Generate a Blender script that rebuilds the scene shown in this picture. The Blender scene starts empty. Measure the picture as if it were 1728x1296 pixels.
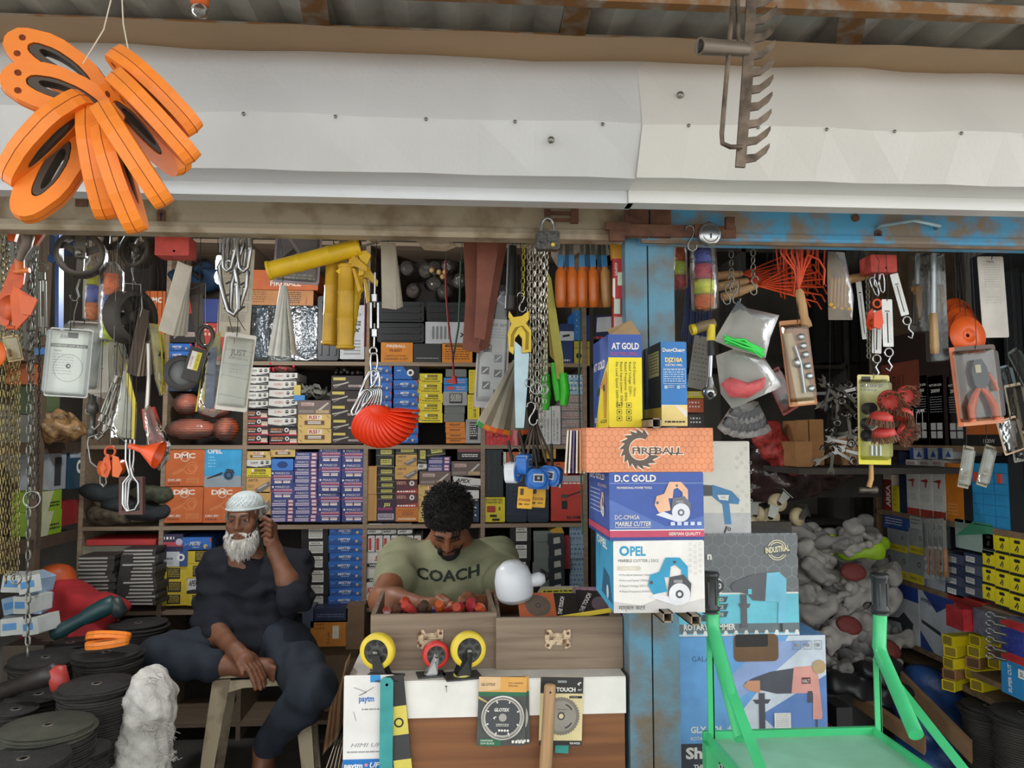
import bpy,bmesh,math,random
import numpy as np
from mathutils import Vector,Matrix,Euler
random.seed(7)
R=math.radians
SC=bpy.context.scene
COL=SC.collection
# ------------------------------------------------------------------ camera, sky, exposure
F=1300.0;YAW=R(4.0);PITCH=math.atan(92/1300);CZ=1.35
cd=bpy.data.cameras.new('camera');cam=bpy.data.objects.new('camera',cd);COL.objects.link(cam)
cam.location=(0,0,CZ);cam.rotation_euler=(math.pi/2+PITCH,0,-YAW)
cd.sensor_width=36;cd.lens=36*F/1728;cd.clip_start=.02
SC.camera=cam
wd=bpy.data.worlds.new('sky');SC.world=wd;wd.use_nodes=True
bg=wd.node_tree.nodes['Background'];bg.inputs[0].default_value=(.93,.97,1,1);bg.inputs[1].default_value=1.0
SC.view_settings.view_transform='Standard';SC.view_settings.look='None'
SC.view_settings.gamma=1;SC.view_settings.use_curve_mapping=False
SC.view_settings.exposure=1.5
# ------------------------------------------------------------------ helpers
CM=Euler((math.pi/2+PITCH,0,-YAW)).to_matrix()
def W(x,y,Y):
 """point where the sight line of photo pixel x, y meets the plane at distance Y"""
 d=CM@Vector(((x-864)/F,(648-y)/F,-1))
 return Vector((d.x*Y/d.y,Y,CZ+d.z*Y/d.y))
def S(Y):return Y/F*1.004
def lin(c):
 c=c/255
 return c/12.92 if c<=.04045 else((c+.055)/1.055)**2.4
MATS={}
def C(col,rough=.55,metal=0,var=.10,scale=14,bump=0,coat=0,kind='',col2=None,bscale=60,trans=0):
 """procedural material from a hex colour"""
 key=(col,rough,metal,var,scale,bump,coat,kind,col2,bscale,trans)
 if key in MATS:return MATS[key]
 m=bpy.data.materials.new('%s_%s'%(kind or 'paint',col));m.use_nodes=True
 nt=m.node_tree;N=nt.nodes;L=nt.links
 p=N['Principled BSDF'];out=N['Material Output']
 rgb=[lin(int(col[i:i+2],16))for i in(0,2,4)]
 p.inputs['Roughness'].default_value=rough;p.inputs['Metallic'].default_value=metal
 if coat:p.inputs['Coat Weight'].default_value=coat;p.inputs['Coat Roughness'].default_value=.12
 tc=N.new('ShaderNodeTexCoord')
 if kind=='clear':
  t=N.new('ShaderNodeBsdfTransparent');t.inputs[0].default_value=(*rgb,1)
  g=N.new('ShaderNodeBsdfGlossy');g.inputs['Roughness'].default_value=rough
  nz=N.new('ShaderNodeTexNoise');nz.inputs['Scale'].default_value=scale
  bp=N.new('ShaderNodeBump');bp.inputs['Strength'].default_value=bump or.3;bp.inputs['Distance'].default_value=.01
  L.new(tc.outputs['Object'],nz.inputs['Vector']);L.new(nz.outputs['Fac'],bp.inputs['Height']);L.new(bp.outputs[0],g.inputs['Normal'])
  df=N.new('ShaderNodeBsdfDiffuse');df.inputs[0].default_value=(.8,.8,.78,1)
  mx0=N.new('ShaderNodeMixShader');mx0.inputs[0].default_value=trans or.06
  L.new(t.outputs[0],mx0.inputs[1]);L.new(df.outputs[0],mx0.inputs[2])
  fr=N.new('ShaderNodeFresnel');fr.inputs[0].default_value=1.4;L.new(bp.outputs[0],fr.inputs['Normal'])
  mx=N.new('ShaderNodeMixShader');L.new(fr.outputs[0],mx.inputs[0]);L.new(mx0.outputs[0],mx.inputs[1]);L.new(g.outputs[0],mx.inputs[2])
  L.new(mx.outputs[0],out.inputs[0]);MATS[key]=m;return m
 if kind=='glow':
  p.inputs['Base Color'].default_value=(*rgb,1);p.inputs['Emission Color'].default_value=(*rgb,1);p.inputs['Emission Strength'].default_value=trans
  MATS[key]=m;return m
 nz=N.new('ShaderNodeTexNoise');nz.inputs['Scale'].default_value=scale;nz.inputs['Detail'].default_value=6
 L.new(tc.outputs['Object'],nz.inputs['Vector'])
 rp=N.new('ShaderNodeValToRGB');e=rp.color_ramp.elements
 fac=nz.outputs['Fac']
 if kind=='wood': # grain along local x, or along z when kind 'woodz'
  mp=N.new('ShaderNodeMapping');mp.inputs['Scale'].default_value=(2,30,45);L.new(tc.outputs['Object'],mp.inputs[0]);L.new(mp.outputs[0],nz.inputs['Vector']);nz.inputs['Distortion'].default_value=.6
  nz.inputs['Scale'].default_value=scale/14
 if kind=='woodz':
  mp=N.new('ShaderNodeMapping');mp.inputs['Scale'].default_value=(40,40,2.5);L.new(tc.outputs['Object'],mp.inputs[0]);L.new(mp.outputs[0],nz.inputs['Vector'])
  nz.inputs['Scale'].default_value=scale/14
 c2=[lin(int(col2[i:i+2],16))for i in(0,2,4)]if col2 else[c*(1-var*1.7)for c in rgb]
 c1=rgb if col2 else[min(1,c*(1+var))for c in rgb]
 e[0].color=(*c2,1);e[1].color=(*c1,1)
 if kind in('rust','worn'):e[0].position=.40;e[1].position=.54
 elif kind=='blue':e[0].position=.30;e[1].position=.42
 elif kind=='post':e[0].position=.36;e[1].position=.60
 else:e[0].position=.28;e[1].position=.66
 L.new(fac,rp.inputs[0]);L.new(rp.outputs[0],p.inputs['Base Color'])
 if kind=='rust':
  r2=N.new('ShaderNodeMath');r2.operation='MULTIPLY_ADD';r2.inputs[1].default_value=-.35;r2.inputs[2].default_value=.75
  L.new(fac,r2.inputs[0]);L.new(r2.outputs[0],p.inputs['Roughness'])
 if bump:
  nb=N.new('ShaderNodeTexNoise');nb.inputs['Scale'].default_value=bscale;nb.inputs['Detail'].default_value=4
  L.new(tc.outputs['Object'],nb.inputs['Vector'])
  bp=N.new('ShaderNodeBump');bp.inputs['Strength'].default_value=bump;bp.inputs['Distance'].default_value=.01
  L.new(nb.outputs['Fac'],bp.inputs['Height']);L.new(bp.outputs[0],p.inputs['Normal'])
 MATS[key]=m;return m
def CLEAR(t=.06,b=.3):return C('f4f6f4',.08,kind='clear',trans=t,bump=b,scale=30)
CHROME=C('b4b6b6',.28,1,.06);STEEL=C('85867f',.4,.9,.15);DSTEEL=C('2e2a27',.7,.2,.2)
GALV=C('84857c',.45,.9,.2,40);BRASS=C('8f8156',.42,.9,.2,40)
BLACK=C('1b1b1c',.5);DKGREY=C('3a3b3d',.5);WHITE=C('eceae4',.6,var=.05)
PAPER=C('dcd9cf',.8,var=.06);GREY=C('8f9192',.6);INK=C('23211f',.8,var=.02)
KRAFT=C('a5774a',.85,var=.12)
class MB:
 """collects geometry for one mesh object"""
 def __init__(s):s.v=[];s.f=[];s.mi=[];s.sm=[];s.mats=[];s.M=Matrix()
 def _m(s,m):
  if m not in s.mats:s.mats.append(m)
  return s.mats.index(m)
 def add(s,vs,fs,m,smooth=False):
  b=len(s.v);s.v+=[s.M@Vector(v)for v in vs];i=s._m(m)
  for f in fs:s.f.append([b+k for k in f]);s.mi.append(i);s.sm.append(smooth)
  return s
 def box(s,c,d,m,rot=None,tp=1,bev=0):
  x,y,z=(k/2 for k in d);o=Vector(c)
  vs=[(-x,-y,-z),(x,-y,-z),(x,y,-z),(-x,y,-z),(-x*tp,-y*tp,z),(x*tp,-y*tp,z),(x*tp,y*tp,z),(-x*tp,y*tp,z)]
  vs=[Vector(v)for v in vs]
  if rot:q=Euler(rot).to_matrix();vs=[q@v for v in vs]
  return s.add([o+v for v in vs],[(0,3,2,1),(4,5,6,7),(0,1,5,4),(1,2,6,5),(2,3,7,6),(3,0,4,7)],m)
 def prism(s,pts,y0,y1,m,smooth=False):
  """outline in local x, z extruded from y0 (front) to y1; counter-clockwise seen from the front"""
  n=len(pts);vs=[(p[0],y0,p[1])for p in pts]+[(p[0],y1,p[1])for p in pts]
  b=s.add(vs,[list(range(n)),list(range(2*n-1,n-1,-1))],m)
  k=len(s.v)-2*n;i=s._m(m)
  for a in range(n):
   c=(a+1)%n;s.f.append([k+a,k+n+a,k+n+c,k+c]);s.mi.append(i);s.sm.append(smooth)
  return s
 def rbox(s,w,h,y0,y1,m,r=.01,cx=0,cz=0,n=4):
  return s.prism(rrect(w,h,r,cx,cz,n),y0,y1,m,False)
 def loft(s,rings,m,closed=True,smooth=True,cap=True):
  n=len(rings[0]);vs=[p for r_ in rings for p in r_];fs=[]
  for i in range(len(rings)-1):
   for j in range(n if closed else n-1):
    k=(j+1)%n;fs.append((i*n+j,i*n+k,(i+1)*n+k,(i+1)*n+j))
  s.add(vs,fs,m,smooth)
  if cap and closed:s.add(rings[0],[list(range(n-1,-1,-1))],m);s.add(rings[-1],[list(range(n))],m)
  return s
 def lathe(s,prof,c,m,axis='z',n=16,smooth=True,sx=1,rot=None):
  """profile of (radius, height) spun about an axis"""
  rings=[];q=Euler(rot).to_matrix()if rot else None
  for r_,h in prof:
   ring=[]
   for i in range(n):
    a=2*math.pi*i/n;x,y,z=r_*math.cos(a)*sx,r_*math.sin(a),h
    p={'z':(x,y,z),'y':(x,z,y),'x':(z,x,y)}[axis];p=Vector(p)
    if q:p=q@p
    ring.append(Vector(c)+p)
   if axis=='y':ring.reverse()
   rings.append(ring)
  return s.loft(rings,m,True,smooth,prof[0]!=prof[-1])
 def tube(s,pts,r_,m,n=6,closed=False,smooth=True):
  pts=[Vector(p)for p in pts];k=len(pts);rings=[]
  up=None
  for i,p in enumerate(pts):
   a=pts[(i-1)%k]if(closed or i)else p;b=pts[(i+1)%k]if(closed or i<k-1)else p
   t=(b-a);t=t.normalized()if t.length>1e-9 else Vector((0,0,1))
   if up is None:up=Vector((0,1,0))if abs(t.y)<.9 else Vector((1,0,0))
   u=t.cross(up);u=u.normalized()if u.length>1e-6 else Vector((1,0,0));w=u.cross(t).normalized();up=w
   rr=r_[i]if isinstance(r_,(list,tuple))else r_
   rings.append([p+(u*math.cos(2*math.pi*j/n)+w*math.sin(2*math.pi*j/n))*rr for j in range(n)])
  if closed:rings.append(rings[0])
  return s.loft(rings,m,True,smooth,not closed)
 def ball(s,c,r_,m,n=12,k=8):
  rx,ry,rz=r_ if isinstance(r_,(list,tuple))else(r_,r_,r_)
  rings=[]
  for i in range(k+1):
   t=math.pi*i/k;rr=max(math.sin(t),1e-3)
   rings.append([(c[0]+rx*rr*math.cos(2*math.pi*j/n),c[1]+ry*rr*math.sin(2*math.pi*j/n),c[2]-rz*math.cos(t))for j in range(n)])
  return s.loft(rings,m)
 def bar(s,a,b,w,t,m):
  """flat bar from a to b in the x, z plane, w wide, t thick along y"""
  a=Vector(a);b=Vector(b);d=(b-a).normalized();nrm=Vector((d.z,0,-d.x))*w/2;y=Vector((0,t/2,0))
  vs=[a-nrm-y,a+nrm-y,b+nrm-y,b-nrm-y,a-nrm+y,a+nrm+y,b+nrm+y,b-nrm+y]
  return s.add(vs,[(0,1,2,3),(7,6,5,4),(0,4,5,1),(1,5,6,2),(2,6,7,3),(3,7,4,0)],m)
 def mesh(s,name):
  me=bpy.data.meshes.new(name);me.from_pydata([tuple(v)for v in s.v],[],s.f)
  for m in s.mats:me.materials.append(m)
  me.polygons.foreach_set('material_index',s.mi);me.polygons.foreach_set('use_smooth',s.sm)
  me.update();return me
 def build(s,name,parent=None,loc=None,rot=None):
  o=bpy.data.objects.new(name,s.mesh(name));COL.objects.link(o)
  if parent:o.parent=parent
  if loc is not None:o.location=loc
  if rot is not None:o.rotation_euler=rot
  return o
def rrect(w,h,r,cx=0,cz=0,n=4):
 pts=[]
 for qx,qz,a0 in((1,-1,-90),(1,1,0),(-1,1,90),(-1,-1,180)):
  for i in range(n+1):
   a=R(a0+90*i/n);pts.append((cx+qx*(w/2-r)+r*math.cos(a),cz+qz*(h/2-r)+r*math.sin(a)))
 return pts
def circ(r,cx=0,cz=0,n=24,a0=0,a1=360):
 full=abs(a1-a0)>=360
 return[(cx+r*math.cos(R(a0+(a1-a0)*i/(n if full else n-1))),cz+r*math.sin(R(a0+(a1-a0)*i/(n if full else n-1))))for i in range(n)]
TXT={}
def text_geo(t,bold=0,shear=0):
 key=(t,bold,shear)
 if key not in TXT:
  cu=bpy.data.curves.new('t','FONT');cu.body=t;cu.size=1;cu.resolution_u=2;cu.offset=bold;cu.shear=shear
  o=bpy.data.objects.new('t',cu);me=o.to_mesh()
  vs=[(v.co.x,v.co.y)for v in me.vertices];fs=[list(p.vertices)for p in me.polygons]
  o.to_mesh_clear();bpy.data.objects.remove(o);bpy.data.curves.remove(cu)
  xs=[v[0]for v in vs]or[0];TXT[key]=(vs,fs,min(xs),max(xs))
 return TXT[key]
class Art:
 """flat print drawn in u, v on a face"""
 def __init__(s):s.b=MB();s.k=1
 def _y(s):s.k+=1;return-.00018*s.k
 def poly(s,pts,m):
  y=s._y();s.b.add([(p[0],y,p[1])for p in pts],[list(range(len(pts)))],m);return s
 def rect(s,u0,v0,u1,v1,m):return s.poly([(u0,v0),(u1,v0),(u1,v1),(u0,v1)],m)
 def disc(s,u,v,r,m,n=24):return s.poly(circ(r,u,v,n),m)
 def ring(s,u,v,r1,r0,m,n=28,a0=0,a1=360):
  y=s._y();o=circ(r1,u,v,n,a0,a1);i=circ(r0,u,v,n,a0,a1);fs=[]
  full=abs(a1-a0)>=360
  for k in range(n if full else n-1):j=(k+1)%n;fs.append((k,j,n+j,n+k))
  s.b.add([(p[0],y,p[1])for p in o+i],fs,m);return s
 def line(s,pts,w,m):
  for a,b in zip(pts,pts[1:]):
   d=Vector((b[0]-a[0],b[1]-a[1]));
   if d.length<1e-9:continue
   n=Vector((-d.y,d.x)).normalized()*w/2
   s.poly([(a[0]-n.x*-1,a[1]+n.y),(a[0]-n.x,a[1]-n.y),(b[0]-n.x,b[1]-n.y),(b[0]+n.x,b[1]+n.y)],m);s.k-=1
  s.k+=1;return s
 def text(s,t,u,v,size,m,al='l',width=None,bold=0,rot=0,shear=0):
  """size = cap height; width squeezes the word to that length"""
  vs,fs,x0,x1=text_geo(t,bold,shear)
  sc=size/.72;sx=sc
  if width and x1>x0:sx=width/(x1-x0)
  off={'l':-x0,'c':-(x0+x1)/2,'r':-x1}[al];ca,sa=math.cos(R(rot)),math.sin(R(rot));y=s._y();o=[]
  for a,b in vs:
   p,q=(a+off)*sx,b*sc;o.append((u+p*ca-q*sa,y,v+p*sa+q*ca))
  s.b.add(o,fs,m);return s
 def lines(s,u0,u1,v0,v1,n,m,th=.35,seed=1):
  """rows of small print too fine to read"""
  rd=random.Random(seed);st=(v1-v0)/n;y=s._y()
  for i in range(n):
   u=u0
   top=v1-i*st
   while u<u1-st*.3:
    w=min((u1-u0)*rd.uniform(.06,.2),u1-u);s.b.add([(u,y,top-st*th),(u+w,y,top-st*th),(u+w,y,top),(u,y,top)],[(0,1,2,3)],m);u+=w+st*.35
  return s
FACE={'F':Matrix(((1,0,0,0),(0,1,0,0),(0,0,1,0),(0,0,0,1))),
  'L':Matrix(((0,1,0,0),(-1,0,0,0),(0,0,1,0),(0,0,0,1))),
  'R':Matrix(((0,-1,0,0),(1,0,0,0),(0,0,1,0),(0,0,0,1))),
  'T':Matrix(((1,0,0,0),(0,0,1,0),(0,-1,0,0),(0,0,0,1)))}
def props(o,label,cat,group=None,kind=None):
 if label:o['label']=label
 if cat:o['category']=cat
 if group:o['group']=group
 if kind:o['kind']=kind
 return o
def thing(name,label,cat,loc,rot=(0,0,0),group=None):
 o=bpy.data.objects.new(name,None);o.empty_display_size=.05;COL.objects.link(o);o.location=loc;o.rotation_euler=rot
 return props(o,label,cat,group)
def struct(mb,name,loc=None):o=mb.build(name,None,loc);o['kind']='structure';return o
def dup(o,loc,rot=None,label=None,group=None,parent=None):
 c=o.copy();COL.objects.link(c);c.parent=parent
 if parent is None:
  c.location=loc
  if rot is not None:c.rotation_euler=rot
  if label:c['label']=label
  if group:c['group']=group
 for ch in list(o.children):dup(ch,None,parent=c)
 return c
ORD=['lowest','second','third','fourth','fifth','sixth','seventh','eighth','ninth','tenth','eleventh','twelfth','thirteenth','fourteenth','fifteenth','sixteenth','seventeenth','eighteenth','nineteenth','twentieth']
CART={}
def carton(rect,Y,dep,body,arts=None,label='',cat='box',name='carton',group=None,rot=0,key=None,tilt=0,side=None,lid=None,loc=None,size=None):
 """box whose front face covers rect (x0, y0, x1, y1) of the photo at distance Y; arts draw the print per face"""
 if size:w,h=size
 else:w=(rect[2]-rect[0])*S(Y);h=(rect[3]-rect[1])*S(Y)
 if loc is None:loc=W((rect[0]+rect[2])/2,rect[3],Y)
 k=(key,round(w,4),round(h,4),dep)
 if key and k in CART:me,ch=CART[k]
 else:
  b=MB();e=min(.0025,h*.06) # softened carton edges
  o=rrect(w,h,e,0,h/2,1);b.prism(o,0,dep,body)
  if lid:b.box((0,dep/2,h-lid*.5),(w+.002,dep+.002,lid),body)
  me=b.mesh(name);ch=[]
  for fc,fn in(arts or{}).items():
   A=Art();fw=w if fc in 'FT' else dep;fh=h if fc in 'FLR' else dep
   fn(A,fw,fh)
   T={'F':Matrix.Translation((-w/2,0,0)),'L':Matrix.Translation((-w/2,dep,0)),'R':Matrix.Translation((w/2,0,0)),'T':Matrix.Translation((-w/2,0,h))}[fc]@FACE[fc]
   A.b.v=[T@v for v in A.b.v];ch.append(A.b.mesh('printed_face'))
  if key:CART[k]=(me,ch)
 o=bpy.data.objects.new(name,me);COL.objects.link(o);o.location=loc;o.rotation_euler=(0,R(tilt),R(rot));props(o,label,cat,group)
 for c in ch:
  q=bpy.data.objects.new('printed_face',c);COL.objects.link(q);q.parent=o
 return o
def stack(x0,x1,ys,Y,dep,style,lab,group,cat='box',jit=1.2,name='carton',key=None):
 """a column of like boxes; ys = list of y edges from the top edge down; lab has {} for the ordinal from the bottom"""
 rd=random.Random(int(x0*7+ys[0]));n=len(ys)-1
 for i in range(n):
  j=n-1-i;a=rd.uniform(-jit,jit)
  body,arts,kk=style
  h=sum(ys[q+1]-ys[q]for q in range(n))/n
  od=ORD[j]if j<len(ORD)else str(j)
  if j==n-1 and n>1:od='topmost'
  rect=(x0+a,ys[i]+.4,x1+a,ys[i+1])
  carton(rect,Y+rd.uniform(0,.012),dep,body,arts,lab.format(od),cat,name,group,rot=rd.uniform(-2,2)*jit,key=kk+str(round(ys[i+1]-ys[i],1)))
def lin_ys(y0,y1,n):return[y0+(y1-y0)*i/n for i in range(n+1)]
# ------------------------------------------------------------------ the setting
ROOF_Z=2.56
mWall=C('6f6a62',.9,var=.2,scale=5,bump=.2);mDark=C('3f3a35',.9,var=.25,scale=6)
b=MB();b.box((0,2.4,-.05),(6,3.6,.1),C('54504b',.85,var=.22,scale=6,bump=.2));struct(b,'floor')
b=MB();b.box((0,-8.6,-.22),(40,18.4,.1),C('a99e90',.95,var=.12,scale=3));struct(b,'floor_street')
b=MB();b.box((0,4.05,1.2),(4.6,.1,2.9),mWall);struct(b,'wall_back')
b=MB();b.box((-2.15,3.1,1.2),(.1,2.1,2.9),C('a8a49a',.9,var=.12,scale=5));struct(b,'wall_left')
b=MB();b.box((2.2,3.1,1.2),(.1,2.1,2.9),C('8a857c',.9,var=.12,scale=5));struct(b,'wall_right')
b=MB();b.box((0,3.1,2.45),(4.6,1.9,.06),C('6b6660',.9));struct(b,'ceiling')
# roof of sheets on rusty angle iron above the canopy
b=MB();sh=C('cfcfc6',.7,var=.16,scale=7,bump=.15)
rusty=C('a5794e',.8,var=.3,scale=12,kind='rust',col2='b5aa9c',bump=.2)
for i in range(40):
 x=-3.0+i*.15;b.add([(x,-1.0,ROOF_Z+.03),(x+.075,-1.0,ROOF_Z+.055),(x+.15,-1.0,ROOF_Z+.03),(x,4.2,ROOF_Z+.03),(x+.075,4.2,ROOF_Z+.055),(x+.15,4.2,ROOF_Z+.03)],[(0,3,4,1),(1,4,5,2)],sh)
b.box((0,1.6,ROOF_Z+.08),(6.4,5.3,.02),sh)
ro=struct(b,'ceiling_canopy')
for yy in(2.02,2.26,.9):MB().box((0,0,0),(6.2,.035,.035),rusty).build('rafter',ro,(0,yy,ROOF_Z))
for px,an in((545,-6),(965,2),(1385,24),(1700,30)):
 p=W(px,30,2.2);MB().box((0,0,0),(.075,2.2,.012),rusty).build('purlin',ro,(p.x,2.0,ROOF_Z+.018),(0,0,R(-an)))
# folded sheet canopy box over the opening
WM=C('d9d9d6',.42,.25,var=.035,scale=3,bump=.05,bscale=120);WM2=C('cfd2d4',.42,.25,var=.04,scale=4,bump=.06,bscale=110)
def zrow(y,Y):return W(864,y,Y).z
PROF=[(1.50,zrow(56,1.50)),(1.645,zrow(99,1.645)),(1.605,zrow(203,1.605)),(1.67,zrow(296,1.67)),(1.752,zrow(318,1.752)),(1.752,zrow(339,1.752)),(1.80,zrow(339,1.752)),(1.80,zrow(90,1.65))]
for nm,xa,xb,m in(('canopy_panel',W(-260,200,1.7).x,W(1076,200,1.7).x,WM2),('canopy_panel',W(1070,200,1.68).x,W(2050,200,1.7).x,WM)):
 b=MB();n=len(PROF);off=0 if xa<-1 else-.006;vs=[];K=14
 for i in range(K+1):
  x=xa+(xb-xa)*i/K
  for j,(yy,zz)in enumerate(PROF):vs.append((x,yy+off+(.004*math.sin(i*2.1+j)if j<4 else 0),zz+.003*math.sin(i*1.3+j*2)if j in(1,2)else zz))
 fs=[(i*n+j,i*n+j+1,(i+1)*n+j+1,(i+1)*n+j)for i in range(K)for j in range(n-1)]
 b.add(vs,[f for k_,f in enumerate(fs)if k_%(n-1)],m);b.add(vs,[f for k_,f in enumerate(fs)if k_%(n-1)==0],C('94795a',.7,var=.08,scale=3));o=struct(b,'trim_canopy')  # top strip: shade and warm ground bounce put into its brown colour
 rb=MB()
 rb2=random.Random(3)
 for i in range(9):
  x=xa+.1+(xb-xa-.2)*i/8;rb.lathe([(.004,0),(.004,-.002),(.001,-.003)],(x,1.604+off-.001,PROF[2][1]-.004),STEEL,'y',8)
 rb.build('rivet',o)
# rolling shutter bottom rails, left grey and right blue, and the post between
mRail=C('a89d88',.6,.15,var=.18,scale=9,kind='rust',col2='85765f',bump=.15)
mBlue=C('56a6d2',.55,.05,var=.2,scale=13,kind='worn',col2='8f8272',bump=.15)
mPost=C('5c8ea6',.6,.05,var=.2,scale=9,kind='post',col2='6f6556',bump=.3)
mRust=C('6b4a3a',.8,.3,var=.25,scale=25,bump=.3)
YR=1.98
def rail(name,xa,xb,y0,y1,m,xref):
 zt=W(xref,y0-40,YR).z;zb=W(xref,y1,YR).z;h=W(xref,y1-18,YR).z
 prof=[(YR,zt),(YR,h+.004),(YR-.012,h),(YR-.016,(h+zb)/2),(YR-.010,zb+.002),(YR+.03,zb),(YR+.03,zt)]
 b=MB();b.loft([[(xa,a,c)for a,c in prof],[(xb,a,c)for a,c in prof]],m,True,False);return struct(b,name)
XP0=W(1058,700,2.0).x;XP1=W(1141,700,2.0).x;XPS=W(1096,700,2.0).x
r1=rail('trim_shutter_rail',-2.6,W(1052,380,YR).x,338,405,mRail,864)
r2=rail('trim_shutter_rail_blue',W(1080,380,YR).x,2.9,350,413,mBlue,1180)
b=MB()
for xa,xb in((XP0,XPS-.002),(XPS+.002,XP1)):b.box(((xa+xb)/2,2.04,1.0),(xb-xa,.08,2.4),mPost)
po=struct(b,'pillar')
def keyhole(px,py,Y,par,m):
 p=W(px,py,Y);q=MB();q.rbox(.02,.034,-.002,.002,m,.006)
 q.prism(circ(.004,0,.005,10),-.004,-.002,BLACK);q.box((0,-.003,-.004),(.003,.002,.012),BLACK);q.build('keyhole_plate',par,p)
zl=W(1180,413,YR).z;MB().box((0,0,0),(2.9-W(1080,380,YR).x,.012,.008),C('7d6a58',.7,.2,var=.2)).build('bottom_lip',r2,((2.9+W(1080,380,YR).x)/2,YR-.012,zl+.002))
keyhole(272,365,YR-.002,r1,mRust);keyhole(1482,399,YR-.002,r2,mRust)
q=MB();a=W(1480,386,YR);z=W(1530,377,YR);c=W(1578,386,YR)
q.tube([a+Vector((0,.01,0)),a-Vector((0,.02,-.002)),z-Vector((0,.03,0)),c-Vector((0,.02,-.002)),c+Vector((0,.01,0))],.006,C('8fa7b0',.5,.4,var=.2),6);q.build('pull_handle',r2)
q=MB();p=W(1443,368,YR);q.prism(circ(.011,0,0,12),-.004,.002,mRust);q.build('bolt_head',r2,p)
q=MB();p=W(139,343,YR);q.box((0,-.002,0),(.03,.006,.018),mRust);q.build('bracket',r1,p)
# ------------------------------------------------------------------ back shelving
YB=3.62
mBoard=C('6d5a48',.7,var=.2,kind='wood',scale=20);mEdge=C('8b7863',.7,var=.15,kind='wood',scale=20)
sx=[W(x,750,YB).x for x in(139,275,412,617,815,988)]
sz=[W(864,y,YB).z for y in(612,751,884,1023)]
su=thing('shelving_unit','tall brown wooden shelving across the back wall full of boxes','shelf',(0,YB,0))
for i,x in enumerate(sx):MB().box((0,.18,1.15),(.02,.34,2.3),mEdge).build('upright',su,(x,0,0))
for z in sz+[.08,2.28]:
 for a,c in zip(sx,sx[1:]):MB().box(((a+c)/2,.18,-.009),(c-a-.02,.34,.018),mEdge).build('shelf_board',su,(0,0,z))
MB().box(((sx[0]+sx[-1])/2,.355,1.15),(sx[-1]-sx[0],.01,2.3),mDark).build('back_panel',su)
rs=thing('shelving_unit','dark shelving at the back behind the right opening','shelf',(0,YB,0))
for x in(W(1000,700,YB).x,W(1262,700,YB).x,1.9):MB().box((0,.18,1.15),(.02,.34,2.3),mDark).build('upright',rs,(x,0,0))
for z in sz[:3]+[.08,2.28]:MB().box(((W(1000,700,YB).x+1.9)/2,.18,-.009),(1.9-W(1000,700,YB).x,.34,.018),mDark).build('shelf_board',rs,(0,0,z))
# ---- box styles: (body material, print per face, key)
wht=C('e6e2da',.7,var=.04);red=C('b8352f',.6);yel=C('e0c228',.6);blk=C('1d1c1c',.55)
def T_(txt,u,v,s,m,**k):return lambda A,w,h:A.text(txt,u*w,v*h,s*h,m,**k)
def a_masco(A,w,h):
 if h>.045:
  A.disc(w*.11,h*.83,h*.07,wht,10).text('MASCO',w*.22,h*.76,h*.15,wht,width=w*.6,shear=.1)
  A.rect(0,h*.5,w,h*.56,C('a23a55')).rect(w*.16,h*.58,w*.93,h*.68,C('c9b3bd')).lines(w*.2,w*.9,h*.6,h*.66,1,C('b03a4c'),.9)
  A.rect(w*.16,h*.37,w*.93,h*.46,C('c0aebf')).rect(w*.2,h*.12,w*.5,h*.3,wht).rect(w*.56,h*.12,w*.86,h*.3,wht).lines(w*.22,w*.84,h*.18,h*.26,1,C('a33a4a'),.6)
 else:
  A.text('MASCO',w*.12,h*.62,h*.25,wht,width=w*.5,shear=.1).rect(w*.05,h*.34,w*.63,h*.48,C('cbbcc8')).rect(w*.05,h*.1,w*.63,h*.26,C('b9adc0'))
  A.rect(w*.72,h*.06,w*.95,h*.94,C('8f3550')).rect(w*.74,h*.55,w*.93,h*.85,C('d7c6cb')).rect(w*.74,h*.12,w*.93,h*.4,C('d7c6cb'))
def a_mistri(A,w,h):
 A.poly([(0,h*.5),(w*.5,h*.62),(w,h*.3),(w,h),(0,h)],C('2a6cc0')).text('pro',w*.05,h*.42,h*.22,C('8fb6e4'),shear=.3).text('MISTRI',w*.26,h*.42,h*.28,wht,width=w*.36,shear=.3,bold=.02)
 A.lines(w*.35,w*.58,h*.2,h*.32,1,C('9fc0e8'),.7).disc(w*.8,h*.35,h*.16,C('c2b08a'),12).disc(w*.84,h*.28,h*.08,C('6b5a40'),10).rect(w*.93,h*.65,w*.99,h*.97,C('c23a35'))
def a_rsi(A,w,h):
 A.rect(w*.3,h*.62,w*.72,h*.93,C('e2d2bd')).text('RSI',w*.33,h*.66,h*.24,C('b03327'),width=w*.24,bold=.03).text('7',w*.6,h*.66,h*.22,blk)
 A.rect(w*.2,h*.25,w*.8,h*.55,C('6b4526')).rect(w*.3,h*.32,w*.7,h*.38,wht).rect(w*.3,h*.43,w*.7,h*.49,wht).line([(w*.05,h*.9),(w*.12,h*.72)],h*.03,blk).line([(w*.88,h*.9),(w*.95,h*.72)],h*.03,blk).line([(w*.05,h*.25),(w*.12,h*.1)],h*.03,blk)
def a_nbr(A,w,h,t='NBR',tc=blk):
 A.poly([(0,0),(w,0),(w,h*.4),(w*.45,h*.12),(0,h*.3)],blk).text(t,w*.22,h*.5,h*.28,tc,width=w*.28,shear=.2)
 A.disc(w*.66,h*.66,h*.2,blk,12).disc(w*.86,h*.68,h*.2,blk,12).lines(w*.6,w*.92,h*.6,h*.76,2,wht,.4).line([(w*.5,h*.2),(w*.95,h*.12)],h*.06,GREY)
def a_kubro(A,w,h):a_nbr(A,w,h,'KUBRO',C('b03a3a'))
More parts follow.
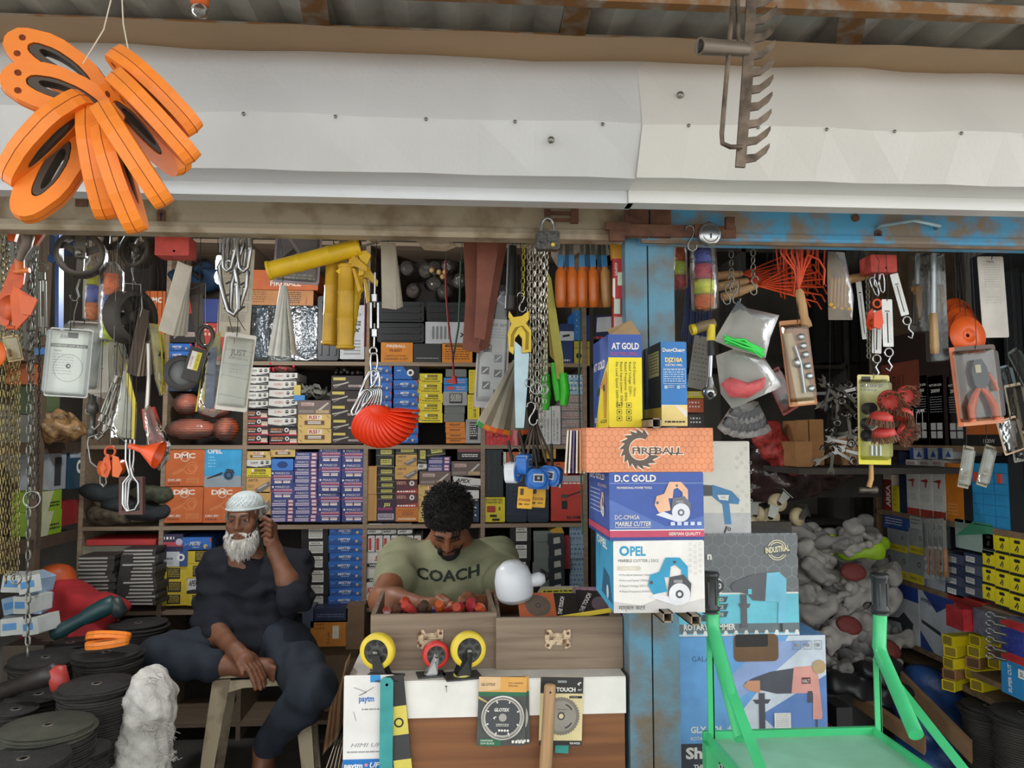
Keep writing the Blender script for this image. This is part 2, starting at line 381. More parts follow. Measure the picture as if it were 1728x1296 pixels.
def a_jem(A,w,h):
 A.poly([(0,0),(w,0),(w,h*.3),(0,h*.12)],C('b0303a')).text('JEMSON',w*.06,h*.55,h*.27,C('d58a5a'),width=w*.42,bold=.02).lines(w*.06,w*.45,h*.3,h*.46,1,wht,.6)
 A.ring(w*.62,h*.62,h*.26,h*.12,C('cfcac4'),14).rect(w*.72,h*.2,w*.96,h*.62,C('c7b09a')).lines(w*.72,w*.96,h*.1,h*.3,2,wht,.6)
def a_drk(A,w,h):
 A.rect(w*.06,h*.68,w*.45,h*.88,C('c6b656')).line([(w*.06,h*.3),(w*.35,h*.42),(w*.55,h*.55)],h*.09,C('b9b2a6')).line([(w*.1,h*.15),(w*.3,h*.35)],h*.06,C('8f887c')).rect(w*.54,h*.2,w*.95,h*.36,C('a59a92')).text('TOOLS',w*.56,h*.22,h*.11,C('7a2f2b'),width=w*.3)
def a_brn(A,w,h):
 A.rect(w*.1,h*.6,w*.5,h*.84,C('b5a49c')).text('DRILLS',w*.13,h*.64,h*.14,C('8c2f2c'),width=w*.3).poly([(w*.55,h*.2),(w*.9,h*.85),(w*.95,h*.8),(w*.65,h*.18)],C('c2bbb2')).rect(w*.05,h*.1,w*.5,h*.3,C('8b7d74')).rect(w*.55,h*.06,w*.95,h*.3,C('b39a72'))
def a_yel(A,w,h):
 A.rect(w*.38,h*.6,w*.8,h*.86,C('4a4620')).text('SCREWGOLD',w*.4,h*.65,h*.15,yel,width=w*.36).text('SCREW DRIVER',w*.26,h*.36,h*.17,C('3a3517'),width=w*.55,bold=.02).lines(w*.14,w*.9,h*.12,h*.24,1,C('5a5320'),.7).rect(w*.28,h*.6,w*.36,h*.86,wht).rect(w*.05,h*.2,w*.08,h*.4,red)
def a_gry(A,w,h):A.rect(w*.26,h*.15,w*.8,h*.88,blk).lines(w*.3,w*.76,h*.25,h*.82,6,wht,.5,3)
def a_or(A,w,h):A.text('VIKRANT',w*.2,h*.3,h*.42,C('4c2412'),width=w*.56,bold=.02,shear=.2)
def a_blu2(A,w,h):A.poly(circ(1,0,0,20),C('b8433c'))if 0 else A.poly([(w*.28+w*.18*math.cos(t*.393),h*.5+h*.28*math.sin(t*.393))for t in range(16)],C('c24a40'));A.text('TORK CRAFT',w*.5,h*.55,h*.2,wht,width=w*.42).lines(w*.52,w*.9,h*.2,h*.38,1,C('d9a9b0'),.7)
def a_wl(A,w,h):A.rect(w*.28,h*.14,w*.8,h*.9,C('d9d6cc')).text('NOTA',w*.36,h*.74,h*.1,blk,width=w*.34,bold=.03).rect(w*.3,h*.62,w*.78,h*.68,blk).lines(w*.32,w*.76,h*.2,h*.56,5,C('5d5a55'),.35,5)
def a_yb(A,w,h):A.rect(w*.28,h*.12,w*.76,h*.88,blk).lines(w*.32,w*.72,h*.2,h*.8,5,C('c9b23a'),.45,8)
def a_sir(A,w,h):A.text('SIR',w*.3,h*.45,h*.3,C('a5302b'),width=w*.36,shear=.3,bold=.03).poly([(w*.4,h*.8),(w*.48,h*.95),(w*.56,h*.8)],blk).rect(0,h*.04,w*.75,h*.28,blk).text('WRENCH',w*.1,h*.09,h*.14,wht,width=w*.6,bold=.02).disc(w*.86,h*.22,h*.17,C('b3362e'),12)
def a_wb(A,w,h):A.text('APEX',w*.1,h*.5,h*.36,blk,width=w*.55,shear=.3,bold=.03).poly([(0,0),(w,0),(w,h*.4),(0,h*.2)],blk).lines(w*.5,w*.95,h*.2,h*.3,1,wht,.6)
def a_jsi(A,w,h):A.text('JSI',w*.35,h*.7,h*.14,C('c3c05a'),width=w*.35,bold=.04).text('PLANERS',w*.08,h*.52,h*.12,C('b33f7f'),width=w*.75,bold=.02).rect(w*.06,h*.08,w*.9,h*.36,C('b7aebb')).lines(w*.1,w*.86,h*.12,h*.32,3,blk,.5,4)
def a_oj(A,w,h):A.text('BLACK & ORANGE',w*.12,h*.78,h*.1,C('7a2f14'),width=w*.76).lines(w*.3,w*.78,h*.4,h*.7,4,C('8a4a25'),.5,6).lines(w*.1,w*.9,h*.1,h*.25,2,C('f0d8b8'),.7,7)
def a_kr(A,w,h):A.text('ABTR',w*.1,h*.72,h*.16,C('5b3d20'),width=w*.4,bold=.02).poly([(w*.35,h*.2),(w*.95,h*.75),(w,h*.45),(w*.6,0)],C('6f6a64')).line([(w*.5,h*.25),(w*.85,h*.55)],h*.08,C('b9b6b0')).lines(w*.1,w*.35,h*.3,h*.5,2,C('6a4a2a'),.4)
def a_yb2(A,w,h):A.rect(w*.25,h*.3,w*.85,h*.8,C('bdb65c')).lines(w*.3,w*.8,h*.4,h*.7,2,blk,.5).line([(0,h*.2),(w,h*.12)],h*.08,C('7c7660'))
def a_rb(A,w,h):A.lines(w*.08,w*.5,h*.6,h*.85,2,C('d8a08a'),.6).ring(w*.75,h*.72,h*.18,h*.08,C('d9d5cf'),14).poly([(0,0),(w,0),(w,h*.35),(0,h*.12)],C('a8343a')).lines(w*.1,w*.9,h*.06,h*.2,1,wht,.7,9)
B_=lambda c,f,k:(C(c,.6),{'F':f}if f else None,k)
ST=dict(masco=B_('38407c',a_masco,'ms'),mistri=B_('245396',a_mistri,'mi'),rsi=B_('cfae68',a_rsi,'rs'),nbr=B_('d3d0c8',a_nbr,'nb'),kubro=B_('d3d0c8',a_kubro,'ku'),
 jem=B_('2a2022',a_jem,'je'),drk=B_('2b201d',a_drk,'dk'),brn=B_('6e5c55',a_brn,'br'),yel=B_('dcc72a',a_yel,'ye'),gry=B_('9a9b9a',a_gry,'gr'),plain=B_('70746f',None,'pl'),
 orr=B_('cf7d2c',a_or,'or'),blu2=B_('2f7cbf',a_blu2,'b2'),wl=B_('1c1817',a_wl,'wl'),yb=B_('cfb52c',a_yb,'yb'),sir=B_('d6d2ca',a_sir,'si'),wb=B_('cfccc6',a_wb,'wb'),
 jsi=B_('33223a',a_jsi,'js'),oj=B_('c47530',a_oj,'oj'),kr=B_('c89a58',a_kr,'kr'),yb2=B_('24221c',a_yb2,'y2'),rb=B_('5a3034',a_rb,'rb'))
YS=YB+.015
def cart(rect,st,lab,dep=.22,Y=None,cat='box',group=None,**k):
 s=ST[st]if isinstance(st,str)else st
 return carton(rect,Y or YS,dep,s[0],s[1],lab,cat,'carton',group,key=s[2]if s[2]else None,**k)
# middle shelf row, bay right of the hanging white card
stack(412,452,[620,635,649,662,676,690],YS,.2,ST['nbr'],'{} white and black box, upper left column beside the hanging card','small tool boxes')
stack(412,452,[692,706,720,734,748],YS,.2,ST['jem'],'{} dark red-banded box in the leftmost column under the white boxes','small tool boxes')
stack(454,500,[629,643,658,673,689,705,720],YS,.2,ST['kubro'],'{} white box with black ovals below the red berry bag','small tool boxes')
stack(455,501,[720,735,749],YS,.2,ST['jem'],'{} dark red-banded box under the white oval-printed column','small tool boxes')
stack(503,557,[699,723,748],YS,.2,ST['rsi'],'{} tan box with red lettering beside the black tool boxes','small tool boxes')
cart((503,676,557,699),'brn','grey-brown drill box under the crumpled grey straps')
stack(559,611,[634,658,682,706,728,749],YS,.2,ST['drk'],'{} black box with yellow strip left of the orange disc fan','small tool boxes')
cart((496,650,507,667),(C('c9b35a'),None,''),'tiny yellow box standing behind the blue packet');cart((496,667,514,676),(C('3f86c4'),None,''),'small blue packet beside the grey straps',.08)
# bay behind the discs
stack(620,661,lin_ys(616,748,9),YS,.2,ST['mistri'],'{} blue box in the left blue column behind the disc fan','blue tool boxes')
stack(664,705,lin_ys(641,748,7),YS,.2,ST['mistri'],'{} blue box in the right blue column beside the yellow boxes','blue tool boxes')
cart((665,618,707,640),(C('1f66b4'),{'F':lambda A,w,h:A.poly([(w*.35,h),(w,h),(w,0),(w*.75,0)],blk).ring(w*.65,h*.5,h*.26,h*.13,wht).lines(w*.12,w*.3,h*.6,h*.7,1,wht,.8)},''),'blue box with white ring picture atop the blue column')
stack(706,746,lin_ys(630,713,5),YS,.2,ST['yel'],'{} yellow screwdriver box between the blue and grey columns','yellow screwdriver boxes')
cart((752,623,787,636),'plain','grey plain box on top of the two sky blue boxes')
stack(748,788,[637,649,661],YS,.2,ST['blu2'],'{} sky blue box with a red oval','sky blue boxes')
cart((748,661,788,684),'gry','light grey box with black panel under the sky blue boxes')
stack(750,784,[684,698,712],YS,.2,ST['plain'],'{} plain grey box above the orange boxes','grey boxes')
stack(752,785,lin_ys(712,748,4),YS,.2,ST['orr'],'{} flat orange box below the plain grey boxes','orange boxes')
cart((791,624,806,664),(C('d9c42c'),{'F':lambda A,w,h:A.lines(w*.2,w*.5,h*.1,h*.9,6,blk,.3)},''),'upright yellow box above the glue gun box');cart((789,666,809,708),(C('d9c42c'),{'F':lambda A,w,h:A.text('GLUE GUN',w*.7,h*.08,w*.2,blk,width=h*.7,rot=90,bold=.02).lines(w*.15,w*.4,h*.2,h*.9,5,blk,.3)},''),'upright yellow glue gun box on the small grey box')
cart((786,708,811,748),'gry','upright grey box with black panel beside the orange boxes')
# row below: blue and red grinder boxes etc.
stack(497,535,lin_ys(763,881,9),YS,.2,ST['masco'],'{} thin blue-red box in the column right of the old man','blue-red carton wall')
stack(537,574,lin_ys(756,881,5),YS,.2,ST['masco'],'{} large blue-red box, left of the two big columns','blue-red carton wall')
stack(576,613,lin_ys(757,881,5),YS,.2,ST['masco'],'{} large blue-red box in the column against the upright','blue-red carton wall')
stack(457,495,[795,818,842,855,868,881],YS,.2,ST['masco'],'{} dark blue-red box in the column nearest the white cap','blue-red carton wall')
cart((457,756,497,771),'rsi','tan box above the bright blue packet');cart((459,775,494,794),(C('1d6fc4',.3),{'F':lambda A,w,h:A.poly([(w*.5+w*.25*math.cos(t*.52),h*.5+h*.3*math.sin(t*.52))for t in range(12)],C('0e3a78'))},''),'bright blue plastic packet on the dark blue-red column')
for r_,st,lb in(((414,762,456,776),'rsi','cream box at the top of the column by the upright'),((414,776,456,790),'nbr','white box with black ovals over a yellow box'),((413,790,456,806),'yel','yellow hammer box above the open brown box'),((415,806,455,832),'kr','open brown cardboard box above the old man\'s cap'),((416,832,455,881),'kr','tall kraft box behind the white cap')):cart(r_,st,lb)
for i,(a,c)in enumerate(((788,834),(836,879))):cart((617,a,635,c),(C('b98a4e',.7,kind='woodz',var=.2),None,''),'%s pale wooden block against the upright'%('upper','lower')[i],cat='wood block')
stack(636,666,[756,771,790,803,814,824,834,844],YS,.2,ST['yb2'],'{} black and yellow blade box below the disc fan','black-yellow boxes')
cart((636,844,667,880),'jsi','dark purple planer box on the shelf left of the young man')
cart((668,753,703,767),'yb2','black-yellow box over the open dark box');cart((668,767,703,786),'kr','dark open box above the tan and grey box')
cart((667,787,704,809),'kr','tan box with grey tool picture');stack(668,705,[809,833,857],YS,.2,ST['rb'],'{} maroon box above the orange label box','maroon boxes');cart((668,857,705,880),'oj','orange box with small brown lines left of the young man')
cart((705,755,720,783),'yb2','narrow black-yellow box beside the tilted one');cart((721,752,752,770),'yb2','tilted black-yellow box on the blue-red pair',tilt=-8)
stack(722,760,[770,783,795],YS,.2,ST['masco'],'{} thin blue-red box behind the young man\'s hair','blue-red pair');cart((705,783,720,795),'wb','tiny white box beside the thin blue-red pair')
cart((708,796,760,818),'brn','grey-brown box over the tan boxes behind the hair');stack(705,760,[818,839,860,881],YS,.2,ST['rsi'],'{} tan box directly left of the young man\'s hair','tan boxes')
cart((772,757,811,776),(C('2a2426'),{'F':lambda A,w,h:A.rect(0,h*.7,w,h,C('8a4a4c')).lines(w*.2,w*.9,h*.2,h*.5,2,wht,.5)},''),'black open box with pink rim at the shelf corner');cart((762,779,812,803),'brn','wide grey-brown box above the tilted white box');cart((763,806,810,824),'wb','tilted white tool box right of the hair',tilt=6)
cart((765,828,808,850),'wb','white and black box behind the young man\'s head');cart((765,850,808,881),(C('2c3450'),{'F':lambda A,w,h:A.lines(w*.3,w*.9,h*.2,h*.8,3,wht,.4)},''),'navy box with white bars behind the young man\'s head')
# blower boxes
DMCB=C('c4622a',.6,var=.08);pale=C('e9ddd0',.7)
def a_dmc(A,w,h):
 A.text('DMC',w*.22,h*.77,h*.13,pale,width=w*.54,bold=.035).ring(w*.5,h*.81,h*.13,h*.115,pale,24)
 o=C('dc9a68');A.line([(w*.2,h*.37),(w*.48,h*.5),(w*.62,h*.66),(w*.76,h*.66),(w*.82,h*.52),(w*.74,h*.36),(w*.56,h*.36),(w*.47,h*.45),(w*.2,h*.33),(w*.2,h*.37)],h*.012,o).ring(w*.68,h*.5,h*.1,h*.09,o,20)
 A.text('DMC-801',w*.08,h*.16,h*.06,pale,width=w*.33,bold=.02).lines(w*.55,w*.88,h*.08,h*.24,4,o,.3).lines(w*.08,w*.4,h*.06,h*.12,1,C('8a3f14'),.9)
def a_opel(A,w,h):
 A.rect(0,0,w,h*.28,C('8f9aa0')).text('OPEL',w*.07,h*.84,h*.12,wht,width=w*.4,bold=.03)
 A.lines(w*.1,w*.3,h*.45,h*.76,4,C('a9d2e6'),.3).poly([(w*.08,h*.2),(w*.45,h*.3),(w*.52,h*.36),(w*.46,h*.37),(w*.08,h*.23)],blk).disc(w*.66,h*.3,h*.13,C('2d5b86')).ring(w*.66,h*.3,h*.1,h*.06,blk).poly([(w*.55,h*.4),(w*.62,h*.46),(w*.78,h*.43),(w*.82,h*.34),(w*.78,h*.34),(w*.74,h*.4),(w*.62,h*.42)],blk)
DM=(DMCB,{'F':a_dmc,'R':lambda A,w,h:A.text('DMC',w*.3,h*.7,h*.1,pale)},'dmc')
cart((280,761,342,822),DM,'orange blower box standing directly on another orange box',.2);cart((279,823,341,882),DM,'lower orange blower box next to the upright',.2);cart((343,823,405,882),DM,'orange blower box under the blue blower box',.2)
cart((346,757,405,822),(C('2f9ccf',.5),{'F':a_opel},''),'sky blue blower box on top of an orange box',.2)
cart((243,493,275,598),(DMCB,{'F':lambda A,w,h:A.text('DMC',w*.1,h*.82,h*.08,pale,width=w*.75,bold=.04)},''),'tall orange box behind the fan of sandpaper sheets',.2)
# lower row by the old man
ybg='yellow boxes beside the old man'
for r_,st,lb in(((274,903,307,931),(C('2c2a4a'),{'F':lambda A,w,h:A.rect(0,h*.3,w,h*.55,C('b8434e')).lines(w*.1,w*.6,h*.6,h*.85,1,wht,.6).disc(w*.82,h*.55,h*.2,C('b9b2c0'),14)},''),'dark blue box with red band atop the white saw box'),
 ((309,908,355,930),'mistri','tilted blue box left of the white beard'),
 ((271,932,315,956),(C('c3c6c8'),{'F':lambda A,w,h:A.rect(w*.7,0,w,h,C('2c4a80')).text('WORKER',w*.08,h*.45,h*.15,blk,width=w*.4,bold=.03).ring(w*.75,h*.6,h*.25,h*.12,wht).lines(w*.08,w*.5,h*.1,h*.35,3,GREY,.4)},''),'white box with blue saw picture above the yellow boxes'),
 ((318,929,360,951),'yb','tilted yellow box with black panel near the beard'),((316,953,350,976),'yb','yellow box behind the dark sleeve, middle'),
 ((316,977,342,1002),(C('c9c7c0'),{'F':a_wb},''),'white box between the yellow boxes'),((316,1003,346,1022),'yb','lowest yellow box beside the dark sleeve')):cart(r_,st,lb)
stack(271,314,[957,980,1002,1022],YS,.2,ST['yb'],'{} yellow box with black panel in the left column',ybg)
stack(510,553,[888,912,937,961,986,1004,1021],YS,.2,ST['wl'],'{} black box with white label behind the old man\'s elbow','black labelled boxes')
stack(556,613,lin_ys(889,1021,9),YS,.2,ST['mistri'],'{} wide blue box right of the black labelled boxes','wide blue boxes')
for i,x in enumerate((619,645,671)):stack(x,x+24,[884,894,903],YS,.2,ST['wb'],'{} small white-black box, '+['left','middle','right'][i]+' pair under the shelf edge','small white boxes')
for i in range(7):cart((621+i*13,905,632+i*13,931),(C('d0ccc4'),{'F':lambda A,w,h:A.rect(w*.1,h*.1,w*.5,h*.85,C('b53a35')).lines(w*.55,w*.9,h*.1,h*.9,5,blk,.4)},'ws'),'%s upright white-red packet left of the green shirt'%['leftmost','second','third','fourth','fifth','sixth','seventh'][i],group='upright white-red packets')
stack(619,660,[932,958,983],YS,.2,ST['sir'],'{} white wrench box left of the green sleeve','white wrench boxes')
cart((617,985,664,1020),(C('d0ccc4'),{'F':lambda A,w,h:A.text('KEN',w*.06,h*.5,h*.3,C('b3352e'),width=w*.45,bold=.03,shear=.2).rect(0,0,w,h*.2,blk)},''),'white box with red lettering behind the forearm')
cart((664,932,700,1020),'wb','tall white box behind the green sleeve')
# below the last shelf
cart((530,1028,585,1050),(C('232a44'),{'F':lambda A,w,h:A.lines(w*.1,w*.9,h*.3,h*.6,2,C('6c7390'),.4)},''),'navy flat box over the orange carton',.2,Y=YB-.08);cart((525,1050,582,1091),(C('c17a2c',.8),{'F':lambda A,w,h:A.text('S-Link',w*.55,h*.1,h*.14,C('5a3312'),rot=90).rect(w*.62,h*.3,w*.8,h*.8,C('d9cfb8')).lines(w*.1,w*.4,h*.6,h*.9,2,C('8a4d18'),.5)},''),'worn orange carton below the navy box',.2,Y=YB-.08)
cart((584,1026,613,1096),(C('7c6248',.85),None,''),'brown kraft carton left of the drawer box',.2,Y=YB-.08);cart((525,1092,600,1200),(C('6a553f',.85),None,''),'large brown carton under the bottom shelf',.2,Y=YB-.06)
cart((510,1026,529,1060),(C('4a4f5e'),None,''),'grey box behind the old man\'s elbow',.2,Y=YB-.08)
# top row
fb=C('c0602c',.6);
cart((423,456,535,489),(fb,{'F':lambda A,w,h:A.text('FIREBALL',w*.3,h*.2,h*.28,pale,width=w*.45,bold=.02)},''),'long orange box on top of the black wrapped boxes',.2);cart((423,490,527,515),(C('b5793f'),{'F':lambda A,w,h:A.lines(w*.6,w*.8,h*.1,h*.9,6,blk,.5).lines(w*.02,w*.25,h*.1,h*.9,5,C('6d4220'),.4).text('FIREBALL',w*.9,h*.05,h*.1,C('6d2d14'),rot=90)},''),'flat tan box under the long orange box',.2)
wrap=C('16181a',.18,var=.2,bump=.5,bscale=25)
for i,(a,c)in enumerate(((424,455),(456,496),(498,535))):cart((a,516,c,608),(wrap,{'F':lambda A,w,h:A.rect(w*.25,h*.05,w*.85,h*.95,C('33424a',.12,bump=.6,bscale=40,var=.3))},'wr'),'%s black film-wrapped box under the flat tan box'%['left','middle','right'][i],.2,group='film-wrapped boxes')
case=C('202324',.45,var=.12)
def blowcase(rect,lab,n=5,m=None,Y=YS,vert=True,dep=.2):
 x0,y0,x1,y1=rect;w=(x1-x0)*S(Y);h=(y1-y0)*S(Y);t=thing('tool_case',lab,'case',W((x0+x1)/2,y1,Y));m=m or case
 MB().rbox(w,h,0,dep*.48,m,min(w,h)*.12,0,h/2).rbox(w,h,dep*.52,dep,m,min(w,h)*.12,0,h/2).rbox(w*.97,h*.97,dep*.4,dep*.6,m,min(w,h)*.1,0,h/2).build('shell',t)
 for i in range(n):
  q=MB()
  if vert:q.box((-w/2+w*(i+.5)/n,-.003,h/2),(w*.35/n,.008,h*.84),m)
  else:q.box((0,-.003,h*(i+.5)/n),(w*.84,.008,h*.35/n),m)
  q.build('rib',t)
 q=MB();q.box((0,-.006,h*.93 if vert else h*.5),(w*.3,.01,min(h*.08,.02)),m);q.build('latch',t)
 return t
blowcase((535,500,571,608),'upright black tool case left of the white mixer box',3)
def a_vent(A,w,h,n=5,t='IND'):
 for i in range(n):A.poly(rrect(w*.7,h*.03,h*.014,w*.5,h*(.1+.06*i),2),GREY)
 A.text(t,w*.45,h*.8,h*.05,blk,width=w*.4).text('MIXTURE',w*.5,h*.67,h*.035,blk,width=w*.35,bold=.03).text('6163B',w*.54,h*.62,h*.035,blk,width=w*.3,bold=.03).line([(w*.6,h*.5),(w*.8,h*.57)],h*.02,blk).line([(w*.62,h*.57),(w*.75,h*.5)],h*.02,blk)
cart((574,515,614,606),(C('c4c5c8'),{'F':a_vent},''),'upright white mixer box with grey vent bars',.2)
blowcase((638,509,715,543),'upper left flat black case on the top shelf',3,vert=False);blowcase((637,545,715,578),'lower left flat black case on the top shelf',3,vert=False);blowcase((720,510,792,542),'flat black case on the white vented box',3,vert=False);
def a_vent2(A,w,h):
 for i in range(5):A.poly(rrect(w*.05,h*.6,w*.02,w*(.17+i*.085),h*.5,2),C('77797c'))
 A.line([(w*.75,h*.3),(w*.85,h*.5)],h*.05,blk).line([(w*.76,h*.5),(w*.86,h*.3)],h*.05,blk)
cart((718,543,796,580),(C('b9babd'),{'F':a_vent2},''),'white box with five vertical vent bars')
cart((643,577,696,612),(C('d0801e',.55),{'F':lambda A,w,h:A.text('FIREBALL',w*.18,h*.74,h*.13,wht,width=w*.6,bold=.02).text('FB-835T',w*.27,h*.53,h*.13,C('7a3512'),width=w*.4,bold=.03).text('DEMOLITION',w*.16,h*.28,h*.1,C('6a3a10'),width=w*.62).text('HAMMER 0.35T',w*.11,h*.13,h*.1,C('6a3a10'),width=w*.74)},''),'orange demolition hammer box on the top shelf edge')
cart((698,580,744,612),(C('2b2d2c'),{'F':lambda A,w,h:A.lines(w*.1,w*.9,h*.2,h*.26,1,GREY,.8)},''),'black box between the two orange boxes');cart((746,579,797,612),(C('d0801e',.55),{'F':lambda A,w,h:A.poly(rrect(w*.8,h*.14,h*.06,w*.5,h*.86,2),C('3a2210')).text('SPECIFICATION',w*.16,h*.81,h*.09,C('d0801e'),width=w*.68).lines(w*.1,w*.9,h*.1,h*.7,5,C('6a3a10'),.35)},''),'orange box with dark specification heading')
# rolled film and wooden knobs in the dark top bay
film=C('4a4540',.15,var=.3,bump=.5,bscale=30);rd=random.Random(5)
for i in range(9):
 x=680+rd.uniform(-14,100);y=455+rd.uniform(-12,36);p=W(x,y,YB+.05)
 q=MB();q.lathe([(.02,0),(.036,.01),(.036,.1),(.03,.1),(.028,.02),(.003,.02)],(0,0,0),film,'y',14);o=q.build('film_roll',None,p,(R(rd.uniform(-15,15)),0,R(rd.uniform(-20,20))));props(o,'film-wrapped roll lying in the dark top bay above the black cases','roll','film-wrapped rolls')
for i,(x,y)in enumerate(((729,456),(741,459),(751,459),(747,467))):
 q=MB();q.ball((0,0,0),.013,C('b5935f',.5)).lathe([(.006,0),(.006,.08)],(0,.01,0),C('a98a58'),'y',8);props(q.build('wooden_ball',None,W(x,y,YB+.02)),'pale round wooden knob in the dark top bay','knob','wooden knobs in the top bay')
# right bay of the back shelving
cart((817,760,849,838),(C('23292b'),{'F':lambda A,w,h:A.lines(w*.2,w*.8,h*.1,h*.95,3,C('2f3638'),.9)},''),'tall black case on the yellow threader box')
cart((816,840,852,881),(C('d2c02a'),{'F':lambda A,w,h:A.text('RATCHET PIPE',w*.12,h*.86,h*.08,blk,width=w*.76,bold=.02).text('THREADER (SET)',w*.1,h*.75,h*.08,blk,width=w*.8,bold=.02).poly(rrect(w*.4,h*.26,w*.05,w*.36,h*.52,3),C('a03a22')).text('S',w*.7,h*.48,h*.12,blk,bold=.05).rect(w*.3,h*.2,w*.62,h*.3,blk).rect(w*.4,h*.05,w*.75,h*.14,blk)},''),'yellow pipe threader box below the tall black case')
blowcase((854,788,889,881),'left upright navy tool case below the tape measures',6,C('1e2a3a',.45),vert=False);blowcase((890,788,926,881),'right upright navy tool case beside the red box',6,C('1e2a3a',.45),vert=False)
cart((930,803,990,879),(C('c23a2c'),{'F':lambda A,w,h:A.rect(w*.2,h*.86,w,h*.99,C('a8a9a6')).text('BK-WM20',w*.44,h*.04,h*.07,blk,width=w*.5,bold=.03).rect(w*.3,h*.26,w*.46,h*.44,blk).rect(w*.28,h*.5,w*.46,h*.58,C('4b4640')).line([(w*.46,h*.54),(w*.9,h*.66)],h*.03,blk).lines(w*.1,w*.9,h*.79,h*.84,1,wht,.6)},''),'red box with black wrench picture beside the navy cases',.25)
cart((928,780,958,802),(C('c45a24'),{'F':lambda A,w,h:A.lines(w*.3,w*.6,h*.2,h*.9,3,blk,.5)},''),'small orange box on the red wrench box',.15);cart((855,763,881,786),(C('b85a30'),None,''),'small orange box atop the navy cases');cart((846,763,854,786),(C('c9c7c2'),{'F':lambda A,w,h:A.lines(w*.2,w*.8,h*.1,h*.9,5,blk,.5)},''),'narrow white box beside the small orange box')
cart((923,756,938,774),(C('c79a2c'),None,''),'small gold box behind the tape measure straps');cart((815,722,880,751),(C('c01f22',.25,bump=.4),{'F':lambda A,w,h:A.text('KASH',w*.25,h*.45,h*.3,C('7a1216'),width=w*.5,bold=.03)},''),'shiny red packet under the fan of saw blades')
SK=(C('cfcfcb'),{'F':lambda A,w,h:A.text('1/2" DR SOCKET SET 24PCS',w*.35,h*.08,w*.2,blk,width=h*.8,rot=90).text('CHROME VANADIUM',w*.75,h*.08,w*.2,blk,width=h*.6,rot=90)},'sk')
cart((916,686,930,750),SK,'left upright white socket set box by the chains');cart((931,685,946,750),SK,'right upright white socket set box by the clear bags')
PK=(C('8f8580',.3,var=.3,bump=.5),{'F':lambda A,w,h:A.lines(w*.05,w*.95,h*.1,h*.9,3,C('b0524c'),.3,11).lines(w*.05,w*.95,h*.1,h*.9,4,C('cfc9c4'),.35,12)},'pk')
stack(947,989,lin_ys(666,750,6),YS,.2,PK,'{} clear-wrapped pink-grey packet left of the yellow drill box','wrapped packets')
cart((950,632,990,666),(C('9fb9c9',.3),{'F':lambda A,w,h:A.lines(w*.05,w*.95,h*.05,h*.95,4,C('3f86b8'),.4,4).lines(w*.05,w*.95,h*.05,h*.95,3,wht,.3,9)},''),'pale blue packet stack behind the green cord')
cart((945,545,969,618),(C('22396a'),{'F':lambda A,w,h:A.rect(0,h*.6,w,h*.82,C('c9cdd2')).line([(w*.2,h*.7),(w*.7,h*.73)],h*.05,blk).lines(w*.2,w*.8,h*.1,h*.16,1,wht,.7)},''),'navy box with white tool panel behind the green saws');cart((969,523,982,574),(C('2b74c0'),{'F':lambda A,w,h:A.lines(w*.3,w*.7,h*.1,h*.9,4,wht,.3)},''),'slim bright blue upright box below the file handles');cart((984,531,999,574),(C('23489a'),{'F':lambda A,w,h:A.lines(w*.3,w*.7,h*.1,h*.9,3,wht,.3)},''),'slim dark blue upright box next to a bright blue one')
cart((1001,531,1034,573),(C('2a2f55'),{'F':lambda A,w,h:A.poly([(w*.15,h*.3),(w*.95,h*.35),(w*.95,h*.95),(w*.2,h*.9)],C('d5dbe0',.2)).lines(0,w,h*.02,h*.12,1,C('c9454a'),.8)},''),'navy box with bright white window beside the red level');cart((967,575,1000,617),(C('bda93a'),{'F':lambda A,w,h:A.poly(circ(w*.15,w*.3,h*.4,12),blk).line([(0,h*.72),(w,h*.72)],h*.02,blk)},''),'yellow box below the slim blue boxes')
stack(900,930,lin_ys(896,1020,7),YS,.2,ST['plain'],'{} dark grey box in the column behind the lamp','grey boxes behind the lamp');stack(860,895,[888,917,946,975,1000,1020],YS,.2,ST['wl'],'{} black box with white label right of the green shirt','black boxes right of the shirt')
DGB=(C('2d3236',.4),{'F':lambda A,w,h:A.poly([(w*.35,h*.1),(w*.8,h*.2),(w*.75,h*.7),(w*.35,h*.6)],C('b9b4ac'))},'dg')
stack(926,952,lin_ys(900,1020,6),YS-.02,.2,DGB,'{} dark wrapped box with pale sticker above the drawer','dark wrapped boxes');cart((946,905,962,960),(C('8e2a2c'),None,''),'slim dark red upright box behind the lamp');stack(962,986,lin_ys(890,1020,5),YS,.2,(C('8fa4b0',.3),{'F':lambda A,w,h:A.lines(w*.05,w*.95,h*.05,h*.95,3,C('3f6f98'),.4,4)},'pb'),'{} pale blue packet left of the marble cutter boxes','pale blue packets')
cart((933,890,953,904),(C('c79a2c'),None,''),'small tilted gold box above the dark wrapped boxes',tilt=-22)
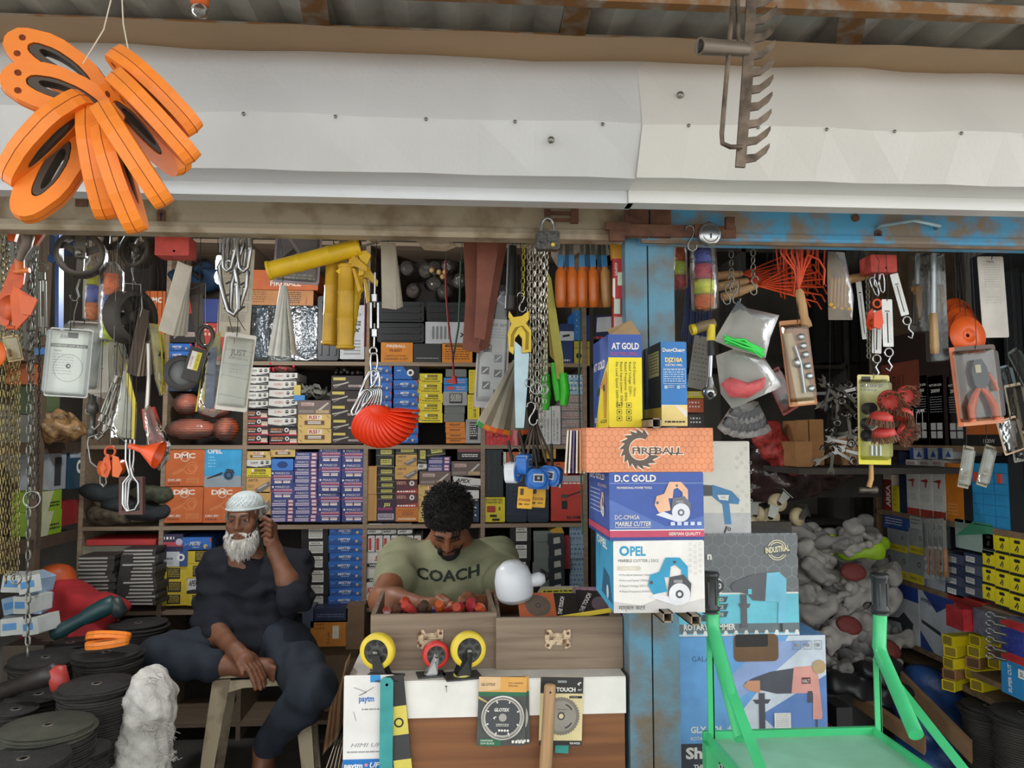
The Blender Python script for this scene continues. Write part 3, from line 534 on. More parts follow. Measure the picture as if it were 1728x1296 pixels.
# left corner bays
cart((280,580,322,592),'mistri','upper of two thin blue boxes behind the black caster');cart((280,593,322,607),'mistri','lower of two thin blue boxes behind the black caster')
cart((283,608,322,660),(C('2b3d52'),{'F':lambda A,w,h:A.ring(w*.4,h*.5,w*.3,w*.15,C('aeb4b8'))},''),'dark blue box with grinder picture behind the black caster')
orb=C('b85428',.35,var=.25,bump=.4,bscale=40)
for i,(x,y,rx,rz,lb)in enumerate(((323,724,.11,.045,'large orange rope coil in clear film, lying flat'),(382,724,.05,.05,'round orange twine ball in clear film'),(316,682,.055,.045,'upper left orange twine roll above the rope coil'),(362,694,.07,.03,'flat red-orange roll behind the hanging yellow bag'))):
 t=thing('rope_coil',lb,'rope',W(x,y,YB+.02))
 q=MB()
 for k in range(9):
  a=(k-4)/4.6;rr=math.sqrt(max(.05,1-a*a));q.tube([(rx*rr*math.cos(u*.393),.06*rr*math.sin(u*.393),a*rz)for u in range(16)],rz*.16,orb,5,True)
 q.ball((0,0,0),(rx*.9,.05,rz*.95),orb);q.build('cord',t)
 MB().ball((0,0,0),(rx*1.08,.075,rz*1.12),CLEAR(.08,.8),16,10).build('plastic_film',t)
# ------------------------------------------------------------------ locks and latches on the rails
def wb(P):q=MB();q.M=Matrix.Translation(-Vector(P));return q
V=Vector
def plate(rect,Y,th,m,name,par,P):
 q=wb(P);a=W(rect[0],rect[3],Y);c=W(rect[2],rect[1],Y);q.box(((a.x+c.x)/2,Y-th/2,(a.z+c.z)/2),(c.x-a.x,th,c.z-a.z),m);return q.build(name,par)
lt=thing('sliding_latch','rusty brown sliding latch across the top of the blue post','latch',W(1090,375,1.95));P=lt.location
plate((1053,345,1092,402),1.965,.012,mRust,'plate',lt,P);plate((1096,345,1130,402),1.965,.012,mRust,'plate',lt,P)
plate((1021,377,1062,389),1.95,.012,mRust,'bolt',lt,P);plate((1052,383,1240,399),1.95,.008,mRust,'bar',lt,P);plate((1027,388,1052,408),1.955,.015,mRust,'keeper',lt,P)
for x,y in((1178,390),(1230,378)):plate((x-7,y-10,x+7,y+10),1.945,.012,mRust,'staple',lt,P)
hp=thing('hasp','rusty square hasp on the grey rail beside the black padlock','latch',W(950,365,1.96));P=hp.location
for r_ in((963,350,975,378),(918,355,928,372)):plate(r_,1.965,.014,mRust,'staple',hp,P)
plate((925,358,965,363),1.96,.006,mRust,'bar',hp,P);plate((925,370,965,374),1.96,.006,mRust,'bar',hp,P)
def padlock(px,py,label,disc=False):
 t=thing('padlock',label,'padlock',W(px,py,1.93))
 if disc:
  q=MB();q.lathe([(.002,-.012),(.024,-.012),(.03,-.007),(.03,.007),(.024,.012),(.002,.012)],(0,0,0),CHROME,'y',28);q.build('body',t)
  MB().box((0,-.0135,-.006),(.003,.003,.012),BLACK).build('key_slot',t);q=MB();q.tube([(-.02,0,.01),(-.014,0,.026),(0,0,.032),(.012,0,.026),(.018,0,.012)],.004,STEEL,8);q.build('shackle',t)
  q=Art();q.ring(0,0,.022,.020,DKGREY,20,200,340);q.b.M=Matrix();o=q.b.build('rim_mark',t,(0,-.0125,0))
 else:
  q=MB();q.rbox(.06,.048,-.014,.014,C('4d4b47',.45,.4,var=.45,scale=90,bump=.3,bscale=200),.008);q.build('body',t)
  q=MB();pts=[(-.017,0,.02)]+[(-.017*math.cos(R(a)),0,.04+.02*math.sin(R(a)))for a in range(0,181,20)]+[(.017,0,.02)];q.tube(pts,.0045,CHROME,8);q.build('shackle',t)
  MB().lathe([(.001,-.001),(.005,-.001),(.005,.002)],(.012,-.0145,-.012),C('d8b820',.4),'y',10).build('badge',t)
padlock(924,407,'square speckled black padlock with chrome shackle on the grey rail');padlock(1197,396,'round silver disc padlock on the blue rail',True)
def s_hook(px,py,h,Y,label,name='s_hook',m=None,flip=1,r=.0022,rz=0):
 s=h*S(Y)/2;t=[];k=s*.5
 for a in range(200,-30,-23):t.append((flip*(-k*.25+k*math.cos(R(a)))*.9,0,s-k+k*math.sin(R(a))))
 for a in range(150,391,24):t.append((flip*(k*.25-k*math.cos(R(a-180)))*.9*-1,0,-s+k-k*math.sin(R(a-180))*-1))
 q=MB();q.tube([(-flip*k*.9,0,s*.55),(-flip*k*.75,0,s*.85),(-flip*k*.2,0,s),(flip*k*.4,0,s*.85),(flip*k*.55,0,s*.5),(flip*k*.2,0,.1*s),(-flip*k*.2,0,-.15*s),(-flip*k*.5,0,-.5*s),(-flip*k*.35,0,-.85*s),(flip*k*.2,0,-s),(flip*k*.75,0,-.8*s),(flip*k*.9,0,-.5*s)],r,m or CHROME,6)
 return props(q.build(name,None,W(px,py,Y),(0,0,R(rz))),label,'hook')
s_hook(1166,402,46,1.94,'bent steel hook on the bar left of the round padlock',m=STEEL,r=.003)
# ------------------------------------------------------------------ stack of tool boxes on brackets in front of the post
YF=1.72
sq=C('8d7f6e',.6,.3,var=.2)
for x,y,lb in((1126,1041,'left square steel tube under the marble cutter box'),(1173,1046,'right square steel tube under the marble cutter box'),(1107,714,'square steel tube between the two drill boxes')):
 a=W(x,y,1.69);s=.011;q=MB()
 for dx,dz,w,h in((0,s-.0015,2*s,.003),(0,-s+.0015,2*s,.003),(s-.0015,0,.003,2*s),(-s+.0015,0,.003,2*s)):q.box((dx,.155,dz),(w,.32,h),sq)
 props(q.build('bracket_tube',None,a),lb,'bracket')
mb_=C('2c4f9e',.5,var=.06);mY=C('e8d51c',.5,var=.06);dblue=C('1f3a80',.5)
def drill(A,u,v,s,body,dark):
 A.poly([(u-.45*s,v+.1*s),(u+.2*s,v+.2*s),(u+.34*s,v+.12*s),(u+.3*s,v-.06*s),(u+.16*s,v-.1*s),(u+.1*s,v-.55*s),(u-.1*s,v-.55*s),(u-.08*s,v-.1*s),(u-.45*s,v-.06*s)],body)
 A.poly([(u-.6*s,v+.07*s),(u-.45*s,v+.1*s),(u-.45*s,v-.06*s),(u-.6*s,v-.03*s)],dark).rect(u-.85*s,v,u-.6*s,v+.04*s,dark).rect(u-.02*s,v-.2*s,u+.02*s,v-.1*s,dark).rect(u-.2*s,v+.02*s,u+.1*s,v+.06*s,dark)
def a_atg(A,w,h):
 A.rect(0,h*.75,w,h,mb_).text('AT GOLD',w*.1,h*.84,h*.07,wht,width=w*.82,bold=.03).text('ELECTRIC DRILL',w*.08,h*.775,h*.035,C('c0405a'),width=w*.8)
 for i,t in enumerate(('Drill Diameter: 10mm','Rated Voltage: 220V~','Rated Frequency: 50Hz','Rated Input power: 500W','No Load Speed: 2600r/min')):A.text(t,w*(.74-.13*i),h*.70,w*.075,blk,rot=-90,width=h*(.37,.37,.42,.47,.48)[i])
 for i in range(2):
  for j in range(3):A.line([(w*(.24+.28*i),h*(.07+j*.07)),(w*(.38+.28*i),h*(.07+j*.07)),(w*(.38+.28*i),h*(.12+j*.07)),(w*(.24+.28*i),h*(.12+j*.07)),(w*(.24+.28*i),h*(.07+j*.07))],w*.012,blk).disc(w*(.31+.28*i),h*(.095+j*.07),w*.03,blk,8)
def a_atl(A,w,h):
 A.poly([(0,0),(w,0),(w,h),(0,h)],mb_).poly([(w*.15,0),(w,0),(w,h*.72),(w*.55,h*.5)],mY).text('AT GOLD',w*.05,h*.66,h*.09,wht,width=w*.75,bold=.03).text('500W',w*.1,h*.06,h*.06,wht,bold=.03).text('AG-CD10RF',w*.5,h*.05,h*.04,blk,width=w*.4)
 A.poly([(w*.45,h*.45),(w*.9,h*.62),(w*.95,h*.52),(w*.85,h*.1),(w*.72,h*.1),(w*.7,h*.42)],C('c98d1e')).poly([(w*.3,h*.42),(w*.45,h*.47),(w*.45,h*.38),(w*.3,h*.36)],blk).rect(w*.7,h*.4,w*.8,h*.47,blk)
carton((1027,562,1085,721),1.78,.2,mY,{'F':a_atg,'L':a_atl},'yellow and blue electric drill box standing on the orange box',name='drill_box')
q=wb((0,0,0));a=W(1027,561,1.78)
fl=MB();fl.add([(0,0,0),(.075,0,0),(.065,.06,.045),(.005,.06,.02)],[(0,1,2,3),(3,2,1,0)],C('b89a72',.8));fl.build('open_flap',bpy.data.objects['drill_box'],(-.035,.005,.218))
def a_dc(A,w,h):
 A.rect(0,0,w,h*.25,C('e9d489')).poly([(0,h*.25),(w*.6,h*.25),(w,h*.18),(w,h*.12),(w*.95,h*.1),(w*.55,h*.24),(0,h*.24)],wht).text('DongCheng',w*.07,h*.88,h*.045,wht,width=w*.86,bold=.03)
 A.text('DJZ10A',w*.16,h*.76,h*.05,C('ecd37a'),width=w*.68,bold=.04).text('ELECTRIC DRILL',w*.17,h*.71,h*.025,wht,width=w*.68,bold=.02)
 A.line([(w*.1,h*.5),(w*.93,h*.5),(w*.93,h*.68),(w*.1,h*.68),(w*.1,h*.5)],w*.012,wht).lines(w*.13,w*.9,h*.51,h*.67,6,C('bcd6ea'),.4).rect(w*.12,h*.44,w*.24,h*.48,C('a9cbe4')).rect(w*.6,h*.44,w*.72,h*.48,C('a9cbe4')).lines(w*.27,w*.5,h*.44,h*.48,2,wht,.4).lines(w*.75,w*.95,h*.44,h*.48,2,wht,.4).lines(w*.12,w*.9,h*.03,h*.06,1,blk,.6)
carton((1116,574,1161,719),1.82,.17,C('2a78c0',.5),{'F':a_dc,'L':lambda A,w,h:A.rect(0,0,w,h,C('1c2b52')).rect(w*.3,h*.6,w*.9,h*.9,C('b9bdc4')).lines(w*.34,w*.86,h*.62,h*.88,7,DKGREY,.35).rect(0,0,w,h*.22,C('c7b35c'))},'blue electric drill box standing next to the yellow one',name='drill_box')
def hexes(A,u0,v0,u1,v1,s,lw,m,keep=None):
 r=0;v=v0
 while v<v1+s:
  u=u0+(s*.866 if r%2 else 0)
  while u<u1+s:
   if keep is None or keep(u,v):
    pts=[(min(max(u+s*math.cos(R(60*k+30)),u0),u1),min(max(v+s*math.sin(R(60*k+30)),v0),v1))for k in range(4)];A.line(pts,lw,m);A.k-=1
   u+=s*1.732
  v+=s*1.5;r+=1
 A.k+=1
def a_fire(A,w,h):
 hexes(A,0,0,w,h,h*.085,h*.012,C('cf7a52'));g=C('5d534b');e=C('efd9c6');cu,cv=w*.42,h*.52
 def flame(k,m):
  o=[]
  for i in range(29):
   a=60+i*10;rr=h*(.37+k if i%2==0 else.47+k);o.append((cu+rr*math.cos(R(a+(9 if i%2 else 0))),cv+rr*math.sin(R(a+(9 if i%2 else 0)))))
  for i in range(28,-1,-1):a=60+i*10;o.append((cu+h*(.25-k*.6)*math.cos(R(a)),cv+h*(.25-k*.6)*math.sin(R(a))))
  A.poly(o,m)
 flame(.03,e);flame(0,g)
 A.text('FIREBALL',w*.355,h*.41,h*.16,e,width=w*.41,bold=.09).text('FIREBALL',w*.36,h*.415,h*.15,g,width=w*.40,bold=.02)
carton((988,722,1207,797),YF,.27,C('e0946a',.55,var=.07),{'F':a_fire,'L':lambda A,w,h:hexes(A,0,0,w,h,h*.085,h*.012,C('cf7a52'))},'orange box with flaming saw blade emblem under the drill boxes',name='tool_box')
def cutter(A,u,v,s,body,dk,lg):
 A.poly([(u-s*.9,v-s*.55),(u+s*.15,v-s*.9),(u+s*.45,v-s*.8),(u-s*.55,v-s*.4)],lg) # base plate
 A.poly([(u-s*.95,v-s*.1),(u-s*.85,v+s*.3),(u-s*.35,v+s*.45),(u-s*.2,v-s*.35),(u-s*.75,v-s*.45)],body) # motor
 A.poly([(u-s*.5,v+s*.4),(u-s*.25,v+s*.95),(u+s*.3,v+s*.95),(u+s*.62,v+s*.6),(u+s*.62,v+s*.1),(u+s*.38,v+s*.15),(u+s*.36,v+s*.48),(u+s*.12,v+s*.68),(u-s*.05,v+s*.6),(u-s*.1,v+s*.2),(u-s*.4,v+s*.2)],body)
 A.poly([(u-s*.2,v-s*.5),(u-s*.1,v+s*.2),(u+s*.45,v+s*.3),(u+s*.75,v-s*.05),(u+s*.7,v-s*.55)],dk).disc(u+s*.28,v-s*.45,s*.42,lg).disc(u+s*.28,v-s*.45,s*.16,dk,14).disc(u+s*.28,v-s*.45,s*.08,lg,10).disc(u+s*.1,v+s*.78,s*.06,dk,8).disc(u-s*.82,v,s*.07,dk,8)
 A.rect(u+s*.05,v-s*.02,u+s*.4,v+s*.1,C('8d8d92'))
def a_dcg(A,w,h):
 A.poly([(0,h*.6),(w*.6,h*.2),(w,h*.35),(w,0),(0,0)],C('5571b4')).rect(0,0,w,h*.16,C('36478a')).rect(0,h*.05,w,h*.145,C('c04a66')).rect(0,h*.145,w,h*.16,wht).rect(0,h*.83,w,h*.84,C('8aa0d0'))
 A.text('D.C GOLD',w*.055,h*.86,h*.1,wht,width=w*.44,bold=.03).text('PROFESSIONAL POWER TOOLS',w*.08,h*.755,h*.03,wht,width=w*.37,bold=.02).text('DC-CM4SA',w*.055,h*.31,h*.065,wht,width=w*.26).text('MARBLE CUTTER',w*.055,h*.215,h*.065,wht,width=w*.38,shear=.2,bold=.015).rect(w*.055,h*.19,w*.43,h*.197,wht).text('GERMAN QUALITY',w*.62,h*.075,h*.045,wht,width=w*.34,bold=.02)
 cutter(A,w*.69,h*.55,h*.32,C('e8b795'),C('6b6d78'),C('d9dbe2'))
 for i in range(5):A.rect(w*(.64+.07*i),h*.22,w*(.685+.07*i),h*.27,C('c9d3ea'))
def a_dcl(A,w,h):A.rect(0,0,w,h*.16,C('36478a')).rect(0,h*.05,w,h*.145,C('c04a66')).text('D.C GOLD',w*.1,h*.86,h*.09,wht,width=w*.7,bold=.03).lines(w*.1,w*.6,h*.3,h*.7,6,C('a9b8dc'),.3).text('DC-CM4SA',w*.5,h*.75,h*.05,C('dfc9b0'),width=w*.4);cutter(A,w*.72,h*.48,h*.2,C('e8b795'),C('6b6d78'),C('d9dbe2'))
carton((1028,797,1190,912),YF,.27,C('3d59a4',.5,var=.06),{'F':a_dcg,'L':a_dcl},'blue marble cutter box with pink band under the orange box',name='tool_box')
tl=C('2f96bd',.5)
def a_opm(A,w,h):
 A.poly([(0,0),(w,0),(w,h*.2),(w*.75,h*.12),(w*.5,h*.2),(w*.3,h*.1),(0,h*.16)],C('c9c6c2')).ring(w*.12,h*.855,h*.07,h*.038,tl).text('PEL',w*.185,h*.79,h*.13,tl,width=w*.17,bold=.03).text('MARBLE CUTTER | 5312',w*.055,h*.7,h*.042,C('55575a'),width=w*.44)
 A.poly(rrect(w*.26,h*.06,h*.025,w*.17,h*.615,3),C('cfc8ba')).text('FEATURES',w*.1,h*.6,h*.03,wht,width=w*.14)
 for i,t in enumerate(('Max Blade Diameter 110mm','No Load Speed 13000rpm','Rated Voltage 220/110V','Rated Frequency 50/60Hz')):A.text(t,w*.09,h*(.51-.075*i),h*.03,GREY,width=w*.32).disc(w*.07,h*(.525-.075*i),h*.01,GREY,6)
 cutter(A,w*.64,h*.42,h*.36,tl,C('4a4d52'),C('dcdde0'));A.text('मार्बल कटर',w*.05,h*.05,h*.06,DKGREY)
 for i in range(3):
  for j in range(6):A.ring(w*(.84+.055*i),h*(.95-.075*j-(.03 if i%2 else 0)),h*.02,h*.015,C('b9b9b6'),10);A.k-=1
carton((1036,914,1190,1034),YF,.27,C('e6e3de',.6,var=.05),{'F':a_opm,'L':lambda A,w,h:A.rect(0,0,w,h,C('3b9dc6')).text('OPEL',w*.08,h*.8,h*.12,wht,width=w*.6,bold=.03).poly([(w*.35,h*.1),(w*.5,h*.5),(w*.8,h*.45),(w*.95,h*.1)],C('1e5c80')).disc(w*.7,h*.2,h*.1,C('c9dde6'),12)},'white and teal marble cutter box at the bottom of the bracket stack',name='tool_box',rot=-2)
# booklets hanging left of the orange box
bk=C('d6d0c4',.8)
for i in range(6):
 t=MB();t.box((0,.04,-.05),(.004,.07,.1),[bk,C('e2ddd2',.8),C('6b5f94',.7),bk,C('cfa27a',.8),bk][i]);o=t.build('booklet',None,W(958+i*5.4,726,1.78),(0,R(4-i),R(-14+i*3)))
 props(o,'%s thin booklet hanging at the left end of the orange box'%['leftmost','second','third','fourth','fifth','rightmost'][i],'booklet','booklets by the orange box')
# ---- boxes standing behind the post on the right
def a_gun(A,w,h):
 A.rect(0,0,w,h*.24,C('bdbdbd'));bl=C('4b83b0')
 A.poly([(w*.0,h*.42),(w*.0,h*.54),(w*.25,h*.53),(w*.25,h*.42)],C('4f5258')).poly([(w*.22,h*.54),(w*.22,h*.41),(w*.42,h*.33),(w*.46,h*.12),(w*.6,h*.12),(w*.56,h*.34),(w*.75,h*.33),(w*.78,h*.38),(w*.62,h*.47)],bl).poly([(w*.32,h*.43),(w*.56,h*.43),(w*.54,h*.37),(w*.36,h*.38)],wht).text('OPEL',w*.38,h*.395,h*.02,bl)
 A.line([(w*.5,h*.1),(w*.45,h*.03)],h*.02,DKGREY).ring(w*.55,h*.07,h*.02,h*.01,DKGREY,10)
 for i in range(4):
  for j in range(8):A.ring(w*(.74+.09*i),h*(.92-.1*j-(.05 if i%2 else 0)),h*.017,h*.013,C('b3b1ac'),10)if(i+j)%3 else None;A.k-=1
carton((1184,744,1269,904),2.14,.16,C('d9d5cb',.6,var=.05),{'F':a_gun},'tall cream heat gun box standing on the grey hammer box',name='tool_box')
cy=C('6fc3d6',.5)
def a_rot(A,w,h):
 hexes(A,0,h*.42,w,h,h*.07,h*.006,C('8b8f92'));A.rect(0,0,w,h*.43,cy).rect(0,h*.42,w,h*.435,wht).rect(0,h*.05,w,h*.14,C('6a7478'))
 o=[]
 for i in range(24):u0=w*i/24;o+=[(u0,h*.035),(u0+w*.012,h*.075),(u0+w*.03,h*.075)]if i%2 else[(u0,h*.035),(u0+w*.02,h*.04)]
 A.poly([(0,0)]+[(w,0),(w,h*.035)]+o[::-1],wht).text('ROTARY HAMMER',w*.055,h*.085,h*.055,wht,width=w*.42,bold=.03)
 for i,t in enumerate(('BRAND','CHOICE','GUARANTEE')):A.poly([(w*.23,h*(.40-i*.07)),(w*.42,h*(.40-i*.07)),(w*.40,h*(.345-i*.07)),(w*.23,h*(.345-i*.07))],C('44606a')).text(t,w*.25,h*(.355-i*.07),h*.032,wht,width=w*.13)
 A.ring(w*.83,h*.84,h*.1,h*.09,C('d8cfae'),24).ring(w*.83,h*.84,h*.08,h*.07,C('d8cfae'),24).rect(w*.73,h*.8,w*.94,h*.88,C('5f6366')).text('INDUSTRIAL',w*.735,h*.81,h*.055,C('e9ddb2'),width=w*.2,bold=.03,rot=6)
 gd=C('5e5f64');A.poly([(w*.44,h*.5),(w*.46,h*.53),(w*.6,h*.6),(w*.74,h*.62),(w*.75,h*.35),(w*.62,h*.36),(w*.58,h*.42),(w*.46,h*.45)],gd).poly([(w*.72,h*.35),(w*.74,h*.62),(w*.84,h*.63),(w*.9,h*.56),(w*.89,h*.2),(w*.86,h*.14),(w*.82,h*.14),(w*.83,h*.34)],C('79c0da')).rect(w*.52,h*.12,w*.57,h*.42,gd).poly([(w*.5,h*.33),(w*.6,h*.33),(w*.585,h*.29),(w*.515,h*.29)],gd).rect(w*.515,h*.1,w*.575,h*.13,gd).rect(w*.84,h*.06,w*.86,h*.14,DKGREY).rect(w*.58,h*.42,w*.61,h*.47,cy)
 A.poly(rrect(w*.19,h*.16,h*.06,w*.28,h*.5,4),wht).disc(w*.33,h*.5,h*.065,C('3a3d40')).text('20',w*.305,h*.48,h*.05,wht,bold=.03).text('n',w*.25,h*.76,h*.07,wht,bold=.05).rect(w*.2,h*.17,w*.3,h*.23,C('3f4c50'))
carton((1141,903,1352,1077),2.13,.2,C('6d7072',.5,var=.06),{'F':a_rot},'grey and turquoise rotary hammer box on the blue hammer box',name='tool_box')
def a_gal(A,w,h):
 A.poly([(w*.25,0),(w*.55,h*.5),(w*.75,h),(w,h),(w,0)],C('c9d2dc')).poly([(w*.3,h*.3),(w*.62,h*.62),(w*.9,h*.95),(w*.6,h*.95),(w*.3,h*.55)],C('8fa4cf')).poly([(w*.55,h*.25),(w,h*.62),(w,h*.1),(w*.7,h*.05)],C('5f82bd')).rect(w*.02,0,w*.32,h,C('66a0d6'))
 A.text('GALAXY',w*.1,h*.77,h*.05,C('2c4a70'),width=w*.18).text('GLX 2-26',w*.085,h*.1,h*.06,wht,width=w*.21,bold=.03).text('ROTARY HAMMER',w*.085,h*.03,h*.035,wht,width=w*.24)
 A.poly(rrect(w*.3,h*.26,h*.05,w*.53,h*.89,4),C('6b4f35')).poly(rrect(w*.22,h*.12,h*.02,w*.5,h*.96,3),C('25221f'))
 pk=C('d79a90');dk2=C('4d4f58');A.poly([(w*.45,h*.56),(w*.5,h*.6),(w*.62,h*.66),(w*.78,h*.69),(w*.79,h*.45),(w*.66,h*.45),(w*.58,h*.48),(w*.5,h*.5),(w*.45,h*.52)],dk2).poly([(w*.76,h*.45),(w*.78,h*.7),(w*.93,h*.71),(w*.945,h*.6),(w*.965,h*.25),(w*.96,h*.2),(w*.9,h*.2),(w*.905,h*.45)],pk).poly([(w*.44,h*.53),(w*.47,h*.58),(w*.55,h*.58),(w*.55,h*.46),(w*.47,h*.49)],C('c58f70')).rect(w*.54,h*.06,w*.58,h*.46,dk2).poly([(w*.5,h*.4),(w*.62,h*.4),(w*.6,h*.36),(w*.52,h*.36)],dk2).rect(w*.83,h*.54,w*.89,h*.6,C('6a3a3a')).text('HALT',w*.835,h*.55,h*.035,wht,width=w*.05).rect(w*.87,h*.36,w*.9,h*.47,dk2).rect(w*.92,h*.08,w*.93,h*.2,dk2)
 A.rect(w*.64,h*.12,w*.75,h*.27,C('e3e2df')).lines(w*.65,w*.74,h*.13,h*.26,7,GREY,.25).disc(w*.95,h*.7,w*.045,C('b09672'))
 for i in range(3):A.line([(w*(.78+.07*i),h*.87),(w*(.83+.07*i),h*.87),(w*(.83+.07*i),h*.95),(w*(.78+.07*i),h*.95),(w*(.78+.07*i),h*.87)],h*.005,GREY).disc(w*(.805+.07*i),h*.91,h*.02,GREY,8)
carton((1143,1079,1400,1252),2.12,.24,C('6aa2d8',.45,var=.06),{'F':a_gal},'large pale blue hammer box with hand hole behind the green trolley',name='tool_box')
zb=W(1270,1252,2.12).z
carton((1146,1254,1402,1380),2.12,.24,C('3a3d48',.5),{'F':lambda A,w,h:A.text('Shakti',w*.05,h*.78,h*.14,wht,width=w*.28,bold=.04).text('THE SMART',w*.1,h*.64,h*.06,wht,width=w*.2,bold=.03)},'dark grey box at the bottom of the stack behind the trolley',name='tool_box')
carton((1150,1381,1400,1530),2.12,.24,C('8a6d4c',.8),None,'brown carton underneath the dark grey box',name='tool_box')
# ------------------------------------------------------------------ counter
YC=2.0;zc=W(820,1142,YC+.02).z;xa=W(584,1180,YC).x;xb=W(1056,1180,YC).x
ct=thing('counter','brown laminate shop counter with white top band','counter',((xa+xb)/2,YC,0));P=ct.location
lam=C('8a5a35',.5,kind='wood',var=.25,scale=9,col2='6b4226');
zw=W(820,1208,YC).z
wb(P).box(((xa+xb)/2,YC+.21,zc-.015),(xb-xa,.42,.03),C('d9d6cf',.45,var=.08)).build('top',ct)
wb(P).box(((xa+xb)/2,YC+.006,(zc+zw)/2-.002),(xb-xa,.016,zc-zw-.002),C('e3e0d8',.5,var=.05)).build('top_band',ct)
wb(P).box(((xa+xb)/2,YC+.014,zw/2),(xb-xa-.004,.016,zw),lam).build('front_panel',ct)
for x in(xa+.01,xb-.01):wb(P).box((x,YC+.22,(zc-.03)/2),(.018,.38,zc-.03),C('d5d2ca',.5)).build('side_panel',ct)
# two open wooden drawer boxes on the counter
dw=C('8f7c68',.6,kind='wood',var=.2,scale=16,col2='6d5a49')
def drawer(rect,Y,dep,label,rot,hx,hy):
 x0,y0,x1,y1=rect;w=(x1-x0)*S(Y);p=W((x0+x1)/2,y1,Y);p.z=zc;h=W((x0+x1)/2,y0,Y).z-zc;t=thing('drawer_box',label,'drawer',p,(0,0,R(rot)))
 MB().box((0,.007,h/2),(w,.014,h),dw).build('front_panel',t)
 MB().box((0,dep-.006,h*.25),(w,.012,h*.5),dw).build('back_panel',t)
 for s in(-1,1):MB().box((s*(w/2-.006),dep/2,h/2),(.012,dep-.028,h),dw).build('side_panel',t)
 MB().box((0,dep/2,.005),(w-.026,dep-.03,.008),C('5b4a3a')).build('bottom',t)
 hd=MB();hw=.068;q_=1.8;hm=C('cdb698',.5,.3,var=.3,scale=60,kind='worn',col2='6a4c34')
 cx=W(hx,hy,Y).x-p.x;cz_=W(hx,hy,Y).z-p.z
 hd.prism([(cx-hw/2,cz_+.002),(cx+hw/2,cz_+.002),(cx+hw/2,cz_+.024),(cx+hw/2-.016,cz_+.024),(cx+hw/2-.022,cz_+.015),(cx-hw/2+.022,cz_+.015),(cx-hw/2+.016,cz_+.024),(cx-hw/2,cz_+.024)],-.003,0,hm)
 hd.prism([(cx-hw/2,cz_),(cx-hw/2,cz_-.02),(cx-hw/2+.014,cz_-.026),(cx-hw/2+.02,cz_-.015),(cx+hw/2-.02,cz_-.015),(cx+hw/2-.014,cz_-.026),(cx+hw/2,cz_-.02),(cx+hw/2,cz_)],-.003,0,hm)
 hd.tube([(cx-hw/2,-.004,cz_+.001),(cx+hw/2,-.004,cz_+.001)],.0025,hm,8);hg=hd.build('hinge',t)
 for dx,dz in((-.027,.015),(.027,.015),(-.026,-.016),(.026,-.016)):MB().lathe([(.001,-.001),(.0045,0)],(cx+dx,-.0035,cz_+dz),mRust,'y',8).build('screw',hg)
 return t,w,h
d1,dw1,dh1=drawer((629,1036,835,1131),2.09,.34,'left wooden drawer box on the counter, full of screwdrivers',1,726,1078)
d2,dw2,dh2=drawer((839,1042,1050,1129),2.07,.34,'right wooden drawer box on the counter, holding saw blades',-1.5,941,1078)
# casters on the counter
def caster(px,py,rpx,Y,tyre,fork,label,yaw,steer=1):
 r=rpx*S(Y);p=W(px,py,Y);p.z=zc;t=thing('caster',label,'caster',p,(0,0,R(yaw)));zc_=r*1.48
 tw=r*.32;ty=C(tyre,.45);hb=C('4c4b49',.5);fk=C(fork,.35,.6 if fork!='2c2c2c' else.1)
 MB().lathe([(r*.7,-tw),(r*.93,-tw),(r,-tw*.55),(r,tw*.55),(r*.93,tw),(r*.7,tw),(r*.7,-tw)],(0,0,zc_),ty,'y',36).build('tyre',t)
 w_=MB();w_.lathe([(r*.02,-tw*.55),(r*.25,-tw*.6),(r*.62,-tw*.5),(r*.7,-tw*.8),(r*.7,tw*.8),(r*.62,tw*.5),(r*.02,tw*.55)],(0,0,zc_),hb,'y',28)
 wh=w_.build('wheel_hub',t)
 for k in range(7):
  a=2*math.pi*k/7;MB().prism([(r*.34*math.cos(a),zc_+r*.34*math.sin(a)),(r*.6*math.cos(a-.1),zc_+r*.6*math.sin(a-.1)),(r*.6*math.cos(a+.38),zc_+r*.6*math.sin(a+.38)),(r*.42*math.cos(a+.45),zc_+r*.42*math.sin(a+.45))],-tw*.68,-tw*.5,BLACK).build('spoke_recess',wh)
 for s in(-1,1):
  y=s*tw*1.25;f=MB();f.prism([(-r*.16,zc_+r*.16),(-r*.22,zc_),(steer*-r*.1,r*.32),(-steer*r*.05,r*.14),(steer*r*.75,r*.14),(steer*r*.62,r*.34),(r*.18,zc_-r*.02),(r*.12,zc_+r*.16)][::1 if steer>0 else 1],y-.0015,y+.0015,fk);f.build('fork',t)
 MB().box((steer*r*.35,0,r*.17),(r*.8,tw*2.6,.003),fk).build('fork_crown',t)
 MB().lathe([(r*.5,0),(r*.5,.004),(r*.42,.006),(r*.42,.0)],(steer*r*.35,0,r*.06),C('b8b45a' if tyre!='c8322e' else '8d8d8d',.4),'z',20).build('swivel_ring',t)
 MB().box((steer*r*.35,0,.002),(r*2.05,r*1.5,.004),DKGREY).build('mounting_plate',t)
 for s in(-1,1):MB().lathe([(r*.02,s*tw*1.75),(r*.16,s*tw*1.7),(r*.16,s*tw*1.3)],(0,0,zc_),STEEL,'y',10).build('axle_nut',t)
caster(637,1137,29,2.03,'e4c93c','2c2c2c','left yellow-tyred black caster on the white counter edge',-14,1);caster(735,1137,22,2.045,'c8322e','b9bcbc','small red caster with zinc fork between the yellow ones',10,-1);caster(790,1137,29,2.03,'e4c93c','2c2c2c','right yellow-tyred black caster beside the red one',12,-1)
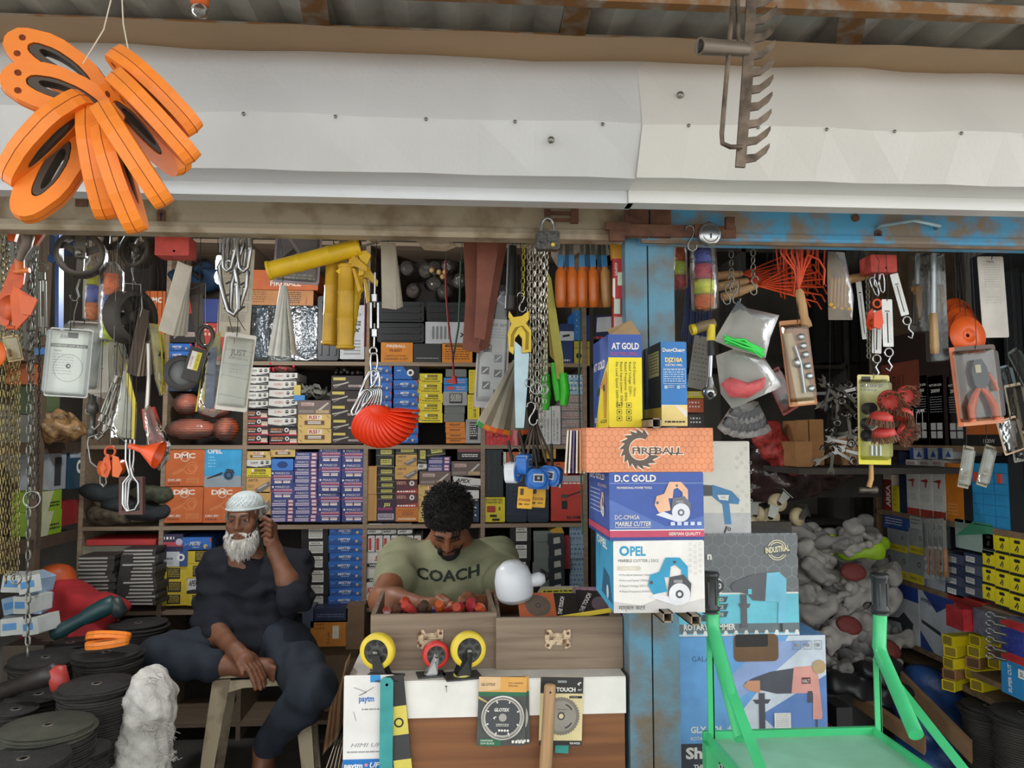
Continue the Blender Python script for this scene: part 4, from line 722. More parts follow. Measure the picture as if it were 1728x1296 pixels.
# screwdrivers in the left drawer
rd=random.Random(11);sc_cols=['8c2f2a','5a3b2c','b0472c','3a3550','a83a33','45372a','7c5330','3f57b8','b5552a','c0642c','8d2d2a','a04030','6b4a2a','9c2f38','4a3a30','b34a2a']
for i in range(16):
 px=655+i*10.8;c=sc_cols[i];L_=.085;t=thing('screwdriver','%s-handled screwdriver, %s from the left in the drawer box'%({'8':'dark red','5':'brown','b':'orange','3':'blue','a':'red','4':'dark','7':'tan','c':'amber','6':'bronze','9':'crimson'}[c[0]],['first','second','third','fourth','fifth','sixth','seventh','eighth','ninth','tenth','eleventh','twelfth','thirteenth','fourteenth','fifteenth','last'][i]),'screwdriver',W(px,1038+rd.uniform(-8,4),2.17+rd.uniform(-.03,.08)),(R(rd.uniform(30,70)),R(rd.uniform(-25,25)),R(rd.uniform(-40,40))),'screwdrivers in the drawer')
 MB().lathe([(.002,.045),(.012,.044),(.0155,.03),(.014,.005),(.0155,-.02),(.009,-.03),(.011,-.038),(.007,-.042)],(0,0,0),C(c,.15,coat=.6,var=.25),'z',8,False).build('handle',t);MB().lathe([(.0032,-.042),(.0032,-.095),(.0015,-.1)],(0,0,0),STEEL,'z',8).build('shaft',t);MB().lathe([(.0075,-.036),(.0085,-.038),(.0075,-.042)],(0,0,0),C('d9b9a8',.3),'z',8).build('collar',t)
# blade packs, tools and lamp in the right drawer
def blade(A,u,v,r,m1,m2,teeth=30,hub=None,ink=DKGREY):
 o=[]
 for k in range(teeth):a=2*math.pi*k/teeth;o+=[(u+r*math.cos(a),v+r*math.sin(a)),(u+r*.93*math.cos(a+3.5/teeth),v+r*.93*math.sin(a+3.5/teeth))]
 A.poly(o,m1).disc(u,v,r*.8,m2).ring(u,v,r*.2,r*.13,ink,18).disc(u,v,r*.13,hub or m1,14)
def flatpack(name,label,px,py,w,h,Y,rot,art,body,cat='pack',th=.004):
 t=MB();t.rbox(w,h,0,th,body,.004,0,0);o=props(t.build(name,None,W(px,py,Y),rot),label,cat);A=Art();art(A,w,h);A.b.M=Matrix();A.b.v=[Vector((v.x-w/2,v.y,v.z-h/2))for v in A.b.v];A.b.build('printed_face',o);return o
bm=C('9a938a',.35,.7);flatpack('blade_pack','orange and black circular saw blade pack lying in the right drawer',925,1022,.17,.09,2.2,(R(-50),R(2),R(4)),lambda A,w,h:(A.rect(0,0,w*.62,h,C('c0643c')),blade(A,w*.33,h*.5,h*.42,bm,C('8a7868',.4,.5)),A.text('THE TOUCH',w*.7,h*.15,h*.12,wht,width=h*.7,rot=75,bold=.03)),C('28221f'))
flatpack('blade_pack','black pack with white lettering next to the orange blade pack',1003,1018,.11,.09,2.24,(R(-50),R(3),R(-8)),lambda A,w,h:(A.text('THE TOUCH',w*.2,h*.1,h*.14,wht,width=h*.8,rot=70,bold=.03),A.disc(w*.65,h*.5,h*.28,C('6a5a60'),16)),C('2b2527'))
flatpack('blade_pack','pale yellow wrapped pack at the back of the right drawer',935,1000,.16,.05,2.33,(R(-55),0,R(5)),lambda A,w,h:(A.rect(w*.25,h*.4,w*.95,h*.75,C('d8cf4a')),A.lines(w*.3,w*.9,h*.48,h*.65,1,blk,.6)),C('b5ae96',.3))
flatpack('blade_pack','pinkish clear pack by the marble cutter box',1000,1003,.12,.06,2.3,(R(-55),0,R(-10)),lambda A,w,h:A.lines(w*.1,w*.9,h*.1,h*.9,3,C('b88aa0'),.5),C('9a808c',.25))
t=MB();t.bar((-.075,0,-.008),(.075,0,.012),.012,.006,C('cdb41e'));props(t.build('ruler',None,W(985,1038,2.1),(R(-10),0,0)),'yellow strip along the front of the right drawer','ruler')
lp=thing('lamp','white dome bulb lamp lying on the right drawer box','lamp',W(867,984,2.22),(R(12),R(-8),0))
wp=C('d9dde2',.35,var=.03);r_=.054
MB().lathe([(.001,.064),(r_*.5,.06),(r_*.85,.042),(r_,.012),(r_,-.02),(r_*.97,-.032)],(0,0,0),wp,'z',28).build('dome',lp);MB().lathe([(r_*.97,-.032),(r_*.9,-.042),(r_*.6,-.052),(r_*.3,-.056),(.001,-.056)],(0,0,0),C('b9b9b4',.4),'z',28).build('base',lp)
MB().lathe([(.018,.04),(.02,.075),(.012,.09),(.001,.09)],(0,0,0),wp,'x',12).build('socket',lp)
tc_=thing('torch','black torch lying beside the white dome lamp','torch',W(903,992,2.26),(0,R(35),0));MB().lathe([(.001,-.06),(.013,-.06),(.012,.02),(.018,.035),(.018,.055),(.001,.055)],(0,0,0),BLACK,'z',14).build('body',tc_)
MB().lathe([(.015,.0555),(.001,.0555)],(0,0,0),STEEL,'z',14).build('lens',tc_)
# packs and papers on the counter front
def pay(A,w,h):
 b1=C('2a8fd0');b2=C('1f6fb8');A.text('पेtm',w*.35,h*.8,h*.05,b2,bold=.03)if 0 else A.text('paytm',w*.3,h*.78,h*.05,b2,width=w*.3,bold=.03)
 A.rect(w*.52,h*.94,w*.72,h,b1).lines(w*.36,w*.8,h*.7,h*.72,1,GREY,.6).text('HIMI UPI',w*.15,h*.4,h*.035,GREY,width=w*.65,shear=.3).lines(w*.08,w*.85,h*.35,h*.365,1,GREY,.7).rect(0,h*.2,w,h*.3,b2).text('paytm',w*.03,h*.23,h*.04,wht,width=w*.36,bold=.04).disc(w*.46,h*.25,h*.015,C('d98a9a'),8).text('UPI',w*.53,h*.23,h*.045,wht,width=w*.25,shear=.3,bold=.02)
 A.line([(w*.2,h*.9),(w*.45,h*.86),(w*.3,h*.83),(w*.6,h*.9)],h*.003,DKGREY).line([(w*.2,h*.7),(w*.25,h*.62)],h*.003,DKGREY)
flatpack('payment_poster','white and blue payment poster on the left end of the counter front',622,1240,.125,.29,YC-.004,(0,0,0),pay,C('e4e1dc',.6,var=.05),'poster',.002)
bp_=thing('saw_blade_pack','pack of yellow-edged black saw blades behind the teal file','pack',W(675,1240,YC-.012),(0,R(-6),0));MB().rbox(.045,.29,0,.003,C('2f302f',.4),.003).build('card',bp_)
A=Art();A.rect(-.022,-.145,.022,.07,C('d8c95a'));A.rect(-.022,-.06,.022,.0,C('3a3b3a')).ring(0,.03,.012,.008,blk).line([(-.01,-.13),(.012,-.09)],.012,C('b9b5a8'));A.b.build('printed_face',bp_)
tf=thing('file','flat teal serrated file hanging down the counter front','file',W(652,1236,YC-.022));b=MB();w=.033;pts=[(-w/2,-.16)]
for i in range(46):z=-.16+i*.0062;pts+=[(w/2,z),(w/2-.0015,z+.003)]
pts+=[(w/2-.002,.125),(w/2-.008,.132),(-w/2+.008,.132),(-w/2,.125)];b.prism(pts,0,.004,C('3f9a98',.5,.2,var=.1,scale=25));b.build('blade',tf);MB().lathe([(.0035,-.0006),(.0001,-.0006)],(0,0,.115),BLACK,'y',12).build('hole',tf)
def glotex(A,w,h):
 gn=C('2e6b4c');A.rect(0,h*.72,w,h*.78,gn).rect(0,h*.78,w,h,C('d9a252')).poly([(0,h*.78),(0,h),(w*.45,h),(w*.45,h*.82)],C('dcb88a')).text('GLOTEX',w*.05,h*.87,h*.04,DKGREY,width=w*.3,bold=.02,shear=.2).text('FOR GRANITE',w*.62,h*.9,h*.025,DKGREY,width=w*.3).text('SPECIAL',w*.62,h*.86,h*.025,DKGREY,width=w*.2).rect(w*.05,0,w*.5,h*.1,gn).text('DIAMOND',w*.08,h*.06,h*.028,wht,width=w*.25).text('SAW BLADE',w*.08,h*.02,h*.028,wht,width=w*.28)
 u,v,r=w*.52,h*.41,w*.45;A.poly([(0,h*.68),(w*.4,h*.55),(0,h*.72)],C('c9b06a')).disc(u,v,r,C('c8c4bd',.35,.5),40).disc(u,v,r*.8,C('55585c',.35,.5),36).disc(u,v,r*.18,C('b9b7b2',.3,.6),18).text('GLOTEX',u-r*.4,v+r*.28,r*.15,wht,width=r*.7,bold=.03,shear=.2).text('4"',u-r*.45,v-r*.08,r*.13,wht,bold=.03).lines(u-r*.3,u+r*.3,v-r*.42,v-r*.28,2,wht,.4)
 for k in range(8):a=R(22+45*k);A.line([(u+r*.98*math.cos(a),v+r*.98*math.sin(a)),(u+r*.74*math.cos(a),v+r*.74*math.sin(a))],r*.03,WHITE).disc(u+r*.74*math.cos(a),v+r*.74*math.sin(a),r*.04,WHITE,8)
 for k in range(4):A.disc(u-r*.15+r*.13*k,v-r*.55,r*.055,wht,10).rect(w*(.72+.07*k),h*.05,w*(.77+.07*k),h*.09,wht)
for k,(dx,lb)in enumerate(((6,'green and orange diamond blade pack behind the front one'),(0,'front diamond saw blade pack with green and orange card on the counter'))):
 o=flatpack('blade_pack',lb,847+dx,1200,.121,.168,YC-.006-k*.006,(0,R(2 if k else-1),R(0)),glotex,C('4d4f4c',.5),'pack',.003)
MB().lathe([(.054,-.0012),(.052,-.002),(.049,-.0012),(.054,-.0012)],(.002,-.006,-.015),C('c9c6c0',.35,.6),'y',40).build('blade_rim',o)
def touch(A,w,h):
 A.rect(0,h*.76,w,h,C('2c2a2a')).rect(0,0,w,h*.07,C('2c2a2a')).text('THE TOUCH',w*.1,h*.79,h*.06,wht,width=w*.72,bold=.04).text('4"',w*.86,h*.88,h*.05,wht,bold=.03).text('40T',w*.87,h*.8,h*.03,wht).poly(rrect(w*.3,h*.035,h*.01,w*.83,h*.71,2),blk).text('TCT CIRCULAR',w*.7,h*.705,h*.012,wht).text('FOR WOOD',w*.72,h*.02,h*.03,wht,width=w*.24,bold=.03)
 blade(A,w*.5,h*.43,w*.44,C('8d8880',.35,.6),C('a8a39b',.3,.6),40,C('d6c69a'));A.text('THE TOUCH',w*.4,h*.52,h*.018,DKGREY,width=w*.24).text('TCT BLADE',w*.42,h*.48,h*.015,DKGREY);A.ring(w*.5,h*.43,w*.3,w*.27,DKGREY,8,30,70).ring(w*.5,h*.43,w*.3,w*.27,DKGREY,8,290,330).poly(rrect(w*.22,h*.035,h*.012,w*.5,h*.94,3),GREY)
flatpack('blade_pack','black and yellow wood blade pack behind the wooden stick',947,1200,.109,.168,YC-.008,(0,R(2),0),touch,C('dccd9a',.5),'pack',.003)
ws=thing('wooden_stick','worn wooden hammer handle hanging in front of the wood blade pack','handle',W(924,1235,YC-.035),(0,R(3.5),0));MB().lathe([(.013,-.2),(.0135,-.06),(.0125,.03),(.0125,.112),(.010,.116),(.001,.117)],(0,0,0),C('a4825c',.6,kind='woodz',var=.25),'z',10,sx=1.2).build('shaft',ws);MB().lathe([(.0022,-.0138),(.0001,-.0138)],(0,0,.1),BLACK,'y',8).build('nail_hole',ws)
t=MB();t.box((0,0,0),(.034,.003,.022),C('2f8f86',.5));props(t.build('tag',None,W(948,1263,YC-.006),(0,R(4),0)),'small teal tag under the wood blade pack','tag')
t=MB();t.lathe([(.002,-.003),(.002,0)],(0,0,0),BLACK,'y',8).tube([(0,-.002,0),(.001,-.003,-.014)],.0006,BLACK,5);props(t.build('nail',None,W(753,1158,YC-.003)),'small black nail in the white counter band','nail')
# sheets of sandpaper hanging off the counter's left end
for i in range(9):
 t=MB();a=C(['b89a7c','c9b8a0','a88a70'][i%3],.9);t.add([(0,0,0),(0,.1,.0),(-.012-.003*i,.1,-.07),(-.02-.004*i,.1,-.19),(-.02-.004*i,0,-.19),(-.012-.003*i,0,-.07)],[(0,1,2,5),(5,2,3,4),(5,2,1,0),(4,3,2,5)],a);o=t.build('sandpaper_sheet',None,W(583-i*.4,1118+i*4,2.02+i*.012));props(o,'%s sandpaper sheet hanging off the left end of the counter'%(ORD[i]if i else 'nearest'),'sandpaper','sandpaper sheets on the counter end')
for i in range(6):
 t=MB();t.box((-.001*i,.05,-.04),(.0012,.09,.08),C(['b7a893','cfc3af'][i%2],.9));props(t.build('sandpaper_sheet',None,W(586-i*4,1262,2.03),(0,R(4+3*i),0)),'%s short sheet at the bottom of the counter end'%(ORD[i]if i else 'nearest'),'sandpaper','short sheets on the counter end')
# ------------------------------------------------------------------ green trolley
gr=C('45c07c',.4,.05,var=.1,scale=8,coat=.2);zt=.615
tr=thing('hand_trolley','green steel hand trolley with two black-gripped handles','trolley',W(1330,1245,1.9));P=tr.location
xl=W(1194,1245,1.9).x;xr=W(1476,1245,1.9).x
wb(P).box(((xl+xr)/2,1.5,zt),(xr-xl,.8,.006),C('93cdb0',.6,.05,var=.12,scale=5)).build('platform',tr)
wb(P).box(((xl+xr)/2,1.905,zt+.008),(xr-xl+.02,.012,.024),gr).build('back_edge',tr)
for s,x in((-1,xl),(1,xr)):wb(P).box((x,1.5,zt+.003),(.008,.8,.03),gr).build('side_edge',tr)
for nm,xe,tx,ty,bx,by,g0,g1 in(('l',xl,1203,1062,1252,1247,(1198,965),(1203,1036)),('r',xr,1484,1098,1546,1240,(1484,968),(1485,1042))):
 top=W(*g1,1.9);mid=W(tx,ty,1.9);gt=W(*g0,1.9);Yb_=1.68
 end=W(bx,by,Yb_)
 wb(P).tube([gt-V((0,0,.01)),top,mid+V((0,0,.01)),mid*.93+end*.07,mid*.5+end*.5,end],.0165,gr,14).build('handle_tube',tr)
 wb(P).lathe([(.001,.002),(.021,.0),(.023,-.006),(.021,-.012),(.019,-.02),(.019,-.08),(.0225,-.086),(.0225,-.092),(.019,-.095),(.021,-.1)],gt,C('26292b',.35),'z',16).build('rubber_grip',tr)
 for k in range(6):wb(P).box(gt+V((.0195*math.cos(k*1.047),.0195*math.sin(k*1.047),-.05)),(.004,.004,.055),C('3a3e42',.3)).build('grip_rib',tr.children[-1]if 0 else tr)
 v0=W(tx,ty+12,1.9);dx=-.022 if nm=='l' else.0
 wb(P).box((v0.x-.008,1.9,(v0.z+zt)/2),(.016,.004,v0.z-zt),gr).build('upright',tr);wb(P).box((v0.x-.001,1.91,(v0.z+zt)/2),(.004,.024,v0.z-zt),gr).build('upright',tr)
 e2=V((xe+(.004 if nm=='r' else-.004),1.45,zt+.01));s0=mid-V((0,0,.03));
 q=wb(P);d=(e2-s0);
 q.add([s0+V((-.012,0,0)),s0+V((.012,0,0)),e2+V((.012,0,0)),e2+V((-.012,0,0)),s0+V((-.012,.004,.004)),s0+V((.012,.004,.004)),e2+V((.012,.004,.004)),e2+V((-.012,.004,.004))],[(0,1,2,3),(7,6,5,4),(0,4,5,1),(1,5,6,2),(2,6,7,3),(3,7,4,0)],gr);q.build('brace',tr)
 for k in range(1):wb(P).box((xe,1.12,zt/2-.1),(.03,.03,zt+.2),gr).build('leg',tr);wb(P).box((xe,1.88,zt/2-.1),(.03,.03,zt+.2),gr).build('leg',tr)
# ------------------------------------------------------------------ people (signed distance bodies, one continuous skin each)
import openvdb
def sdf_mesh(prims,vox,name,mat,noise=None,seed=0):
 lo=np.full(3,1e9);hi=np.full(3,-1e9);P_=[]
 for p in prims:
  kd=p[0]
  if kd=='cap':a,b_,ra,rb=np.array(p[1],float),np.array(p[2],float),p[3],p[4];m=max(ra,rb);l,h=np.minimum(a,b_)-m,np.maximum(a,b_)+m
  else:c=np.array(p[1],float);m=max(p[2]);l,h=c-m,c+m
  P_.append((p,l,h))
  if not(len(p)>6 and p[6]=='sub'):lo=np.minimum(lo,l);hi=np.maximum(hi,h)
 lo-=.03;hi+=.03;n=np.ceil((hi-lo)/vox).astype(int)+1
 G=np.full(n,.25,np.float32)
 for p,l,h in P_:
  k=p[5]if len(p)>5 else.02;sub=len(p)>6 and p[6]=='sub'
  i0=np.maximum(((l-k-.03-lo)/vox).astype(int),0);i1=np.minimum(((h+k+.03-lo)/vox).astype(int)+2,n)
  if(i1<=i0).any():continue
  ax=[lo[j]+vox*np.arange(i0[j],i1[j])for j in range(3)]
  X,Y_,Z=np.meshgrid(*ax,indexing='ij');Q=np.stack([X,Y_,Z],-1)
  if p[0]=='cap':
   a,b_,ra,rb=np.array(p[1],float),np.array(p[2],float),p[3],p[4];ba=b_-a;t=np.clip(((Q-a)@ba)/max(ba@ba,1e-12),0,1)
   d=np.linalg.norm(Q-a-t[...,None]*ba,axis=-1)-(ra+t*(rb-ra))
  else:
   c=np.array(p[1],float);r_=np.array(p[2],float);q=Q-c
   if p[3]is not None:q=q@np.array(p[3])
   k0=np.linalg.norm(q/r_,axis=-1);k1=np.linalg.norm(q/(r_*r_),axis=-1);d=k0*(k0-1)/np.maximum(k1,1e-6)
  sl=tuple(slice(i0[j],i1[j])for j in range(3));g=G[sl]
  if sub:h_=np.clip(.5-.5*(g+d)/k,0,1);G[sl]=g*(1-h_)+(-d)*h_+k*h_*(1-h_)
  else:h_=np.clip(.5+.5*(d-g)/k,0,1);G[sl]=d*(1-h_)+g*h_-k*h_*(1-h_)
 if noise:
  amp,fr=noise;rg=np.random.default_rng(seed);ax=[lo[j]+vox*np.arange(n[j])for j in range(3)];X,Y_,Z=np.meshgrid(*ax,indexing='ij')
  for _ in range(6):
   w=rg.normal(size=3);w/=np.linalg.norm(w);f=fr*rg.uniform(.6,1.6);G+=(amp/2.4*np.sin(f*(w[0]*X+w[1]*Y_+w[2]*Z)+rg.uniform(0,6.28))).astype(np.float32)
 gr_=openvdb.FloatGrid(10.0);gr_.copyFromArray(np.ascontiguousarray(G))
 pts,tri,quad=gr_.convertToPolygons(isovalue=0.0,adaptivity=0.0)
 pts=pts*vox+lo
 me=bpy.data.meshes.new(name);fs=[tuple(int(x)for x in q)[::-1]for q in quad]+[tuple(int(x)for x in q)[::-1]for q in tri]
 me.from_pydata([tuple(map(float,p))for p in pts],[],fs);me.materials.append(mat)
 me.polygons.foreach_set('use_smooth',[True]*len(me.polygons));me.update()
 return me
def put(me,name,par):
 o=bpy.data.objects.new(name,me);COL.objects.link(o);o.parent=par
 me.transform(Matrix.Translation(-par.location));return o
def cap(a,b,ra,rb,k=.02,*s):return('cap',tuple(a),tuple(b),ra,rb,k,*s)
HS=.86
def head_prims(H,M3,beard=False):
 s_=HS;f=lambda x,y,z:tuple(Vector(H)+M3@Vector((x,y,z))*s_);r3=np.array(M3)
 ell=lambda c,r,k=.02,*s:('ell',f(*c),tuple(q*s_ for q in r),r3,0,k,*s);cap=lambda a,b,ra,rb,k=.02,*s:('cap',tuple(a),tuple(b),ra*s_,rb*s_,k*s_,*s)
 L=[ell((0,.018,.04),(.076,.094,.082)),ell((0,-.018,-.03),(.061,.074,.088),.03),ell((0,-.06,-.098),(.026,.022,.018),.03),
 cap(f(-.034,-.078,.032),f(.034,-.078,.032),.011,.011,.014)]
 for s in(-1,1):
  L+=[ell((s*.044,-.055,-.018),(.02,.022,.02),.022),ell((s*.031,-.096,.014),(.017,.014,.012),.012,'sub'),ell((s*.078,.012,-.002),(.009,.02,.033),.008),
 cap(f(s*.019,-.083,.0205),f(s*.043,-.078,.0195),.0062,.0055,.004),cap(f(s*.019,-.082,.0045),f(s*.042,-.077,.0055),.0052,.0045,.005)]
 L+=[cap(f(0,-.088,.026),f(0,-.106,-.018),.008,.0125,.01),ell((.0125,-.097,-.023),(.009,.011,.008),.006),ell((-.0125,-.097,-.023),(.009,.011,.008),.006),
 cap(f(-.021,-.081,-.053),f(0,-.091,-.050),.005,.006,.006),cap(f(.021,-.081,-.053),f(0,-.091,-.050),.005,.006,.006),cap(f(-.018,-.081,-.062),f(.018,-.081,-.062),.0075,.0075,.007),cap(f(-.022,-.089,-.0575),f(.022,-.089,-.0575),.002,.002,.003,'sub')]
 return L,f
def eyes(par,f,iris='2a1a12',dz=0):
 for s in(-1,1):
  e=MB();c=Vector(f(s*.031,-.0735,.0125))-par.location;e.ball(c,.0115*HS,C('d8cec4',.2),14,10);o=e.build('eye',par)
  q=MB();c2=Vector(f(s*.031,-.0832,.0118+dz))-par.location;q.ball(c2,(.0062,.0025,.0056),C(iris,.1,var=.02),10,6);q.build('iris',o)
def brows(par,f,m,z=.034,th=.0042):
 for s in(-1,1):
  q=MB();q.tube([Vector(f(s*x,y,z+dz))-par.location for x,y,dz in((.013,-.0905,-.004),(.022,-.0895,0),(.035,-.086,.002),(.048,-.077,-.004))],[th*.8,th,th*.9,th*.3],m,6);q.build('eyebrow',par)
def strands(par,roots,m,name,r=.0011,n=5):
 q=MB()
 for a,b_,c in roots:q.tube([a,(a+b_)/2+c,b_],[r,r*1.1,r*.2],m,3)
 q.M=Matrix();q.v=[v-par.location for v in q.v];o=q.build(name,par);o['kind']='stuff';return o
def finger(pts,r0=.0085,r1=.0065):return[cap(pts[i],pts[i+1],r0+(r1-r0)*i/(len(pts)-1),r0+(r1-r0)*(i+1)/(len(pts)-1),.004)for i in range(len(pts)-1)]
def lerp(a,b,t):return Vector(a)*(1-t)+Vector(b)*t
# ---------------- the old man
YO=3.12
SK1=C('7a4f38',.55,var=.14,scale=30,bump=.1,bscale=160);SH1=C('0b0e1a',.85,var=.2,scale=20,bump=.2,bscale=200);TR1=C('232b36',.85,var=.15,scale=18,bump=.2,bscale=200)
om=thing('person','bearded man in white cap and navy shirt, phone at his ear','person',(W(430,1140,2.95).x,2.95,0))
H=W(413,878,YO);M3=Euler((R(3),R(-2),R(-4))).to_matrix()
hp_,f1=head_prims(H,M3)
nk=Vector(f1(0,.04,-.16));ch=W(432,985,YO+.07);pel=W(432,1090,YO+.04)
shL=W(366,958,YO+.06);shR=W(497,955,YO+.06);elL=W(352,1052,YO-.02);wrL=W(398,1098,2.9);haL=W(416,1113,2.87)
elR=W(497,1008,YO-.12);wrR=W(464,930,YO-.10);haR=W(457,903,YO-.085)
hipL=W(395,1084,YO-.0);hipR=W(480,1084,YO);knL=W(262,1108,2.95);anL=W(372,1124,2.90);ftL=W(450,1126,2.90)
knR=W(530,1165,2.78);anR=W(446,1262,2.92);ftR=W(436,1285,2.80)
arm=lambda s,e,w,g=0:[cap(s,e,.047+g,.039+g),cap(e,lerp(e,w,.35),.039+g,.04+g),cap(lerp(e,w,.35),w,.04+g,.027+g)]
body=list(hp_)+[cap(f1(0,.03,-.08),nk,.052,.055,.03),cap(nk,ch,.06,.1,.05),cap(shL,shR,.06,.06,.05),('ell',tuple(lerp(ch,pel,.45)),(.145,.095,.2),None,0,.05),('ell',tuple(pel),(.15,.11,.1),None,0,.05)]
body+=arm(shL,elL,wrL)+arm(shR,elR,wrR)
body+=[cap(hipL,knL,.078,.052,.04),cap(knL,lerp(knL,anL,.35),.052,.05),cap(lerp(knL,anL,.35),anL,.05,.03),cap(hipR,knR,.08,.055,.04),cap(knR,lerp(knR,anR,.35),.054,.05),cap(lerp(knR,anR,.35),anR,.05,.034)]
# feet: the folded leg's foot rests on the seat with toes to the right, the other stands in a sandal
tL=W(468,1138,2.90);body+=[cap(anL,lerp(anL,ftL,.5),.031,.033),cap(lerp(anL,ftL,.5),ftL,.034,.033)]
for i in range(5):a=lerp(ftL,tL,.2)+V((.002*i,-.02+.002*i,.018-.0125*i));body+=[cap(a,a+V((.026-.003*i,-.006,-.008)),.0115-.0012*i,.009-.001*i,.005)]
fz=.035;hl=V((anR.x+.005,anR.y+.03,fz+.01));tz=V((anR.x-.04,anR.y-.17,fz-.005));body+=[cap(anR,hl,.036,.032),cap(hl,lerp(hl,tz,.6),.032,.034),cap(anR,lerp(hl,tz,.55),.03,.032),cap(lerp(hl,tz,.6),tz,.036,.03)]
for i in range(5):a=tz+V((.026-.013*i,-.01+.004*abs(i-1),-.008));body+=[cap(a,a+V((-.004,-.03,-.003)),.011-.0008*i,.0085-.0008*i,.004)]
# left hand lies over the ankle
d=(haL-wrL).normalized();sd=V((0,0,1)).cross(d).normalized()
body+=[cap(wrL,haL,.027,.03),cap(haL-sd*.02,haL+sd*.02+d*.004,.022,.02,.015)]
for i,(o_,L_)in enumerate(((-.026,.068),(-.009,.076),(.009,.072),(.026,.058))):
 a=haL+sd*o_+d*.015;b1=a+d*L_*.42+V((.006,-.012,-.008));b2=b1+d*L_*.3+V((.004,-.006,-.022));b3=b2+d*L_*.15+V((0,0,-.02));body+=finger([a,b1,b2,b3],.0098,.0075)
a=wrL+d*.02-sd*.02;body+=finger([a,a+d*.03+V((.0,-.02,-.012)),a+d*.058+V((0,-.03,-.026))],.011,.008)
# right hand closes round the phone at his ear
palm=haR;u=V((-.95,-.1,.3)).normalized();wv=V((.25,-.25,.93)).normalized()
body+=[cap(wrR,palm,.026,.024),cap(palm-wv*.022,palm+wv*.034,.019,.018,.012)]
fb_=[((457,900),(449,900),(443,905)),((457,893),(448,891),(441,896)),((456,888),(447,882),(440,887)),((453,884),(446,873),(440,877))]
for i,ks in enumerate(fb_):
 pp=[palm+wv*(-.012+.018*i)+V((.004,-.008,0))]+[W(x,y,YO-.13-.004*i+.012*j)for j,(x,y)in enumerate(ks[1:])];body+=finger([pp[0],lerp(pp[0],pp[1],.5)+V((.012,-.022,.004)),pp[1],pp[2]],.0082,.0068)
body+=finger([palm-wv*.02,W(450,918,YO-.11),W(445,908,YO-.10)],.011,.009)
put(sdf_mesh(body,.0045,'body',SK1),'body',om)
g=.012;sleeveL=lerp(elL,wrL,.32)
shirt=[cap(nk+V((0,.02,-.05)),ch,.07,.12,.05),cap(shL,shR,.068,.068,.06),('ell',tuple(lerp(ch,pel,.4)),(.165,.115,.22),None,0,.05),('ell',tuple(pel+V((0,-.01,.02))),(.175,.135,.12),None,0,.05),cap(shL,elL,.064,.058,.04),cap(elL,sleeveL,.058,.05,.02),cap(shR,elR,.064,.06,.04),cap(elR,lerp(elR,wrR,.18),.06,.052,.02),
 cap(nk+V((0,-.11,-.02)),nk+V((.012,-.16,-.09)),.045,.012,.01,'sub')]
put(sdf_mesh(shirt,.006,'shirt',SH1,(.007,70),1),'shirt',om)
tro=[('ell',tuple(pel+V((0,-.02,-.03))),(.17,.13,.1),None,0,.05),cap(hipL,knL,.094,.07,.05),cap(knL,lerp(knL,anL,.35),.07,.066),cap(lerp(knL,anL,.35),lerp(knL,anL,.86),.066,.056),cap(hipR,knR,.1,.078,.05),cap(knR,lerp(knR,anR,.35),.077,.068),cap(lerp(knR,anR,.35),lerp(knR,anR,.93),.066,.052)]
put(sdf_mesh(tro,.006,'trousers',TR1,(.006,60),2),'trousers',om)
eyes(om,f1);GH=C('8f8b84',.9,var=.2);brows(om,f1,C('4a423c',.9),th=.0045)
# white beard, grey hair under the cap
WB=C('cfcbc2',.9,var=.12,scale=60,bump=.4,bscale=180)
e3=np.array(M3);el=lambda c,r,k=.02,*s:('ell',f1(*c),tuple(q*HS for q in r),e3,0,k,*s)
be=[el((0,-.052,-.118),(.058,.042,.044)),el((0,-.045,-.095),(.06,.045,.04)),el((-.056,-.028,-.07),(.018,.034,.05)),el((.056,-.028,-.07),(.018,.034,.05)),el((-.066,-.008,-.03),(.01,.02,.035)),el((.066,-.008,-.03),(.01,.02,.035)),cap(f1(-.034,-.083,-.056),f1(-.006,-.094,-.041),.005,.0045,.006),cap(f1(.034,-.083,-.056),f1(.006,-.094,-.041),.005,.0045,.006),el((0,-.095,-.06),(.024,.022,.013),.006,'sub')]
put(sdf_mesh(be,.0035,'beard',WB,(.004,160),3),'beard',om)
rd=random.Random(2);rt=[]
for i in range(520):
 a=rd.uniform(-1.45,1.45);z=-.045-.105*rd.random();sp=1-max(0,(-z-.09))/.12
 if abs(a)<.5 and z>-.082:continue
 x=.066*math.sin(a)*max(.5,sp);y=-.045-.05*math.cos(a);A0=Vector(f1(x,y,z));B0=A0+HS*V((x*.1+rd.uniform(-.008,.008),-.006+rd.uniform(-.008,.004),-.018-rd.random()*.012));rt.append((A0,B0,V((rd.uniform(-.004,.004),-.004,0))))
strands(om,rt,C('dcd9d2',.85,var=.1),'beard_hair',.0011)
hr=[el((0,.028,.03),(.081,.092,.07)),el((-.07,.02,.0),(.014,.04,.04)),el((.07,.02,.0),(.014,.04,.04)),el((0,-.075,.0),(.07,.06,.055),.01,'sub')]
put(sdf_mesh(hr,.004,'hair',GH,(.004,180),4),'hair',om)
